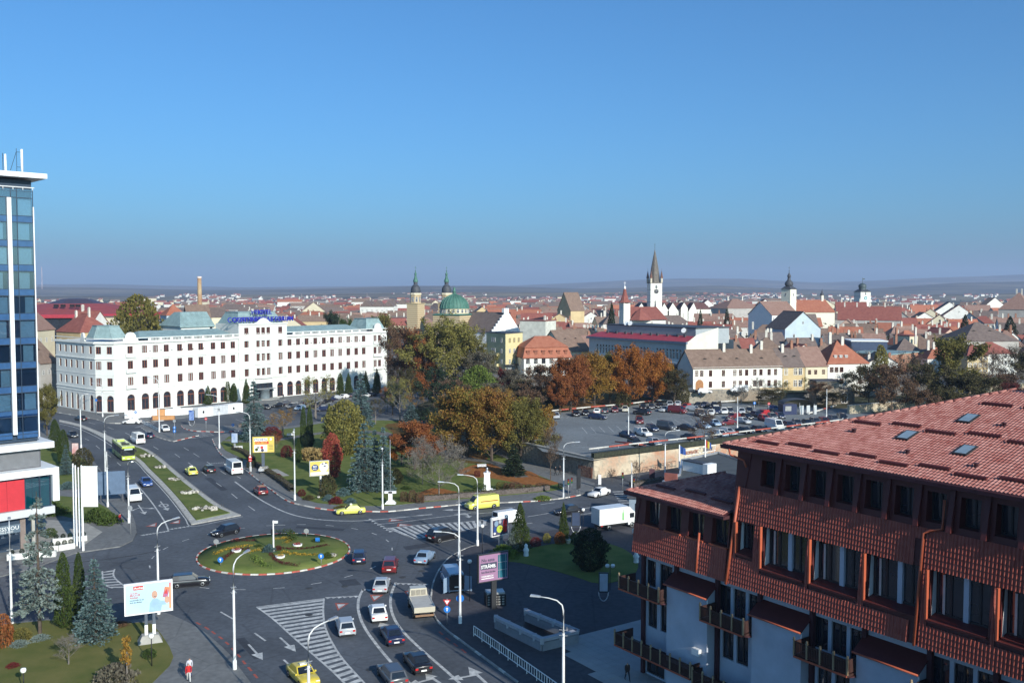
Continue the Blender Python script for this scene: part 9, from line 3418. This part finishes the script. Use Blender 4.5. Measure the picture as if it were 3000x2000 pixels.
def restaurant():
 roof=[P(u,v,4.5)for u,v in((1942,1413),(1985,1421),(2060,1412),(2200,1392),(2210,1368),(2174,1350),(2104,1327),(1998,1349),(1992,1392))]
 o=roof[0].copy()
 t=thing('restaurant','low restaurant with flat grey roof in front of the fortress wall','restaurant',(o.x,o.y,0))
 pts=[(p.x-o.x,p.y-o.y)for p in roof]
 MB().prism(pts,0,4.45).build('wall',mat('rest_wall',(.55,.55,.54),rough=.85,var=.1),t)
 mb=MB().sheet([(x,y,4.46)for x,y in pts])
 mb.build('roof',mat('bitumen',(.075,.085,.09),rough=.85,var=.2,scale=.5,detail=8),t)
 loc=lambda u,v,z:P(u,v,z)-o
 for a,b in zip(pts,pts[1:]+pts[:1]):
  d=Vector((b[0]-a[0],b[1]-a[1],0))
  q=MB().box(0,d.length,-.15,.15,4.3,4.8).build('parapet',M_METAL,t)
  q.location=(a[0],a[1],0)
  q.rotation_euler.z=math.atan2(d.y,d.x)
 a,b=loc(2000,1376,4.5),loc(2062,1389,4.5)
 d=b-a
 q=MB().box(0,d.length,0,1.6,4.46,6.1).use(1).box(-.1,d.length+.1,-.1,1.7,6.1,6.25).build('roof_room',[M_WPAINT,M_SLATE],t)
 q.location,q.rotation_euler.z=(a.x,a.y,0),math.atan2(d.y,d.x)
 q=MB().box(d.length+.02,d.length+1.1,-.3,1.8,4.46,6.3).build('roof_wall',M_WPAINT,t)
 q.location,q.rotation_euler.z=(a.x,a.y,0),math.atan2(d.y,d.x)
 a,b=loc(1944,1412,4.5),loc(1982,1416,4.5)
 d=b-a
 q=MB().box(.1,d.length,.1,.5,4.46,6.0).build('brick_screen',mat('screen_brick',(.26,.09,.07),rough=.8,var=.15),t)
 q.location,q.rotation_euler.z=(a.x,a.y,0),math.atan2(d.y,d.x)
 s=MB()
 a,b=loc(2006,1341,4.5),loc(2096,1326,4.5)
 d=b-a
 L=d.length
 for z in(.5,1.5):
  s.tube([(0,0,z),(L*.52,0,z)],.05,5).tube([(L*.56,0,z+.1),(L,0,z+.1)],.05,5)
 for k in range(9):
  s.tube([(L*k/8,.3,0),(L*k/8,0,1.5)],.04,5)
 q=s.build('sign_rack',M_WPAINT,t)
 q.location,q.rotation_euler.z=(a.x,a.y,4.4),math.atan2(d.y,d.x)
 lettering('ROMANTIC',.95,mat('letter_rust',(.35,.12,.08),rough=.6),q,(.2,-.05,.62),(math.pi/2,0,0),.04,align='LEFT',sx=.72)
 lettering('TERRACE',.95,M_INK,q,(L*.57,-.05,.72),(math.pi/2,0,0),.04,align='LEFT',sx=.72)
restaurant()
t=thing('shop_pavilion','low blue-grey shop front behind the box lorry','shop',P(1872,1528,.13),-.15)
MB().box(-1.5,9,0,5,0,3.6).build('wall',mat('pavilion_blue',(.22,.28,.34),rough=.7),t)
MB().box(-.6,4,-.05,0,.2,2.8).build('shop_window',M_GLASS,t)
MB().box(-1.8,9.2,-.4,5.2,3.6,3.9).build('roof',M_SLATE,t)
bm_=MB().box(-.9,.9,-.25,.2,.42,.48).box(-.9,.9,.2,.26,.5,.9).box(-.8,-.7,-.22,.22,0,.42).box(.7,.8,-.22,.22,0,.42)
for u,v,a,lab in[(772,1385,.6,'bench beside the paved seat'),(699,1318,.5,'bench near the pale street poster'),(1412,1372,.2,'white bench on the leaf litter'),(852,1280,.3,'bench by the globe lamp in the park')]:
 t=thing('park_bench',lab,'bench',P(u,v,.19),a)
 MB().box(-.9,.9,-.25,.2,.42,.48).build('seat',M_METAL,t)
 MB().box(-.9,.9,.2,.26,.5,.9).build('backrest',M_METAL,t)
 for s in(-.75,.75):
  MB().box(s-.05,s+.05,-.22,.22,0,.42).build('leg',M_BLACK,t)
  # ------ people
PERS={}
def person_body(stride):
 V,E,Rr=[],[],[]
 def add(p,r,par=None):
  V.append(p);Rr.append(r)
  if par is not None:
   E.append((par,len(V)-1))
  return len(V)-1
 pel=add((0,0,.95),(.16,.12));sp=add((0,.01,1.18),(.15,.11),pel);ch=add((0,.02,1.38),(.18,.12),sp);ne=add((0,.01,1.5),(.06,.06),ch)
 h0=add((0,-.02,1.58),(.085,.1),ne);add((0,-.02,1.69),(.075,.09),h0);add((0,-.11,1.6),(.03,.03),h0)
 for s in(1,-1):
  f=s*stride
  hp=add((s*.1,0,.9),(.1,.11),pel);kn=add((s*.1,-f*.5-.02,.5),(.065,.07),hp);an=add((s*.1,-f+(.06 if f<0 else 0),.09),(.045,.05),kn);add((s*.1,-f-.14,.04),(.04,.03),an)
  sh=add((s*.2,.02,1.38),(.07,.07),ch);el=add((s*.26,.04+f*.3,1.12),(.052,.052),sh);wr=add((s*.25,-.08+f*.6,.9),(.036,.036),el)
  hd=add((s*.25,-.1+f*.65,.83),(.035,.022),wr)
  for k in range(4):
   add((s*.25+(k-1.5)*.014,-.11+f*.68,.74+abs(k-1.4)*.008),(.009,.009),hd)
  add((s*.22,-.14+f*.66,.79),(.01,.01),hd)
 me=bpy.data.meshes.new('person')
 me.from_pydata(V,E,[])
 o=bpy.data.objects.new('tmp',me)
 COL.objects.link(o)
 o.modifiers.new('s','SKIN')
 for i,r in enumerate(Rr):
  me.skin_vertices[0].data[i].radius=r
 me.skin_vertices[0].data[0].use_root=True
 o.modifiers.new('d','SUBSURF').levels=1
 o.modifiers['d'].render_levels=1
 bpy.context.view_layer.update()
 m2=bpy.data.meshes.new_from_object(o.evaluated_get(bpy.context.evaluated_depsgraph_get()))
 bpy.data.objects.remove(o)
 return m2
def person(u,v,label,coat,legs,face=0.0,z=.14,hair=(.03,.02,.015),stride=.3,h=1.74):
 if 'body' not in PERS:
  PERS['body']=person_body(stride)
 m2=PERS['body'].copy()
 m2.materials.clear()
 for m in(mat('cloth_%s'%(coat,),coat,rough=.85,var=.15),mat('cloth_%s'%(legs,),legs,rough=.85,var=.15),M_SKIN,mat('hair_%s'%(hair,),hair,rough=.7),M_BLACK):
  m2.materials.append(m)
 for p in m2.polygons:
  c=p.center
  p.use_smooth=True
  hand=abs(c.x)>.2 and c.z<.87
  p.material_index=3 if c.z>1.64 or(c.z>1.54 and c.y>.02)else 2 if c.z>1.5 or hand else 0 if c.z>.86 or abs(c.x)>.19 else 4 if c.z<.1 else 1
 t=put('person',m2,None,P(u,v,z),face,h/1.78)
 tag(t,label,'person')
 return t
person(553,1995,'person in a red jacket walking at the bottom left',(.45,.02,.02),(.5,.5,.48),.4)
person(556,1978,'person in white and blue just behind the red jacket',(.5,.5,.55),(.03,.04,.1),.4)
person(1838,1992,'person in a dark brown jacket on the pale paving',(.05,.035,.03),(.02,.02,.03),.3)
person(352,1535,'person in a red coat at the tip of the left pavement',(.3,.02,.02),(.03,.03,.05),1.2)
person(1858,1577,'person in black and white near the box lorry',(.5,.5,.5),(.02,.02,.02),0)
person(1866,1528,'worker in a yellow vest beside the lorry cab',(.6,.5,.05),(.03,.03,.06),1.5)
person(1627,1392,'person in black walking with a child on the wall path',(.02,.02,.025),(.02,.02,.02),2.0)
person(1640,1390,'second dark figure walking on the wall path',(.03,.025,.03),(.02,.02,.02),2.0)
person(445,1236,'worker in dark clothes by the timber stack',(.05,.05,.08),(.03,.03,.05),1.0)
person(830,1168,'person beside the hotel entrance door',(.04,.04,.06),(.03,.03,.03),.5)
person(1985,1174,'person in white on the path by the theatre',(.6,.6,.58),(.05,.05,.08),.5,ZL+.1)
# ------ overhead wires
def wire(label,a,b,sag=.5):
 t=thing('overhead_wire',label,'wire',a)
 d=b-a
 MB().tube([d*k/8-Vector((0,0,sag*4*(k/8)*(1-k/8)))for k in range(9)],.018,4).build('cable',M_BLACK,t)
wire('overhead wire from the photo billboard lamp to the left',AT(465,1612,P(465,1801).y),AT(20,1650,P(35,1829).y))
wire('overhead wire across the road by the hotel',AT(467,1140,P(467,1267).y),AT(643,1200,P(643,1314).y))
# ------ labels for the roofs of the old town
LAND=[((1218,880),'the cathedral'),((1337,900),'the green dome'),((1482,940),'the stepped gable'),((1692,890),'the steep brown roof'),((1830,890),'the red spire'),((1917,880),'the clock tower'),((2310,880),'the onion-domed church'),((2400,900),'the long church roof'),((2525,890),'the white town tower'),((1880,1000),'the theatre'),((2160,1040),'the long white house'),((2480,1040),'the orange hipped roof'),((2828,950),'the dark fir'),((2970,890),'the great hipped roof'),((2180,890),'the wide hipped roof'),((2300,940),'the scrolled gable'),((2350,950),'the pale blue gable'),((2550,925),'the long dark red roof'),((800,930),'the hotel lettering'),((1100,900),'the white blocks'),((2650,1020),'the brick hall'),((1100,930),'the olive tree')]
seen={}
for t in[h for h in HOUSES if 'look' in h]:
 p=t.location
 u,v=px((p.x,p.y,ZT+9))
 (lu,lv),nm=min(LAND,key=lambda q:(q[0][0]-u)**2+4*(q[0][1]-v)**2)
 side='right of' if u>lu+14 else 'left of' if u<lu-14 else 'below' if v>lv else 'above'
 seen.setdefault('%s %s %s'%(t['look'],side,nm),[]).append((u,t))
for k,os_ in seen.items():
 os_.sort(key=lambda q:q[0])
 for i,(u,t)in enumerate(os_):
  t['label']=k if len(os_)==1 else '%s, %s from left'%(k,ORD[i])
for o in COL.objects:
 if 'look' in o:
  del o['look']
  # ------ haze over the plain
hz=MB().box(-16000,16000,-600,19500,-21,470).build('haze',mat('haze_shell',(1,1,1),var=0))
hm=bpy.data.materials.new('haze_air')
hm.use_nodes=True
n=hm.node_tree.nodes
n.remove(n['Principled BSDF'])
vo=n.new('ShaderNodeVolumePrincipled')
vo.inputs['Color'].default_value=HAZE_COL
vo.inputs['Density'].default_value=HAZE_DENS
vo.inputs['Anisotropy'].default_value=0.0
hm.node_tree.links.new(vo.outputs[0],n['Material Output'].inputs['Volume'])
hz.data.materials.clear()
hz.data.materials.append(hm)
tag(hz,kind='stuff')
